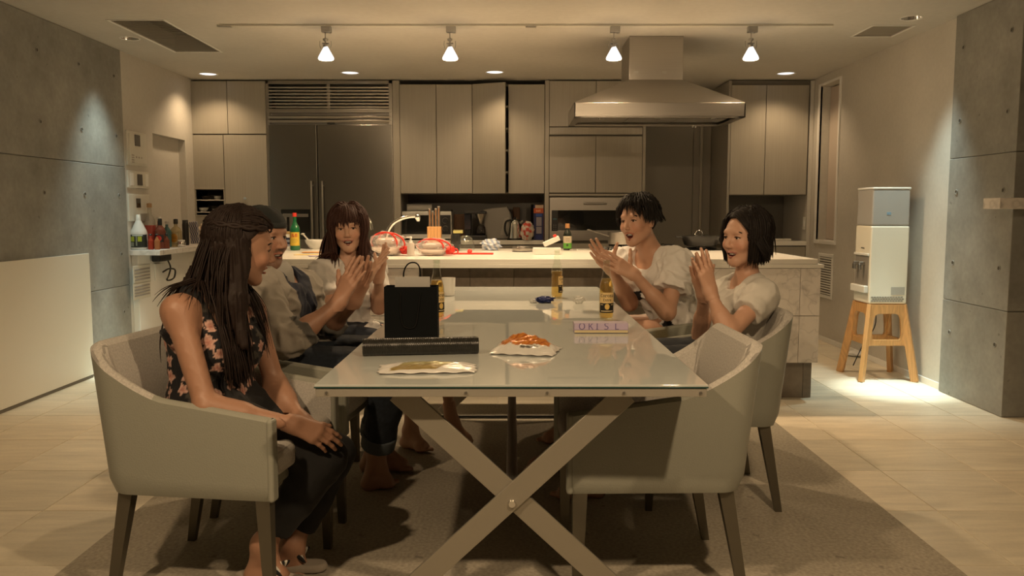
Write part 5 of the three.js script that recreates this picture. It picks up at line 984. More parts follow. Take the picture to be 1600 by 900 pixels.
// --- girl with the fringe (far left)
{
  const J = { pel: V(-0.88, 0.57, -4.03), hipL: V(-0.76, 0.56, -4.02), hipR: V(-0.92, 0.56, -3.92), shR: at(500, 430, 3.90), shL: at(582, 420, 4.10), neck: at(546, 406, 4.02), head: at(544, 358, 3.98),
    elR: at(520, 490, 3.78), wrR: at(574, 434, 3.78), elL: at(592, 480, 4.02), wrL: at(592, 434, 3.86),
    knR: V(-0.46, 0.56, -3.82), knL: V(-0.36, 0.57, -3.99), anR: V(-0.50, 0.10, -3.95), anL: V(-0.305, 0.115, -4.06), toeR: V(-0.40, 0.036, -3.85), toeL: V(-0.185, 0.036, -3.985) };
  const brown = hairMat(0.052, 0.021, 0.015);
  person({ label: 'girl with shoulder length brown hair and fringe clapping in a white shirt', J, b: 0.84, hs: 0.93, bust: 0.05, neckR: 0.043, look: V(0.12, -0.04, 1), headUp: V(-0.06, 1, 0), gaze: V(0.4, 1.15, 0), skin: [0.60, 0.36, 0.25], face: { open: 0.42 }, browMat: brown, browT: 0.002, handScale: 0.9, lips: [0.46, 0.20, 0.16],
    hands: { R: { dir: V(0.60, 0.8, 0.0), palm: V(0.72, -0.5, -0.45), curl: [0.04, 0.04, 0.06, 0.08], spread: 0.04, thumbOut: 0.55 }, L: { dir: V(0.28, 0.95, 0.05), palm: V(-0.75, 0.3, 0.5), curl: [0.06, 0.06, 0.06, 0.08], spread: 0.04, thumbOut: 0.5 } },
    dress(c) {
      const { put } = c, f = c.shirt({ sleeve: 0.62, hem: -0.0, inf: 0.018, cuff: 0.075, wrinkle: 0.0065 }), [lo, hi] = boundsOf([J.pel, J.shL, J.shR, J.neck, J.elL, J.elR], 0.15), white = [0.74, 0.72, 0.69];
      put('shirt', mesh(f, lo, hi, 0.0065, flat(white)), clothM, undefined, 'white short sleeved shirt knotted at the waist');
      const kn = at(584, 508, 3.90), kl = []; for (let i = 0; i < 7; i++) { const a = i * 0.9; kl.push([cone(add(kn, [V(Math.cos(a), Math.sin(a) * 0.6, 0.4), 0.012]), add(kn, [V(Math.cos(a) * 0.6, Math.sin(a) * 0.7 - 0.45, 0.3), 0.065]), 0.016, 0.011), 0.006]); } put('shirt_knot', mesh(blend(kl), kn.clone().addScalar(-0.12), kn.clone().addScalar(0.12), 0.0055, flat(white)), clothM);
      const pf = c.pants({ len: 0.30 }), [a, e] = boundsOf([J.pel, J.hipL, J.hipR, J.knL, J.knR, J.anL, J.anR], 0.13); put('jeans', mesh(pf, a, e, 0.010, flat([0.02, 0.026, 0.04])), clothM, undefined, 'dark blue cropped jeans');
      const solidB = blend([...c.torso(0.018), [c.neckF, 0.02]]), solid = (x, y, z) => Math.min(c.headSolid(x, y, z), solidB(x, y, z)), starts = [];
      put('hair_base', c.scalp(0.012, hairline(0.085, -0.03, -0.10)), brown);
      for (let i = 0; i < 1100; i++) { const sd = i % 2 ? 1 : -1, phi = sd * rr(0.85, Math.PI), th = rr(-0.25, 1.5); starts.push({ p: c.scalpPoint(phi, th, 0.009), d: c.dirL(Math.sin(phi), -0.2, Math.cos(phi) * 0.6), len: rr(0.18, 0.225) + 0.085 * Math.max(0, th), r: rr(0.003, 0.0055), pull: 0.17, off: rr(0.006, 0.028), fall: V(sd * 0.05, -1, 0.03).normalize() }); }
      for (let i = 0; i < 300; i++) { const sd = i % 2 ? 1 : -1; starts.push({ p: c.scalpPoint(sd * rr(0.78, 1.2), rr(0.2, 1.1), 0.012), d: c.dirL(sd * 0.9, -0.4, 0.15), len: rr(0.21, 0.27), r: rr(0.0028, 0.0045), pull: 0.2, off: rr(0.007, 0.022), fall: V(sd * 0.0, -1, 0.05).normalize() }); }
      for (let i = 0; i < 300; i++) { const phi = rr(-0.98, 0.98); starts.push({ p: c.scalpPoint(phi * 1.1, rr(0.95, 1.4), 0.010), d: c.dirL(Math.sin(phi * 0.9) * 0.9, 0.1, Math.cos(phi)), len: rr(0.088, 0.112), r: rr(0.0024, 0.004), pull: 0.08, off: rr(0.006, 0.013), fall: c.dirL(Math.sin(phi) * 0.3, -1, 0.12) }); }
      put('hair', locks({ starts, solid, head: c.headSolid }), brown, undefined, 'brown hair with a fringe');
    } });
}
// --- man in the printed shirt (far right)
{
  const J = { pel: V(0.90, 0.57, -4.22), hipL: V(0.83, 0.56, -4.11), hipR: V(0.83, 0.56, -4.31), shL: at(1060, 412, 4.03), shR: at(972, 410, 4.34), neck: at(1018, 396, 4.18), head: at(996, 346, 4.12),
    elL: at(1043, 488, 3.93), wrL: at(992, 430, 3.92), elR: at(984, 474, 4.20), wrR: at(956, 422, 4.06),
    knL: V(0.41, 0.57, -4.08), knR: V(0.43, 0.57, -4.34), anL: V(0.30, 0.10, -4.10), anR: V(0.36, 0.1, -4.4), toeL: V(0.135, 0.036, -4.02), toeR: V(0.22, 0.036, -4.38) };
  const black = hairMat(0.010, 0.0075, 0.006);
  person({ label: 'laughing man in a printed white shirt clapping at the far end of the table', J, b: 0.98, hs: 1.0, neckR: 0.056, look: V(-0.72, -0.06, 0.72), headUp: V(-0.10, 1, 0), gaze: V(-1.2, 1.1, -2.6), skin: [0.52, 0.30, 0.20], face: { male: true, open: 0.85 }, browMat: black, browT: 0.0034, handScale: 1.02,
    hands: { L: { dir: V(-0.85, 0.50, 0.05), palm: V(-0.25, -0.35, -0.9), curl: [0.05, 0.05, 0.07, 0.1], spread: 0.05, thumbOut: 1.15, thumbIn: 0.0 }, R: { dir: V(-0.66, 0.75, 0.15), palm: V(0.35, 0.05, 0.9), curl: [0.1, 0.1, 0.12, 0.15], spread: 0.06, thumbOut: 1.0, thumbIn: 0.2 } },
    dress(c) {
      const { put } = c, nh = blend([[cone(add(J.neck, [c.spine, -0.015], [c.Fv, 0.045]), c.W(0, -0.05, 0.0), 0.075, 0.09), 0.02]]), f = c.shirt({ sleeve: 0.56, hem: -0.04, inf: 0.02, cuff: 0.075, wrinkle: 0.010, neckHole: nh }), [lo, hi] = boundsOf([J.pel, J.shL, J.shR, J.neck, J.elL, J.elR], 0.15), white = [0.74, 0.72, 0.69];
      // big black letter printed on the chest
      const ink = (a, h) => { // a to the left of the chest centre, h up from the collar bone line, metres
        const bowl = Math.abs(Math.hypot((a - 0.0) / 0.11, (h + 0.31) / 0.085) - 1) < 0.26 && h < -0.27, stemL = a > -0.12 && a < -0.075 && h < -0.10 && h > -0.31, serif = a > -0.155 && a < -0.03 && h < -0.10 && h > -0.115, stemR = a > 0.075 && a < 0.11 && h < -0.2 && h > -0.33, band = h < -0.385 && h > -0.40, wave = Math.abs(h + 0.35 - 0.02 * Math.sin(a * 60)) < 0.006 && a > -0.1 && a < 0.12;
        return bowl || stemL || serif || stemR || band || wave; };
      const col = (x, y, z) => { const q = V(x, y, z).sub(c.chest), a = -q.dot(c.Lv), h = q.dot(c.spine); return q.dot(c.Fv) > 0.02 && ink(-a - 0.06, h) ? [0.015, 0.016, 0.02] : white; };
      put('shirt', mesh(f, lo, hi, 0.005, col), clothM, undefined, 'loose white shirt with a large black letter print');
      const pf = c.pants({ len: 0.8 }), [a, e] = boundsOf([J.pel, J.hipL, J.hipR, J.knL, J.knR, J.anL, J.anR], 0.13); put('trousers', mesh(pf, a, e, 0.010, flat([0.014, 0.016, 0.02])), clothM, undefined, 'dark trousers');
      put('hair_base', c.scalp(0.02, hairline(0.085, -0.005, -0.085)), black);
      const starts = [], solid = c.headSolid;
      for (let i = 0; i < 900; i++) { const phi = rr(-Math.PI, Math.PI), th = rr(-0.05, 1.55), fr = Math.abs(phi) < 0.9; if (fr && th < 0.8) continue; starts.push({ p: c.scalpPoint(phi, th, 0.012), d: c.dirL(Math.sin(phi) * 0.9 + 0.1, -0.1, Math.cos(phi) * 0.9), len: fr ? rr(0.07, 0.10) : rr(0.055, 0.085) * clamp(0.42 + th, 0.3, 1) + 0.025 * th, r: rr(0.0028, 0.005), pull: th < 0.7 ? 0.4 : 0.14, off: rr(0.014, 0.03), fall: c.dirL(Math.sin(phi) * 0.2, -1, Math.cos(phi) * 0.2) }); }
      for (let i = 0; i < 260; i++) { const u = rr(-1, 1); starts.push({ p: c.scalpPoint(-0.2 + u * 0.4, rr(0.95, 1.4), 0.014), d: c.dirL(u > -0.2 ? 0.7 : -0.9, 0.1, 0.8), len: rr(0.085, 0.125), r: rr(0.0026, 0.0045), pull: 0.09, off: rr(0.009, 0.018), fall: c.dirL(u > -0.2 ? 0.55 : -0.5, -1, 0.05) }); }
      put('hair', locks({ starts, solid, head: c.headSolid }), black, undefined, 'short black hair with swept fringe');
    } });
}
// --- woman with the bob (middle right)
{
  const J = { pel: V(0.905, 0.57, -3.36), hipL: V(0.85, 0.56, -3.27), hipR: V(0.85, 0.56, -3.44), shL: at(1192, 462, 3.20), shR: at(1128, 458, 3.54), neck: at(1168, 432, 3.37), head: at(1163, 372, 3.33),
    elL: at(1138, 522, 3.06), wrL: at(1110, 458, 3.14), elR: at(1096, 520, 3.42), wrR: at(1100, 462, 3.24),
    knL: V(0.44, 0.57, -3.24), knR: V(0.46, 0.57, -3.47), anL: V(0.32, 0.10, -3.26), anR: V(0.23, 0.10, -3.62), toeL: V(0.16, 0.036, -3.22), toeR: V(0.045, 0.036, -3.58) };
  const black = hairMat(0.011, 0.0075, 0.006);
  person({ label: 'smiling woman with a black bob clapping in a pale grey shirt', J, b: 0.86, hs: 0.96, bust: 0.05, neckR: 0.045, look: V(-0.84, -0.05, 0.50), headUp: V(0.03, 1, 0), gaze: V(-1.5, 1.1, -2.6), skin: [0.54, 0.315, 0.215], face: { open: 0.4 }, browMat: black, browT: 0.0022, handScale: 0.94, lips: [0.42, 0.18, 0.14],
    hands: { L: { dir: V(-0.26, 0.95, 0.02), palm: V(-0.45, -0.1, -0.85), curl: [0.05, 0.05, 0.07, 0.1], spread: 0.07, thumbOut: 0.45 }, R: { dir: V(-0.32, 0.93, 0.1), palm: V(0.4, 0.1, 0.9), curl: [0.08, 0.08, 0.1, 0.12], spread: 0.10, thumbOut: 0.5 } },
    dress(c) {
      const { put } = c, f = c.shirt({ sleeve: 0.46, hem: -0.04, inf: 0.012, cuff: 0.056, wrinkle: 0.0045 }), [lo, hi] = boundsOf([J.pel, J.shL, J.shR, J.neck, J.elL, J.elR], 0.15);
      put('shirt', mesh(f, lo, hi, 0.0062, flat([0.62, 0.60, 0.55])), clothM, undefined, 'pale grey short sleeved shirt');
      const pf = c.pants({ len: 0.7 }), [a, e] = boundsOf([J.pel, J.hipL, J.hipR, J.knL, J.knR, J.anL, J.anR], 0.13); put('trousers', mesh(pf, a, e, 0.010, flat([0.02, 0.024, 0.03])), clothM, undefined, 'dark trousers');
      const solidB = blend([[c.neckF, 0.02]]), solid = (x, y, z) => Math.min(c.headSolid(x, y, z), solidB(x, y, z)), starts = [];
      put('hair_base', c.scalp(0.014, hairline(0.088, -0.02, -0.10)), black);
      for (let i = 0; i < 1000; i++) { const sd = i % 3 ? 1 : -1, phi = sd * rr(0.85, Math.PI), th = rr(-0.4, 1.5); starts.push({ p: c.scalpPoint(phi, th, 0.010), d: c.dirL(Math.sin(phi), -0.15, Math.cos(phi) * 0.7 - 0.1), len: rr(0.112, 0.135) + 0.10 * Math.max(-0.5, th), r: rr(0.0028, 0.005), pull: 0.15, off: rr(0.007, 0.024), fall: V(0, -1, 0).addScaledVector(c.hz, 0.06) }); }
      for (let i = 0; i < 320; i++) { const left = i % 5 > 0; starts.push({ p: c.scalpPoint(rr(-0.45, -0.1), rr(0.75, 1.45), 0.010), d: left ? c.dirL(1, 0.0, 0.35) : c.dirL(-1, -0.1, 0.1), len: rr(0.20, 0.25), r: rr(0.0025, 0.0042), pull: 0.10, off: rr(0.006, 0.014), fall: left ? c.dirL(0.5, -1, -0.25) : c.dirL(-0.3, -1, -0.15) }); }
      put('hair', locks({ starts, solid, head: c.headSolid }), black, undefined, 'chin length black bob');
      put('hair_tuft', tube([c.W(0.0, 0.115, -0.03), c.W(0.01, 0.13, -0.035), c.W(0.02, 0.128, -0.02)], 0.006, 10, 6), black);
    } });
}
// ---------- things on the table ----------
const onT = (u, v) => onY(u, v, TY), put3 = (o, p) => { o.position.copy(p); return o; };
const amber = M([1.0, 0.80, 0.40], { transmission: 0.93, roughness: 0.05, thickness: 0 }), bottleGlass = M([0.93, 0.96, 0.93], { transmission: 1, roughness: 0.02, thickness: 0, ior: 1.5 });
const labelTex = canvasTex(512, 512, (g, w, h) => {
  g.fillStyle = '#d9bd83'; g.fillRect(0, 0, w, h); g.fillStyle = '#15140f'; g.fillRect(0, 268, w, 244);
  g.textAlign = 'center'; g.fillStyle = '#1c1a1c'; g.font = 'bold 118px serif'; g.fillText('Corona', 256, 118); g.font = 'bold 92px serif'; g.fillText('Extra', 256, 218);
  g.fillStyle = '#d8b562'; g.beginPath(); g.arc(256, 356, 74, 0, 7); g.fill(); g.fillStyle = '#8d6a25'; g.beginPath(); g.arc(256, 356, 50, 0, 7); g.stroke(); g.fillStyle = '#c9b58a'; g.fillRect(60, 458, 392, 22); g.fillRect(40, 300, 90, 16); g.fillRect(382, 300, 90, 16);
});
const labelMat = new THREE.MeshStandardMaterial({ map: labelTex, roughness: 0.5 });
function beer(label, u, v, fill, turn) {
  const t = thing('beer_bottle', label, 'bottle', onT(u, v), turn, 'beer bottles on the dining table');
  const prof = [[0, 0.0015], [0.026, 0.0005], [0.0295, 0.003], [0.0305, 0.012], [0.0305, 0.125], [0.0295, 0.138], [0.024, 0.158], [0.0175, 0.18], [0.0148, 0.20], [0.0135, 0.228], [0.0133, 0.231], [0.0148, 0.232], [0.0148, 0.243], [0.0135, 0.2445], [0.0115, 0.2445], [0.0112, 0.23]];
  obj('glass', lathe(prof), bottleGlass, t);
  const rAt = (y) => { for (let i = 1; i < prof.length; i++) if (y <= prof[i][1] && prof[i][1] > prof[i - 1][1]) return mix(prof[i - 1][0], prof[i][0], (y - prof[i - 1][1]) / (prof[i][1] - prof[i - 1][1])); return 0.012; };
  const lp = [[0, 0.005]]; for (let i = 0; i <= 10; i++) { const y = mix(0.006, fill, i / 10); lp.push([rAt(y) - 0.0022, y]); } lp.push([0, fill]);
  obj('beer', lathe(lp), amber, t);
  const g = new THREE.CylinderGeometry(0.0309, 0.0309, 0.084, 24, 1, true, -1.15, 2.3); g.translate(0, 0.070, 0);
  obj('label', g, labelMat, t, true);
  return t;
}
beer('beer bottle standing beside the white mug behind the black gift bag', 683, 497, 0.160, 0.75);
beer('beer bottle with its label facing out behind the lavender box', 947, 498, 0.168, 0.02);
beer('beer bottle near the blue wrapper with its label turned away', 870, 465, 0.138, 1.35);
{ const t = thing('mug', 'plain white mug near the far end of the table', 'mug', onT(701, 462)); obj('cup', lathe([[0, 0.004], [0.028, 0.0], [0.031, 0.004], [0.035, 0.05], [0.0365, 0.096], [0.034, 0.096], [0.032, 0.05], [0.027, 0.008], [0, 0.008]]), mat.whitePlastic, t); obj('handle', tube([[-0.034, 0.078, 0], [-0.056, 0.07, 0], [-0.058, 0.04, 0], [-0.033, 0.024, 0]], 0.0045, 20, 8), mat.whitePlastic, t); }
{ // gift bag
  const p = onT(642, 531), t = thing('gift_bag', 'black paper gift bag with tissue sticking out, standing on the table', 'bag', [p.x, TY, p.z - 0.04], 0.02), blackPaper = M([0.006, 0.007, 0.0075], { roughness: 0.75, specularIntensity: 0.12 });
  const w = 0.092, h = 0.185, d = 0.04;
  obj('bag', [rspan(-w, w, 0.001, h, d - 0.001, d, 0.0004), rspan(-w, w, 0.001, h, -d, -d + 0.001, 0.0004), rspan(-w, -w + 0.001, 0.001, h, -d, d, 0.0004), rspan(w - 0.001, w, 0.001, h, -d, d, 0.0004), rspan(-w, w, 0.0, 0.002, -d, d, 0.0004)], blackPaper, t);
  obj('tissue', [moved(rspan(-0.057, 0.065, 0.10, 0.218, -0.001, 0.001, 0.0004), 0, 0, 0.005, 0.03, 0.05, 0)], M([0.40, 0.39, 0.36], { roughness: 0.8 }), t);
  obj('handle', tube([[-0.03, 0.17, -d], [-0.03, 0.235, -d + 0.005], [-0.012, 0.262, -d + 0.01], [0.012, 0.264, -d + 0.01], [0.024, 0.25, -d + 0.006], [0.026, 0.17, -d]], 0.0026, 30, 6), blackPaper, t);
  obj('front_handle', tube([[-0.034, 0.165, d + 0.002], [-0.035, 0.09, d + 0.003], [-0.022, 0.045, d + 0.003], [0.012, 0.045, d + 0.003], [0.024, 0.09, d + 0.003], [0.034, 0.165, d + 0.002]], 0.0024, 30, 6), M([0.012, 0.012, 0.012], { roughness: 0.9, specularIntensity: 0.1 }), t);
}
{ // black roll
  const a = onT(566, 557), b = onT(747, 553), L = a.distanceTo(b), c = a.clone().add(b).multiplyScalar(0.5), t = thing('gift_roll', 'long black textured gift roll lying in front of the black bag', 'gift', [c.x, TY, c.z - 0.012], Math.atan2(-(b.z - a.z), b.x - a.x));
  const tx = tex(256, 256, (u, v) => { const l = 0.5 + 0.5 * Math.sin((u * 40 + v * 6) * 6.283) * (0.5 + 0.5 * tfbm(u, v, 12, 3, 2)); return [l, l, l]; }, false);
  const m = M([0.014, 0.0135, 0.011], { roughness: 0.3, bumpMap: tx, bumpScale: 0.002, uv: 4 });
  const g = new THREE.CylinderGeometry(0.0275, 0.0275, L, 12, 1); g.rotateZ(Math.PI / 2); g.scale(1, 0.98, 1.05); g.translate(0, 0.0272, 0); obj('roll', g, m, t);
  const s = new THREE.CylinderGeometry(0.0282, 0.0282, 0.0015, 14); s.rotateZ(Math.PI / 2); s.translate(L * 0.25, 0.0274, 0); obj('seam_tape', s, M([0.10, 0.095, 0.08], { roughness: 0.3 }), t);
}
function pouch(t, w, l, h, color, o = {}) {              // a sealed foil bag lying flat
  const N = 44, P = [], I = [], C = [], side = (sg) => { const b0 = P.length / 3; for (let j = 0; j <= N; j++) for (let i = 0; i <= N; i++) { const u = i / N * 2 - 1, v = j / N * 2 - 1, e = o.soft ? Math.pow(Math.max(0, 1 - u * u), 0.8) * Math.pow(Math.max(0, 1 - Math.abs(v)), 0.75) : Math.pow(Math.max(0, 1 - Math.pow(Math.abs(u), 3)), 0.7) * Math.pow(Math.max(0, 1 - Math.pow(Math.abs(v), 3.5)), 0.7), cr = 0.35 * fbm(u * 3 + (o.s ?? 0), v * 3, sg, 3) + 0.22 * Math.abs(fbm(u * 6, v * 6 + (o.s ?? 0), 2 + sg, 3)), y = sg > 0 ? h * e * (0.8 + cr) + 0.004 + 0.0012 * Math.sin(u * 14 + v * 3) * (1 - e) : 0.0015 + (o.lift ?? 0) * (1 - e); P.push(u * w * (1 - 0.03 * Math.sin(v * 9)), Math.max(0.001, y) , v * l * (1 - 0.03 * Math.sin(u * 8 + 1))); C.push(...color(u, v, sg)); } for (let j = 0; j < N; j++) for (let i = 0; i < N; i++) { const a = b0 + j * (N + 1) + i, q = [a, a + N + 1, a + 1, a + 1, a + N + 1, a + N + 2]; I.push(...(sg > 0 ? q : [q[0], q[2], q[1], q[3], q[5], q[4]])); } };
  side(1); side(-1);
  const g = new THREE.BufferGeometry(); g.setAttribute('position', new THREE.Float32BufferAttribute(P, 3)); g.setAttribute('color', new THREE.Float32BufferAttribute(C, 3)); g.setIndex(I); g.computeVertexNormals();
  return obj('pack', g, M([1, 1, 1], { vertexColors: true, metalness: 0.35, roughness: 0.3 }), t, true);
}
{ const a = onT(668, 578), t = thing('snack_pouch', 'flat silver foil pouch with an olive printed patch', 'snack', a, 0.08); pouch(t, 0.135, 0.062, 0.018, (u, v) => { const on = Math.abs(u * 0.9 + v * 0.25 + 0.05) < 0.45 && v > -0.8 && v < 0.82, n = 0.85 + 0.25 * nz(u * 9, v * 9, 1); return on ? (v > 0.1 ? [0.36 * n, 0.27 * n, 0.09 * n] : [0.40 * n, 0.36 * n, 0.15 * n]) : [0.74, 0.73, 0.69]; }, { s: 3 }); }
{ const a = onT(822, 549), t = thing('snack_bag', 'puffed silver snack bag with an orange top in the middle of the table', 'snack', a, -0.22); pouch(t, 0.102, 0.085, 0.062, (u, v, s) => { const n = 0.85 + 0.25 * nz(u * 12, v * 12, 4); if (s > 0 && v < 0.60 - 0.35 * u && v < 0.72 + 0.5 * u && Math.abs(u) < 0.8 && v > -0.9) { const stick = Math.abs(Math.sin(u * 13 + v * 9)) < 0.3; return stick ? [0.36, 0.09, 0.02] : [0.66 * n, 0.24 * n, 0.045 * n]; } if (s > 0 && Math.abs(u - 0.2) < 0.28 && v > 0.66 - 0.2 * u && v < 0.74 - 0.2 * u) return [0.10, 0.09, 0.08]; if (s > 0 && Math.abs(u - 0.16) < 0.26 && v > 0.54 && v < 0.58) return [0.3, 0.27, 0.23]; return [0.74, 0.73, 0.69]; }, { s: 9, soft: true }); }
{ // lavender box with lettering
  const a = onT(897, 521), b = onT(982, 521), w = b.x - a.x, t = thing('lettered_box', 'slim lavender box with purple lettering lying on the table', 'box', [(a.x + b.x) / 2, TY, a.z - 0.03], 0.0);
  const lt = canvasTex(1024, 192, (g, W, H) => { g.fillStyle = '#b3a4bd'; g.fillRect(0, 0, W, H); g.fillStyle = '#c8b98f'; g.fillRect(0, 140, W, 52); g.fillStyle = '#4f4372'; g.fillRect(0, 132, W, 8); g.font = '190px sans-serif'; g.fillStyle = '#5d5080'; 'OKISL'.split('').forEach((ch, i) => g.fillText(ch, [70, 250, 400, 560, 760][i], 126)); });
  const side = M([0.42, 0.36, 0.45], { roughness: 0.5 });
  obj('box', rspan(-w / 2, w / 2, 0.001, 0.038, -0.03, 0.029, 0.003), side, t);
  const f = new THREE.PlaneGeometry(w - 0.004, 0.034); f.translate(0, 0.0195, 0.0295); obj('printed_front', f, new THREE.MeshStandardMaterial({ map: lt, roughness: 0.5 }), t, true);
}
function crumple(r, s, flatY, amp = 0.5, n = 28) { const g = new THREE.SphereGeometry(r, n, Math.round(n * 0.7)), p = g.attributes.position; for (let i = 0; i < p.count; i++) { const x = p.getX(i) / r, y = p.getY(i) / r, z = p.getZ(i) / r, k = 1 + amp * fbm(x * 2.2 + s, y * 2.2, z * 2.2, 4); p.setXYZ(i, x * k * r, Math.max(0, (y * k + 0.9) * flatY * r), z * k * r); } g.computeVertexNormals(); return g; }
{ const t = thing('candy_wrapper', 'crumpled dark blue wrapper lying beside the far beer bottle', 'wrapper', onT(851, 473)); const g = crumple(0.038, 4, 0.45, 0.8); g.scale(1.15, 1, 0.7); obj('foil', g, M([0.02, 0.03, 0.12], { roughness: 0.25, metalness: 0.4 }), t); const c = crumple(0.018, 8, 0.5, 0.8); c.translate(-0.055, 0, 0.005); obj('clear_end', c, M([0.8, 0.8, 0.78], { roughness: 0.15, transmission: 0.6 }), t); }
{ const t = thing('plastic_wrap', 'small crumpled piece of clear plastic lying right of the far bottle', 'wrapper', onT(905, 474)); const g = crumple(0.026, 12, 0.75, 0.8); obj('film', g, M([0.85, 0.85, 0.82], { roughness: 0.12, transmission: 0.7 }), t); }

// ---------- things on the island ----------
const onI = (u, v) => onY(u, v, ITOP + 0.0005), scl = (p) => -p.z / FOCAL;      // metres per pixel there
function bottleThing(name, label, cat, p, parts, group) { const t = thing(name, label, cat, p, 0, group); for (const [n, prof, m] of parts) obj(n, lathe(prof), m, t); return t; }
const labelStrip = (w, h, draw) => new THREE.MeshStandardMaterial({ map: canvasTex(w, h, draw), roughness: 0.55 });
{
  const p = onI(461.5, 391), t = bottleThing('whisky_bottle', 'green glass bottle with yellow label and red cap on the island', 'bottle', p, [['glass', [[0, 0.001], [0.034, 0], [0.037, 0.006], [0.037, 0.15], [0.034, 0.17], [0.018, 0.20], [0.0135, 0.215], [0.0135, 0.25]], M([0.012, 0.12, 0.045], { roughness: 0.05, clearcoat: 0.5 })], ['cap', [[0.015, 0.25], [0.0155, 0.252], [0.0155, 0.275], [0.014, 0.278], [0, 0.278]], mat.red]]);
  const g = new THREE.CylinderGeometry(0.0375, 0.0375, 0.10, 24, 1, true, -1.25, 2.5); g.translate(0, 0.085, 0); obj('label', g, labelStrip(256, 256, (c) => { c.fillStyle = '#cfae3c'; c.fillRect(0, 0, 256, 256); c.fillStyle = '#a8321f'; c.font = 'bold 92px sans-serif'; c.textAlign = 'center'; c.fillText('J&B', 128, 92); c.fillStyle = '#6f7a3a'; c.fillRect(60, 130, 136, 8); c.fillRect(50, 160, 156, 6); c.fillRect(70, 190, 116, 6); }), t, true);
  const q = onI(447, 388), t2 = bottleThing('spice_jar', 'jar with blue striped label beside the green bottle', 'jar', q, [['glass', [[0, 0], [0.032, 0], [0.034, 0.005], [0.034, 0.10], [0.03, 0.112]], mat.whitePlastic], ['lid', [[0.033, 0.112], [0.034, 0.113], [0.034, 0.132], [0, 0.134]], M([0.45, 0.30, 0.12])]]);
  const g2 = new THREE.CylinderGeometry(0.0347, 0.0347, 0.07, 20, 1, true); g2.translate(0, 0.05, 0); obj('label', g2, labelStrip(64, 64, (c) => { for (let i = 0; i < 4; i++) { c.fillStyle = i % 2 ? '#8a8f9d' : '#1d2440'; c.fillRect(0, i * 16, 64, 16); } }), t2, true);
}
{ const t = thing('salad_bowl', 'white bowl holding a pale utensil on the island', 'bowl', onI(493, 389)); obj('bowl', lathe([[0, 0.002], [0.04, 0], [0.075, 0.05], [0.08, 0.072], [0.077, 0.072], [0.07, 0.05], [0.036, 0.006], [0, 0.007]]), mat.whitePlastic, t); obj('spoon', [rod(V(-0.02, 0.03, 0), V(-0.09, 0.11, 0.0), 0.006), ball(0.016, -0.095, 0.115, 0, 1, 0.5, 1)], mat.offWhite, t); }
{ const t = bottleThing('sauce_bottle', 'small bottle with bright red cap behind the white bowl', 'bottle', onI(517, 388.5), [['bottle', [[0, 0], [0.024, 0], [0.026, 0.006], [0.026, 0.07], [0.014, 0.085]], mat.whitePlastic], ['cap', [[0.017, 0.085], [0.018, 0.086], [0.018, 0.11], [0, 0.112]], mat.red]]); }
[['orange envelope lying on top of the flyers on the island', 492, 395, [0.60, 0.26, 0.05], 0.1, 0.004], ['yellow flyer lying under the orange envelope on the island', 482, 398, [0.62, 0.42, 0.12], -0.1, 0.0], ['lavender leaflet lying at the front edge of the flyers', 503, 400, [0.42, 0.38, 0.50], 0.3, 0.002]].forEach(([lab, u, v, c, a, y]) => { const t = thing('paper_sheet', lab, 'paper', onI(u, v).add(V(0, y, 0)), a); obj('sheet', rspan(-0.085, 0.085, 0, 0.0018, -0.05, 0.05, 0.0005), M(c, { roughness: 0.7 }), t); });
// taps
{
  const p = onI(600, 392), t = thing('kitchen_tap', 'chrome gooseneck tap curving right above the wrapped parcels', 'tap', p), k = scl(p);
  const q = (u, v) => [(u - 600) * k, (392 - v) * k, 0];
  obj('base', lathe([[0.03, 0], [0.03, 0.008], [0.021, 0.014], [0.02, 0.05], [0.014, 0.055]]), mat.chrome, t);
  obj('spout', tube([q(600, 385), q(603, 372), q(608, 358), q(616, 348), q(628, 341.5), q(640, 338.5), q(650, 337.5)], 0.014, 50, 12), mat.chrome, t);
  obj('spray_head', [ball(0.024, q(653, 339)[0], q(653, 339)[1], 0, 0.9, 1.1, 1), cyl(0.012, 0.018, 0.03, q(654, 346)[0], q(654, 346)[1], 0)], mat.chrome, t);
  const p2 = onI(548, 390), t2 = thing('kitchen_tap', 'chrome arched tap partly hidden behind the girl with the fringe', 'tap', p2), r = (u, v) => [(u - 548) * k, (390 - v) * k, 0];
  obj('base', lathe([[0.03, 0], [0.03, 0.008], [0.02, 0.014], [0.02, 0.04], [0.013, 0.045]]), mat.chrome, t2);
  obj('spout', tube([r(548, 380), r(549, 360), r(553, 342), r(562, 334), r(572, 336), r(580, 345), r(583, 358)], 0.012, 50, 12), mat.chrome, t2);
}
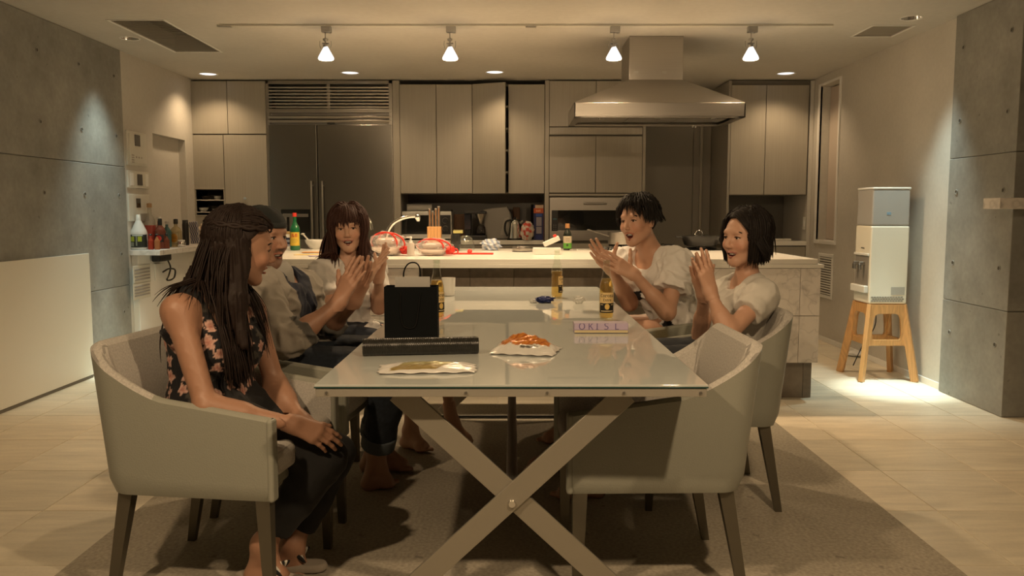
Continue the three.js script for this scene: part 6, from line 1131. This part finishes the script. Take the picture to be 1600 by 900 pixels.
// plastic wrapped parcels with red ribbon
function parcel(label, u, v, w, h, d, s, tail) {
  const t = thing('wrapped_parcel', label, 'parcel', onI(u, v)), film = M([0.90, 0.88, 0.86], { transmission: 0.82, roughness: 0.06, thickness: 0 });
  const mk = (k, amp) => { const g = crumple(0.1, s, 1.0, amp, 40); g.computeBoundingBox(); const b = g.boundingBox; g.scale(w * k / (b.max.x - b.min.x), h * k / b.max.y, d * k / (b.max.z - b.min.z)); return g; };
  obj('film', mk(1, 0.55), film, t);
  obj('dishes', [lathe([[0, 0.01], [w * 0.30, 0.012], [w * 0.38, h * 0.34], [w * 0.35, h * 0.36], [w * 0.2, h * 0.3], [0, h * 0.3]]), lathe([[0, h * 0.4], [w * 0.26, h * 0.41], [w * 0.31, h * 0.62], [w * 0.2, h * 0.7], [0, h * 0.72]])], M([0.72, 0.62, 0.56], { roughness: 0.3 }), t);
  const rib = (a, y, r) => tube(Array.from({ length: 12 }, (_, i) => { const q = i / 12 * Math.PI * 2; return V(Math.cos(q) * w * 0.47 * r * Math.cos(a), y + Math.sin(q) * h * 0.42 + h * 0.08, Math.sin(q + 1) * d * 0.46 * r); }), 0.006, 60, 5, true);
  obj('ribbon', rib(0.2, h * 0.42, 0.98), mat.redPlastic, t); obj('ribbon', rib(0.9, h * 0.42, 0.9), mat.redPlastic, t);
  const b = crumple(0.03, s + 5, 0.9, 0.9); b.translate(w * 0.42 * tail, 0.01, 0.03); obj('bow', b, mat.redPlastic, t);
  obj('bow_loop', tube([V(w * 0.45 * tail, 0.03, 0.03), V(w * 0.58 * tail, 0.045, 0.04), V(w * 0.62 * tail, 0.02, 0.04), V(w * 0.5 * tail, 0.012, 0.035)], 0.005, 24, 6, true), mat.redPlastic, t);
  return t;
}
parcel('clear film parcel with red ribbon beside the girl with the fringe', 606, 399, 0.27, 0.165, 0.2, 2, 1);
parcel('flatter clear film parcel with red ribbon in front of the knife block', 678, 399, 0.26, 0.118, 0.18, 7, 1);
{ const t = thing('ribbon_loop', 'red cord loop hanging over the front edge of the island', 'cord', V(onI(604, 402).x, ITOP, IZ + 0.01)); obj('cord', tube([[-0.02, 0.002, -0.01], [-0.022, -0.03, 0.012], [-0.028, -0.10, 0.014], [-0.012, -0.135, 0.014], [0.006, -0.12, 0.014], [0.008, -0.05, 0.014], [0.004, 0.002, -0.01]], 0.0045, 50, 6), mat.redPlastic, t); }
{ // knife block
  const p = onI(679, 390), k = scl(p), t = thing('knife_block', 'light wooden knife block holding four metal handled knives', 'knife block', p, 0);
  const kb = [rspan(-0.052, 0.052, 0.0, 0.175, -0.05, 0.03, 0.004)]; obj('block', kb, mat.wood, t);
  for (let i = 1; i < 4; i++) obj('block_groove', rspan(-0.052 + i * 0.026 - 0.001, -0.052 + i * 0.026 + 0.001, 0.005, 0.17, 0.0295, 0.0305, 0.0003), mat.woodDark, t);
  [[-0.034, 0.135], [-0.012, 0.115], [0.012, 0.135], [0.034, 0.150]].forEach(([x, h]) => { const kn = obj('knife_handle', [rspan(x - 0.0095, x + 0.0095, 0.176, 0.176 + h, -0.02, 0.005, 0.004), rspan(x - 0.011, x + 0.011, 0.165 + h, 0.178 + h, -0.022, 0.007, 0.004)], mat.steel, t); obj('handle_scale', rspan(x - 0.004, x + 0.004, 0.185, 0.165 + h, 0.0045, 0.0062, 0.001), mat.woodDark, kn); });
}
{ const t = bottleThing('soap_bottle', 'translucent white pump bottle between the two wrapped parcels', 'bottle', onI(642, 400), [['bottle', [[0, 0], [0.022, 0], [0.025, 0.006], [0.025, 0.08], [0.011, 0.092]], M([0.72, 0.66, 0.60], { roughness: 0.25, transmission: 0.3 })], ['pump', [[0.011, 0.092], [0.012, 0.1], [0.006, 0.102], [0.006, 0.118], [0.009, 0.119], [0.009, 0.126], [0, 0.127]], mat.whitePlastic]]); obj('pump_nozzle', rspan(-0.03, 0.0, 0.118, 0.125, -0.004, 0.004, 0.002), mat.whitePlastic, t); }
{ // upturned glass bowl and sponge on a black jug
  const t = thing('glass_bowl', 'upturned clear glass bowl drying on the island', 'bowl', onI(727, 391)); obj('bowl', lathe([[0.072, 0], [0.0725, 0.02], [0.066, 0.06], [0.048, 0.095], [0.02, 0.11], [0, 0.112], [0, 0.107], [0.018, 0.105], [0.045, 0.091], [0.062, 0.058], [0.068, 0.02], [0.0685, 0.0]]), mat.glass, t);
  const j = thing('dark_jug', 'dark smoked glass jug beside the upturned bowl', 'jug', onI(712, 392)); obj('jug', lathe([[0, 0.002], [0.028, 0], [0.038, 0.05], [0.036, 0.11], [0.03, 0.125]]), M([0.03, 0.032, 0.03], { roughness: 0.1, transmission: 0.3 }), j);
  const s = thing('sponge', 'yellow green sponge resting on the dark jug', 'sponge', onI(716, 391).add(V(0.0, 0.126, 0))); obj('foam', rspan(-0.036, 0.036, 0, 0.02, -0.025, 0.025, 0.004), M([0.48, 0.44, 0.16], { roughness: 0.95 }), s); obj('scourer', rspan(-0.036, 0.036, 0.0201, 0.025, -0.025, 0.025, 0.002), M([0.28, 0.26, 0.11], { roughness: 0.95 }), s);
}
{ const p = onI(730, 397.5), t = thing('red_tongs', 'long flat red silicone tongs lying on the island', 'tongs', p); const k = scl(p); obj('arm', rspan(-38 * k, 41 * k, 0, 0.012, -0.012, 0.012, 0.004), mat.redPlastic, t); obj('grip', crumple(0.016, 3, 0.9, 0.5), mat.redPlastic, t).position.set(4 * k, 0.008, 0); }
{ const t = thing('dish_towel', 'crumpled blue and white dish towel on the island', 'towel', onI(767, 391)); const g = crumple(0.07, 17, 0.75, 0.75, 44); g.scale(1.0, 0.85, 0.7); const n = g.attributes.position, C = []; for (let i = 0; i < n.count; i++) { const b = Math.sin(n.getX(i) * 160 + n.getY(i) * 90) > 0.1; C.push(...(b ? [0.26, 0.32, 0.44] : [0.52, 0.53, 0.55])); } g.setAttribute('color', new THREE.Float32BufferAttribute(C, 3)); obj('cloth', g, clothM, t); }
{ const t = thing('steel_dish', 'round low stainless dish on the island', 'dish', onI(816, 393)); obj('dish', lathe([[0, 0.004], [0.066, 0.002], [0.072, 0.006], [0.072, 0.034], [0.069, 0.036], [0.066, 0.034], [0.066, 0.01], [0, 0.01]]), mat.steel, t); obj('foot_ring', lathe([[0.07, 0.0], [0.0735, 0.0], [0.0735, 0.006], [0.07, 0.006]]), mat.black, t); }
{ const p = onI(855, 398), t = thing('tissue_box', 'low white box on the island worktop', 'box', p, 0.0); obj('box', rspan(-0.093, 0.093, 0, 0.045, -0.1, 0.0, 0.003), mat.whitePlastic, t); obj('slot', rspan(-0.05, 0.05, 0.0448, 0.0456, -0.06, -0.04, 0.0005), mat.offWhite, t);
  const q = thing('white_packet', 'white carton with red end leaning tilted on the low white box', 'carton', V(p.x + 0.03, ITOP + 0.0475, p.z - 0.05), 0); const g = moved(rbox(0.115, 0.032, 0.06, 0.003), 0, 0.041, 0, 0, 0, 0.42); obj('carton', g, mat.whitePlastic, q); obj('red_end', moved(rbox(0.022, 0.018, 0.04, 0.003, 0.035, 0.022, 0), 0, 0.043, 0, 0, 0, 0.42), mat.red, q); }
{
  const p = onI(886.5, 391), t = bottleThing('soy_bottle', 'dark sauce bottle with white and green label and wooden cap', 'bottle', p, [['glass', [[0, 0.001], [0.029, 0], [0.0315, 0.005], [0.0315, 0.115], [0.025, 0.135], [0.015, 0.152], [0.0145, 0.168]], M([0.012, 0.016, 0.012], { roughness: 0.06, clearcoat: 0.4 })], ['cap', [[0.0165, 0.165], [0.017, 0.166], [0.017, 0.196], [0.0155, 0.199], [0, 0.199]], M([0.36, 0.17, 0.06], { roughness: 0.5 })]]);
  const g = new THREE.CylinderGeometry(0.032, 0.032, 0.092, 24, 1, true, -1.4, 2.8); g.translate(0, 0.06, 0); obj('label', g, labelStrip(256, 256, (c) => { c.fillStyle = '#a79c86'; c.fillRect(0, 0, 256, 256); c.fillStyle = '#4d8a2c'; c.fillRect(0, 142, 256, 114); c.fillStyle = '#2c3a1c'; c.beginPath(); c.arc(120, 185, 26, 0, 7); c.fill(); c.fillStyle = '#4a4538'; for (let i = 0; i < 4; i++) c.fillRect(80, 40 + i * 22, 96, 7); }), t, true);
}
// hob with saucepan and roasting pan
{
  const a = onI(938, 391), b = onI(1140, 391), t = thing('gas_hob', 'black glass gas hob with burners set into the island', 'hob', V((a.x + b.x) / 2, ITOP, a.z));
  const w = (b.x - a.x) / 2; obj('plate', rspan(-w - 0.02, w, 0.0005, 0.007, -0.46, 0.01, 0.003), mat.blackGloss, t);
  for (const [x, z] of [[-w * 0.62, -0.13], [w * 0.05, -0.33], [w * 0.62, -0.13]]) { obj('burner', lathe([[0.0, 0.022], [0.03, 0.022], [0.034, 0.018], [0.034, 0.007]], x, 0, z), mat.steelDark, t); obj('pan_support', [0, 1, 2, 3].map((i) => { const q = i * Math.PI / 2 + 0.4; return bar(V(x + Math.cos(q) * 0.03, 0.03, z + Math.sin(q) * 0.03), V(x + Math.cos(q) * 0.11, 0.03, z + Math.sin(q) * 0.11), 0.008, 0.01, UP); }).concat([moved(new THREE.TorusGeometry(0.11, 0.005, 6, 28).rotateX(Math.PI / 2), x, 0.012, z)]), mat.black, t); }
  for (let i = 0; i < 3; i++) obj('hob_knob', cyl(0.016, 0.014, 0.02, -w + 0.03 + i * 0.05, 0.007, -0.01), mat.chrome, t);
  const px = t.position.x - w * 0.62, pz = t.position.z - 0.13, s = thing('saucepan', 'stainless saucepan with long handle on the hob', 'pan', V(px, ITOP + 0.036, pz)), r = 0.112;
  obj('pan', lathe([[0, 0.002], [r - 0.008, 0], [r, 0.008], [r, 0.092], [r + 0.004, 0.096], [r - 0.002, 0.096], [r - 0.004, 0.012], [0, 0.008]]), mat.steel, s); obj('handle', [bar(V(-r + 0.002, 0.065, 0.02), V(-r - 0.15, 0.115, 0.05), 0.026, 0.008, UP), ball(0.013, -r - 0.152, 0.116, 0.05, 1.1, 0.4, 1)], mat.steel, s);
  const q = onI(1102, 392), f = thing('roasting_pan', 'black roasting pan with glass lid on the right of the hob', 'pan', V(q.x, ITOP + 0.036, q.z - 0.15)); obj('pan', [lathe([[0, 0.002], [0.12, 0], [0.145, 0.065], [0.15, 0.07], [0.142, 0.068], [0.117, 0.006], [0, 0.006]]), rspan(-0.19, -0.14, 0.055, 0.066, -0.03, 0.03, 0.004), rspan(0.14, 0.19, 0.055, 0.066, -0.03, 0.03, 0.004)], M([0.02, 0.019, 0.018], { roughness: 0.35 }), f); obj('lid', lathe([[0.14, 0.066], [0.12, 0.074], [0.06, 0.08], [0, 0.082]]), M([0.12, 0.12, 0.11], { roughness: 0.05, transmission: 0.8 }), f); obj('lid_knob', tube([V(-0.045, 0.078, 0), V(-0.03, 0.105, 0), V(0.0, 0.108, 0), V(0.012, 0.082, 0)], 0.005, 20, 6), mat.chrome, f);
}
{ const p = onI(905, 392), t = thing('spoon', 'steel spoon lying beside the sauce bottle', 'spoon', p); obj('spoon', [rod(V(-0.03, 0.006, 0), V(0.09, 0.006, -0.01), 0.004), ball(0.02, -0.045, 0.008, 0, 1.3, 0.35, 0.9)], mat.chrome, t); }

// ---------- things on the back worktop ----------
const onB = (u, back = 0.18) => { const d = CABF + back, q = at(u, 300, d); return V(q.x, BTOP + 0.0005, -d); }, mB = (CABF + 0.15) / FOCAL;
{ // microwave
  const p = onB(669, 0.22), w = 38 * mB, h = 44 * mB, t = thing('microwave', 'white microwave oven with black door and two dials on the back worktop', 'microwave', p);
  obj('body', rspan(-w, w, 0.012, h, -0.2, 0.17, 0.008), mat.whitePlastic, t); obj('door', rspan(-w + 0.004, w * 0.40, 0.055, h - 0.035, 0.168, 0.182, 0.004), mat.blackGloss, t); obj('control_panel', rspan(w * 0.52, w - 0.006, 0.055, h - 0.035, 0.168, 0.178, 0.003), mat.black, t);
  obj('door_frame', [rspan(-w + 0.002, w * 0.44, h - 0.036, h - 0.004, 0.168, 0.184, 0.003), rspan(-w + 0.002, w * 0.44, 0.016, 0.055, 0.168, 0.184, 0.003), rspan(w * 0.40, w * 0.5, 0.016, h - 0.004, 0.168, 0.186, 0.003)], M([0.66, 0.65, 0.62], { roughness: 0.4 }), t);
  for (const y of [h * 0.68, h * 0.40]) { const d = obj('dial', moved(cyl(0.026, 0.024, 0.018), w * 0.76, y, 0.178, Math.PI / 2, 0, 0), mat.black, t); obj('dial_ring', moved(new THREE.TorusGeometry(0.026, 0.0025, 6, 24), w * 0.76, y, 0.182), mat.steel, d); }
  obj('foot', rspan(-w + 0.03, -w + 0.06, 0, 0.012, -0.1, 0.1), mat.black, t); obj('foot', rspan(w - 0.06, w - 0.03, 0, 0.012, -0.1, 0.1), mat.black, t);
  const r = thing('paper_roll', 'white paper towel roll lying on the microwave', 'paper roll', V(p.x - 0.085, p.y + h + 0.001, p.z + 0.02), 0.12), L = 0.24; const g = lathe([[0.014, -L / 2], [0.034, -L / 2], [0.034, L / 2], [0.014, L / 2], [0.014, -L / 2]]); g.rotateZ(Math.PI / 2); g.translate(0, 0.034, 0); obj('roll', g, mat.paper, r); const cg = lathe([[0.013, -L / 2 - 0.001], [0.0145, -L / 2 - 0.001], [0.0145, L / 2], [0.013, L / 2]]); cg.rotateZ(Math.PI / 2); cg.translate(0, 0.034, 0); obj('core', cg, M([0.35, 0.25, 0.16]), r);
  const pl = thing('tray', 'dark flat tray lying on the right of the microwave', 'tray', V(p.x + 0.14, p.y + h + 0.001, p.z)); obj('tray', rspan(-0.09, 0.09, 0, 0.018, -0.1, 0.1, 0.006), M([0.06, 0.055, 0.05], { roughness: 0.4 }), pl);
}
{ const t = thing('cutting_board', 'wooden cutting board leaning behind the coffee maker', 'board', onB(719, 0.42)); obj('board', moved(rbox(0.125, 0.245, 0.016, 0.004, 0, 0.1225, 0), 0, 0.002, 0, -0.1, 0, 0), mat.woodDark, t); }
{ const t = thing('coffee_maker', 'black drip coffee maker with glass jug and steel cone', 'coffee maker', onB(742, 0.11)); const b = mat.black; obj('base', rspan(-0.10, 0.115, 0, 0.045, -0.09, 0.09, 0.01), b, t); obj('column', rspan(-0.10, -0.035, 0.045, 0.27, -0.09, 0.02, 0.008), b, t); obj('head', rspan(-0.10, 0.11, 0.25, 0.275, -0.09, 0.085, 0.006), b, t); obj('filter_cone', lathe([[0.012, 0.155], [0.055, 0.248], [0.051, 0.248], [0.009, 0.155]], 0.055, 0, 0.01), mat.steel, t); obj('jug', lathe([[0, 0.046], [0.045, 0.046], [0.05, 0.07], [0.045, 0.12], [0.032, 0.14]], 0.055, 0, 0.01), M([0.06, 0.05, 0.045], { roughness: 0.05, transmission: 0.6 }), t); obj('water_tank', rspan(-0.098, -0.037, 0.1, 0.25, 0.0205, 0.06, 0.004), M([0.03, 0.035, 0.05], { roughness: 0.1 }), t); }
{ const t = thing('kitchen_appliance', 'large grey slanted kitchen appliance beside the steel kettle', 'appliance', onB(778, 0.34)); const g = extrude([[-0.13, 0.0], [0.15, 0.0], [0.155, 0.05], [0.115, 0.24], [0.085, 0.30], [-0.06, 0.285], [-0.13, 0.27]], 0.22, 0.012); g.translate(-0.0, 0.013, -0.12); obj('housing', g, M([0.36, 0.345, 0.31], { roughness: 0.4, metalness: 0.2 }), t); const h = extrude([[0.02, 0.03], [0.12, 0.03], [0.10, 0.20], [0.06, 0.19]], 0.008, 0.002); h.translate(0.005, 0.013, 0.111); obj('front_plate', h, M([0.45, 0.43, 0.38], { roughness: 0.35, metalness: 0.3 }), t); obj('handle_strip', bar(V(0.112, 0.29, 0.0), V(0.168, 0.12, 0.0), 0.02, 0.1, V(0, 0, 1)), mat.black, t); }
{ const t = thing('chopping_board', 'tall wooden board standing behind the steel kettle', 'board', onB(807, 0.55)); obj('board', rspan(-0.035, 0.035, 0, 0.315, -0.012, 0.012, 0.006), mat.woodDark, t); obj('dark_board', rspan(-0.11, -0.037, 0, 0.295, -0.012, 0.012, 0.006), M([0.14, 0.09, 0.06]), t); }
{ const t = thing('kettle', 'polished steel kettle with black handle on the back worktop', 'kettle', onB(805, 0.09)); obj('body', lathe([[0, 0.012], [0.074, 0.012], [0.075, 0.02], [0.052, 0.16], [0.044, 0.19], [0.02, 0.2], [0, 0.2]]), mat.chrome, t); obj('base', lathe([[0, 0], [0.08, 0], [0.08, 0.011], [0, 0.011]]), mat.black, t); obj('handle', tube([V(-0.04, 0.19, 0), V(-0.085, 0.175, 0), V(-0.098, 0.1, 0), V(-0.075, 0.035, 0)], 0.01, 24, 8), mat.black, t); obj('spout', bar(V(0.045, 0.16, 0), V(0.075, 0.185, 0), 0.02, 0.02), mat.chrome, t); obj('lid_knob', ball(0.012, 0, 0.207, 0), mat.black, t); }
{ const t = thing('snack_packet', 'crumpled red and white packet beside the cereal carton', 'packet', onB(824, 0.0)); const g = crumple(0.085, 23, 1.15, 0.5, 36); g.scale(0.72, 0.96, 0.6); const n = g.attributes.position, C = []; for (let i = 0; i < n.count; i++) { const r = nz(n.getX(i) * 30, n.getY(i) * 30, n.getZ(i) * 30 + 4) > 0.12; C.push(...(r ? [0.55, 0.05, 0.03] : [0.60, 0.54, 0.46])); } g.setAttribute('color', new THREE.Float32BufferAttribute(C, 3)); obj('packet', g, M([1, 1, 1], { vertexColors: true, roughness: 0.3 }), t); }
{ const p = onB(842, 0.06), t = thing('cereal_carton', 'tall blue and orange food carton at the end of the back worktop', 'carton', p), w = 0.048, h = 0.335; obj('carton', rspan(-w, w, 0, h, -0.03, 0.03, 0.002), M([0.10, 0.025, 0.035], { roughness: 0.5 }), t);
  const f = new THREE.PlaneGeometry(2 * w - 0.004, h - 0.004); f.translate(-0.004, h / 2, 0.0308); obj('printed_front', f, labelStrip(128, 440, (c) => { c.fillStyle = '#1c2350'; c.fillRect(0, 0, 128, 440); c.fillStyle = '#b9a28a'; c.fillRect(20, 0, 108, 40); c.fillStyle = '#b5532a'; c.fillRect(0, 40, 128, 62); c.fillStyle = '#e0b08a'; c.font = 'bold 40px sans-serif'; c.fillText('oat', 30, 84); c.fillStyle = '#2f4f9c'; c.fillRect(30, 108, 80, 36); c.fillStyle = '#8d8790'; c.fillRect(34, 152, 72, 112); c.fillRect(34, 274, 72, 86); c.fillStyle = '#1c2a6a'; c.fillRect(20, 376, 90, 60); }), t, true);
  const d = thing('canister', 'dark canister hidden behind the food carton', 'canister', onB(838, 0.26)); obj('canister', lathe([[0, 0], [0.05, 0], [0.052, 0.005], [0.052, 0.34], [0, 0.35]]), mat.black, d); obj('lid', lathe([[0.054, 0.34], [0.054, 0.36], [0, 0.362]]), mat.carcass, d); }
// right worktop
{ const d = CABF + 0.2, q = at(1222, 300, d), t = thing('counter_tray', 'low pale tray on the right worktop', 'tray', V(q.x, RTOP + 0.0005, -d)); obj('tray', rspan(-0.08, 0.08, 0, 0.02, -0.08, 0.08, 0.006), mat.offWhite, t); }

// ---------- bottles on the left shelf ----------
{
  const onS = (u, v, back = 0) => { const x = -2.865 - back * 0.9, d = clamp(-x * FOCAL / (800 - u), 6.5, 7.7); return V(Math.max(-2.955, (u - 800) / FOCAL * d), SHY + 0.0005, -d); };
  const B = (label, u, back, parts, s = 1) => { const p = onS(u, 385, back), t = thing('shelf_bottle', label, 'bottle', p, 0, 'bottles and jars on the left wall shelf'); for (const [n, prof, m] of parts) obj(n, lathe(prof.map(([r, y]) => [r * s, y * s]), 0, 0, 0, 20), m, t); return t; };
  const dark = M([0.02, 0.018, 0.016], { roughness: 0.25 }), spirit = (c, tr = 0.5) => M(c, { roughness: 0.06, transmission: tr }), round = (r, h, n) => [[0, 0.001], [r * 0.92, 0], [r, 0.006], [r, h * 0.62], [r * 0.8, h * 0.7], [n, h * 0.82], [n, h * 0.92]], cap = (n, h, k = 1) => [[n * 1.15, h * 0.9], [n * 1.2, h * 0.905], [n * 1.2, h * 0.99], [0, h]];
  const jug = B('white spray jug with a black and lime label', 218, 0.02, [['body', [[0, 0.002], [0.06, 0], [0.064, 0.008], [0.064, 0.125], [0.058, 0.15], [0.035, 0.20], [0.017, 0.235]], M([0.62, 0.60, 0.56], { roughness: 0.3 })], ['cap', [[0.018, 0.232], [0.019, 0.235], [0.015, 0.275], [0, 0.278]], mat.whitePlastic]]);
  const lg = new THREE.CylinderGeometry(0.0648, 0.0648, 0.10, 24, 1, true, -1.5, 3); lg.translate(0, 0.07, 0); obj('label', lg, labelStrip(256, 160, (c) => { c.fillStyle = '#1d211c'; c.fillRect(0, 0, 256, 160); c.fillStyle = '#9aa32c'; c.fillRect(50, 24, 66, 62); c.fillRect(150, 24, 40, 62); c.fillStyle = '#7d8176'; c.fillRect(30, 96, 80, 52); c.fillRect(130, 20, 14, 120); c.fillStyle = '#b9c2bd'; c.fillRect(90, 4, 110, 14); }), jug, true);
  B('tall red liqueur bottle with wooden stopper', 236, 0.085, [['glass', [[0.0445, 0.19], [0.0445, 0.21], [0.036, 0.24], [0.016, 0.28], [0.016, 0.33]], spirit([0.85, 0.82, 0.75], 0.9)], ['liqueur', [[0, 0.001], [0.041, 0], [0.0445, 0.006], [0.0445, 0.19], [0, 0.19]], spirit([0.36, 0.05, 0.03], 0.3)], ['stopper', cap(0.016, 0.37), M([0.34, 0.18, 0.07])]]);
  const redb = B('dark capped bottle with a round red label', 251.5, -0.015, [['glass', round(0.042, 0.235, 0.013), spirit([0.25, 0.07, 0.04], 0.4)], ['cap', [[0.016, 0.19], [0.0165, 0.192], [0.0165, 0.24], [0.012, 0.245], [0, 0.245]], dark]]);
  const rl = new THREE.CylinderGeometry(0.0425, 0.0425, 0.06, 20, 1, true, -1.0, 2.0); rl.translate(0, 0.085, 0); obj('label', rl, labelStrip(128, 96, (c) => { c.fillStyle = '#1c1412'; c.fillRect(0, 0, 128, 96); c.fillStyle = '#b5261c'; c.beginPath(); c.arc(64, 48, 38, 0, 7); c.fill(); }), redb, true);
  for (const [lab, u, b, c] of [['small red spice bottle in front of the white jug', 236, -0.04, [0.45, 0.06, 0.03]], ['small orange sauce bottle beside the red spice bottle', 246, -0.06, [0.50, 0.20, 0.08]], ['small brown sauce bottle under the round red label', 261, -0.07, [0.22, 0.06, 0.03]]]) B(lab, u, b, [['glass', round(0.022, 0.11, 0.009), spirit(c, 0.3)], ['cap', cap(0.010, 0.125), dark]]);
  const tq = B('clear bottle with an oval amber label', 276, 0.03, [['glass', [[0, 0.001], [0.045, 0], [0.048, 0.006], [0.048, 0.13], [0.038, 0.155], [0.015, 0.175], [0.0145, 0.20]], spirit([0.70, 0.62, 0.42], 0.7)], ['cap', [[0.018, 0.195], [0.0185, 0.2], [0.0185, 0.235], [0, 0.238]], dark]]);
  const tl = new THREE.CylinderGeometry(0.0485, 0.0485, 0.085, 20, 1, true, -0.7, 1.4); tl.translate(0, 0.075, 0); obj('label', tl, labelStrip(96, 128, (c) => { c.fillStyle = '#a99a78'; c.fillRect(0, 0, 96, 128); c.fillStyle = '#b9822a'; c.beginPath(); c.ellipse(48, 64, 40, 58, 0, 0, 7); c.fill(); c.fillStyle = '#6b4a1c'; c.fillRect(24, 50, 48, 5); c.fillRect(24, 66, 48, 5); }), tq, true);
  B('teal glass bottle behind the amber label bottle', 262, 0.07, [['glass', round(0.035, 0.21, 0.012), spirit([0.10, 0.22, 0.22], 0.4)], ['cap', cap(0.013, 0.22), mat.steelDark]]);
  B('slim black bottle at the right of the clear bottle', 291, 0.06, [['glass', [[0, 0.001], [0.026, 0], [0.028, 0.005], [0.028, 0.185], [0.024, 0.20], [0.024, 0.225], [0, 0.226]], dark]]);
  B('squat silver jar in front of the slim black bottle', 284, -0.06, [['jar', [[0, 0], [0.03, 0], [0.033, 0.03], [0.026, 0.05]], mat.chrome], ['lid', [[0.028, 0.05], [0.028, 0.06], [0, 0.062]], mat.whitePlastic]]);
  B('pale pink bottle behind the dark capped bottle', 250, 0.1, [['bottle', round(0.038, 0.24, 0.014), M([0.60, 0.36, 0.32], { roughness: 0.4 })], ['cap', cap(0.015, 0.26), mat.whitePlastic]]);
  const pk = thing('snack_packet', 'blue and white checked packet leaning at the far end of the bottle shelf', 'packet', onS(305, 385, 0.03)); obj('packet', moved(rbox(0.075, 0.20, 0.04, 0.008), 0, 0.11, 0, 0, 0, 0.1), new THREE.MeshStandardMaterial({ map: (() => { const t2 = canvasTex(64, 64, (c) => { for (let i = 0; i < 8; i++) for (let j = 0; j < 8; j++) { c.fillStyle = (i + j) % 2 ? '#2c3560' : '#b4aca0'; c.fillRect(i * 8, j * 8, 8, 8); } }); return t2; })(), roughness: 0.5 }), pk);
  const bg = thing('food_bag', 'crumpled cream and red bag at the far end of the bottle shelf', 'bag', onS(322, 385, 0.02)); { const g = crumple(0.1, 31, 1.0, 0.6, 34), n = g.attributes.position, C = []; g.scale(0.8, 1, 0.8); for (let i = 0; i < n.count; i++) C.push(...(nz(n.getX(i) * 24, n.getY(i) * 24, 3) > 0.2 ? [0.45, 0.12, 0.06] : [0.56, 0.46, 0.34])); g.setAttribute('color', new THREE.Float32BufferAttribute(C, 3)); obj('bag', g, M([1, 1, 1], { vertexColors: true, roughness: 0.4 }), bg); }
}
scene.traverse((o) => { if (o.isMesh) o.castShadow = o.receiveShadow = true; });
renderer.render(scene, camera);
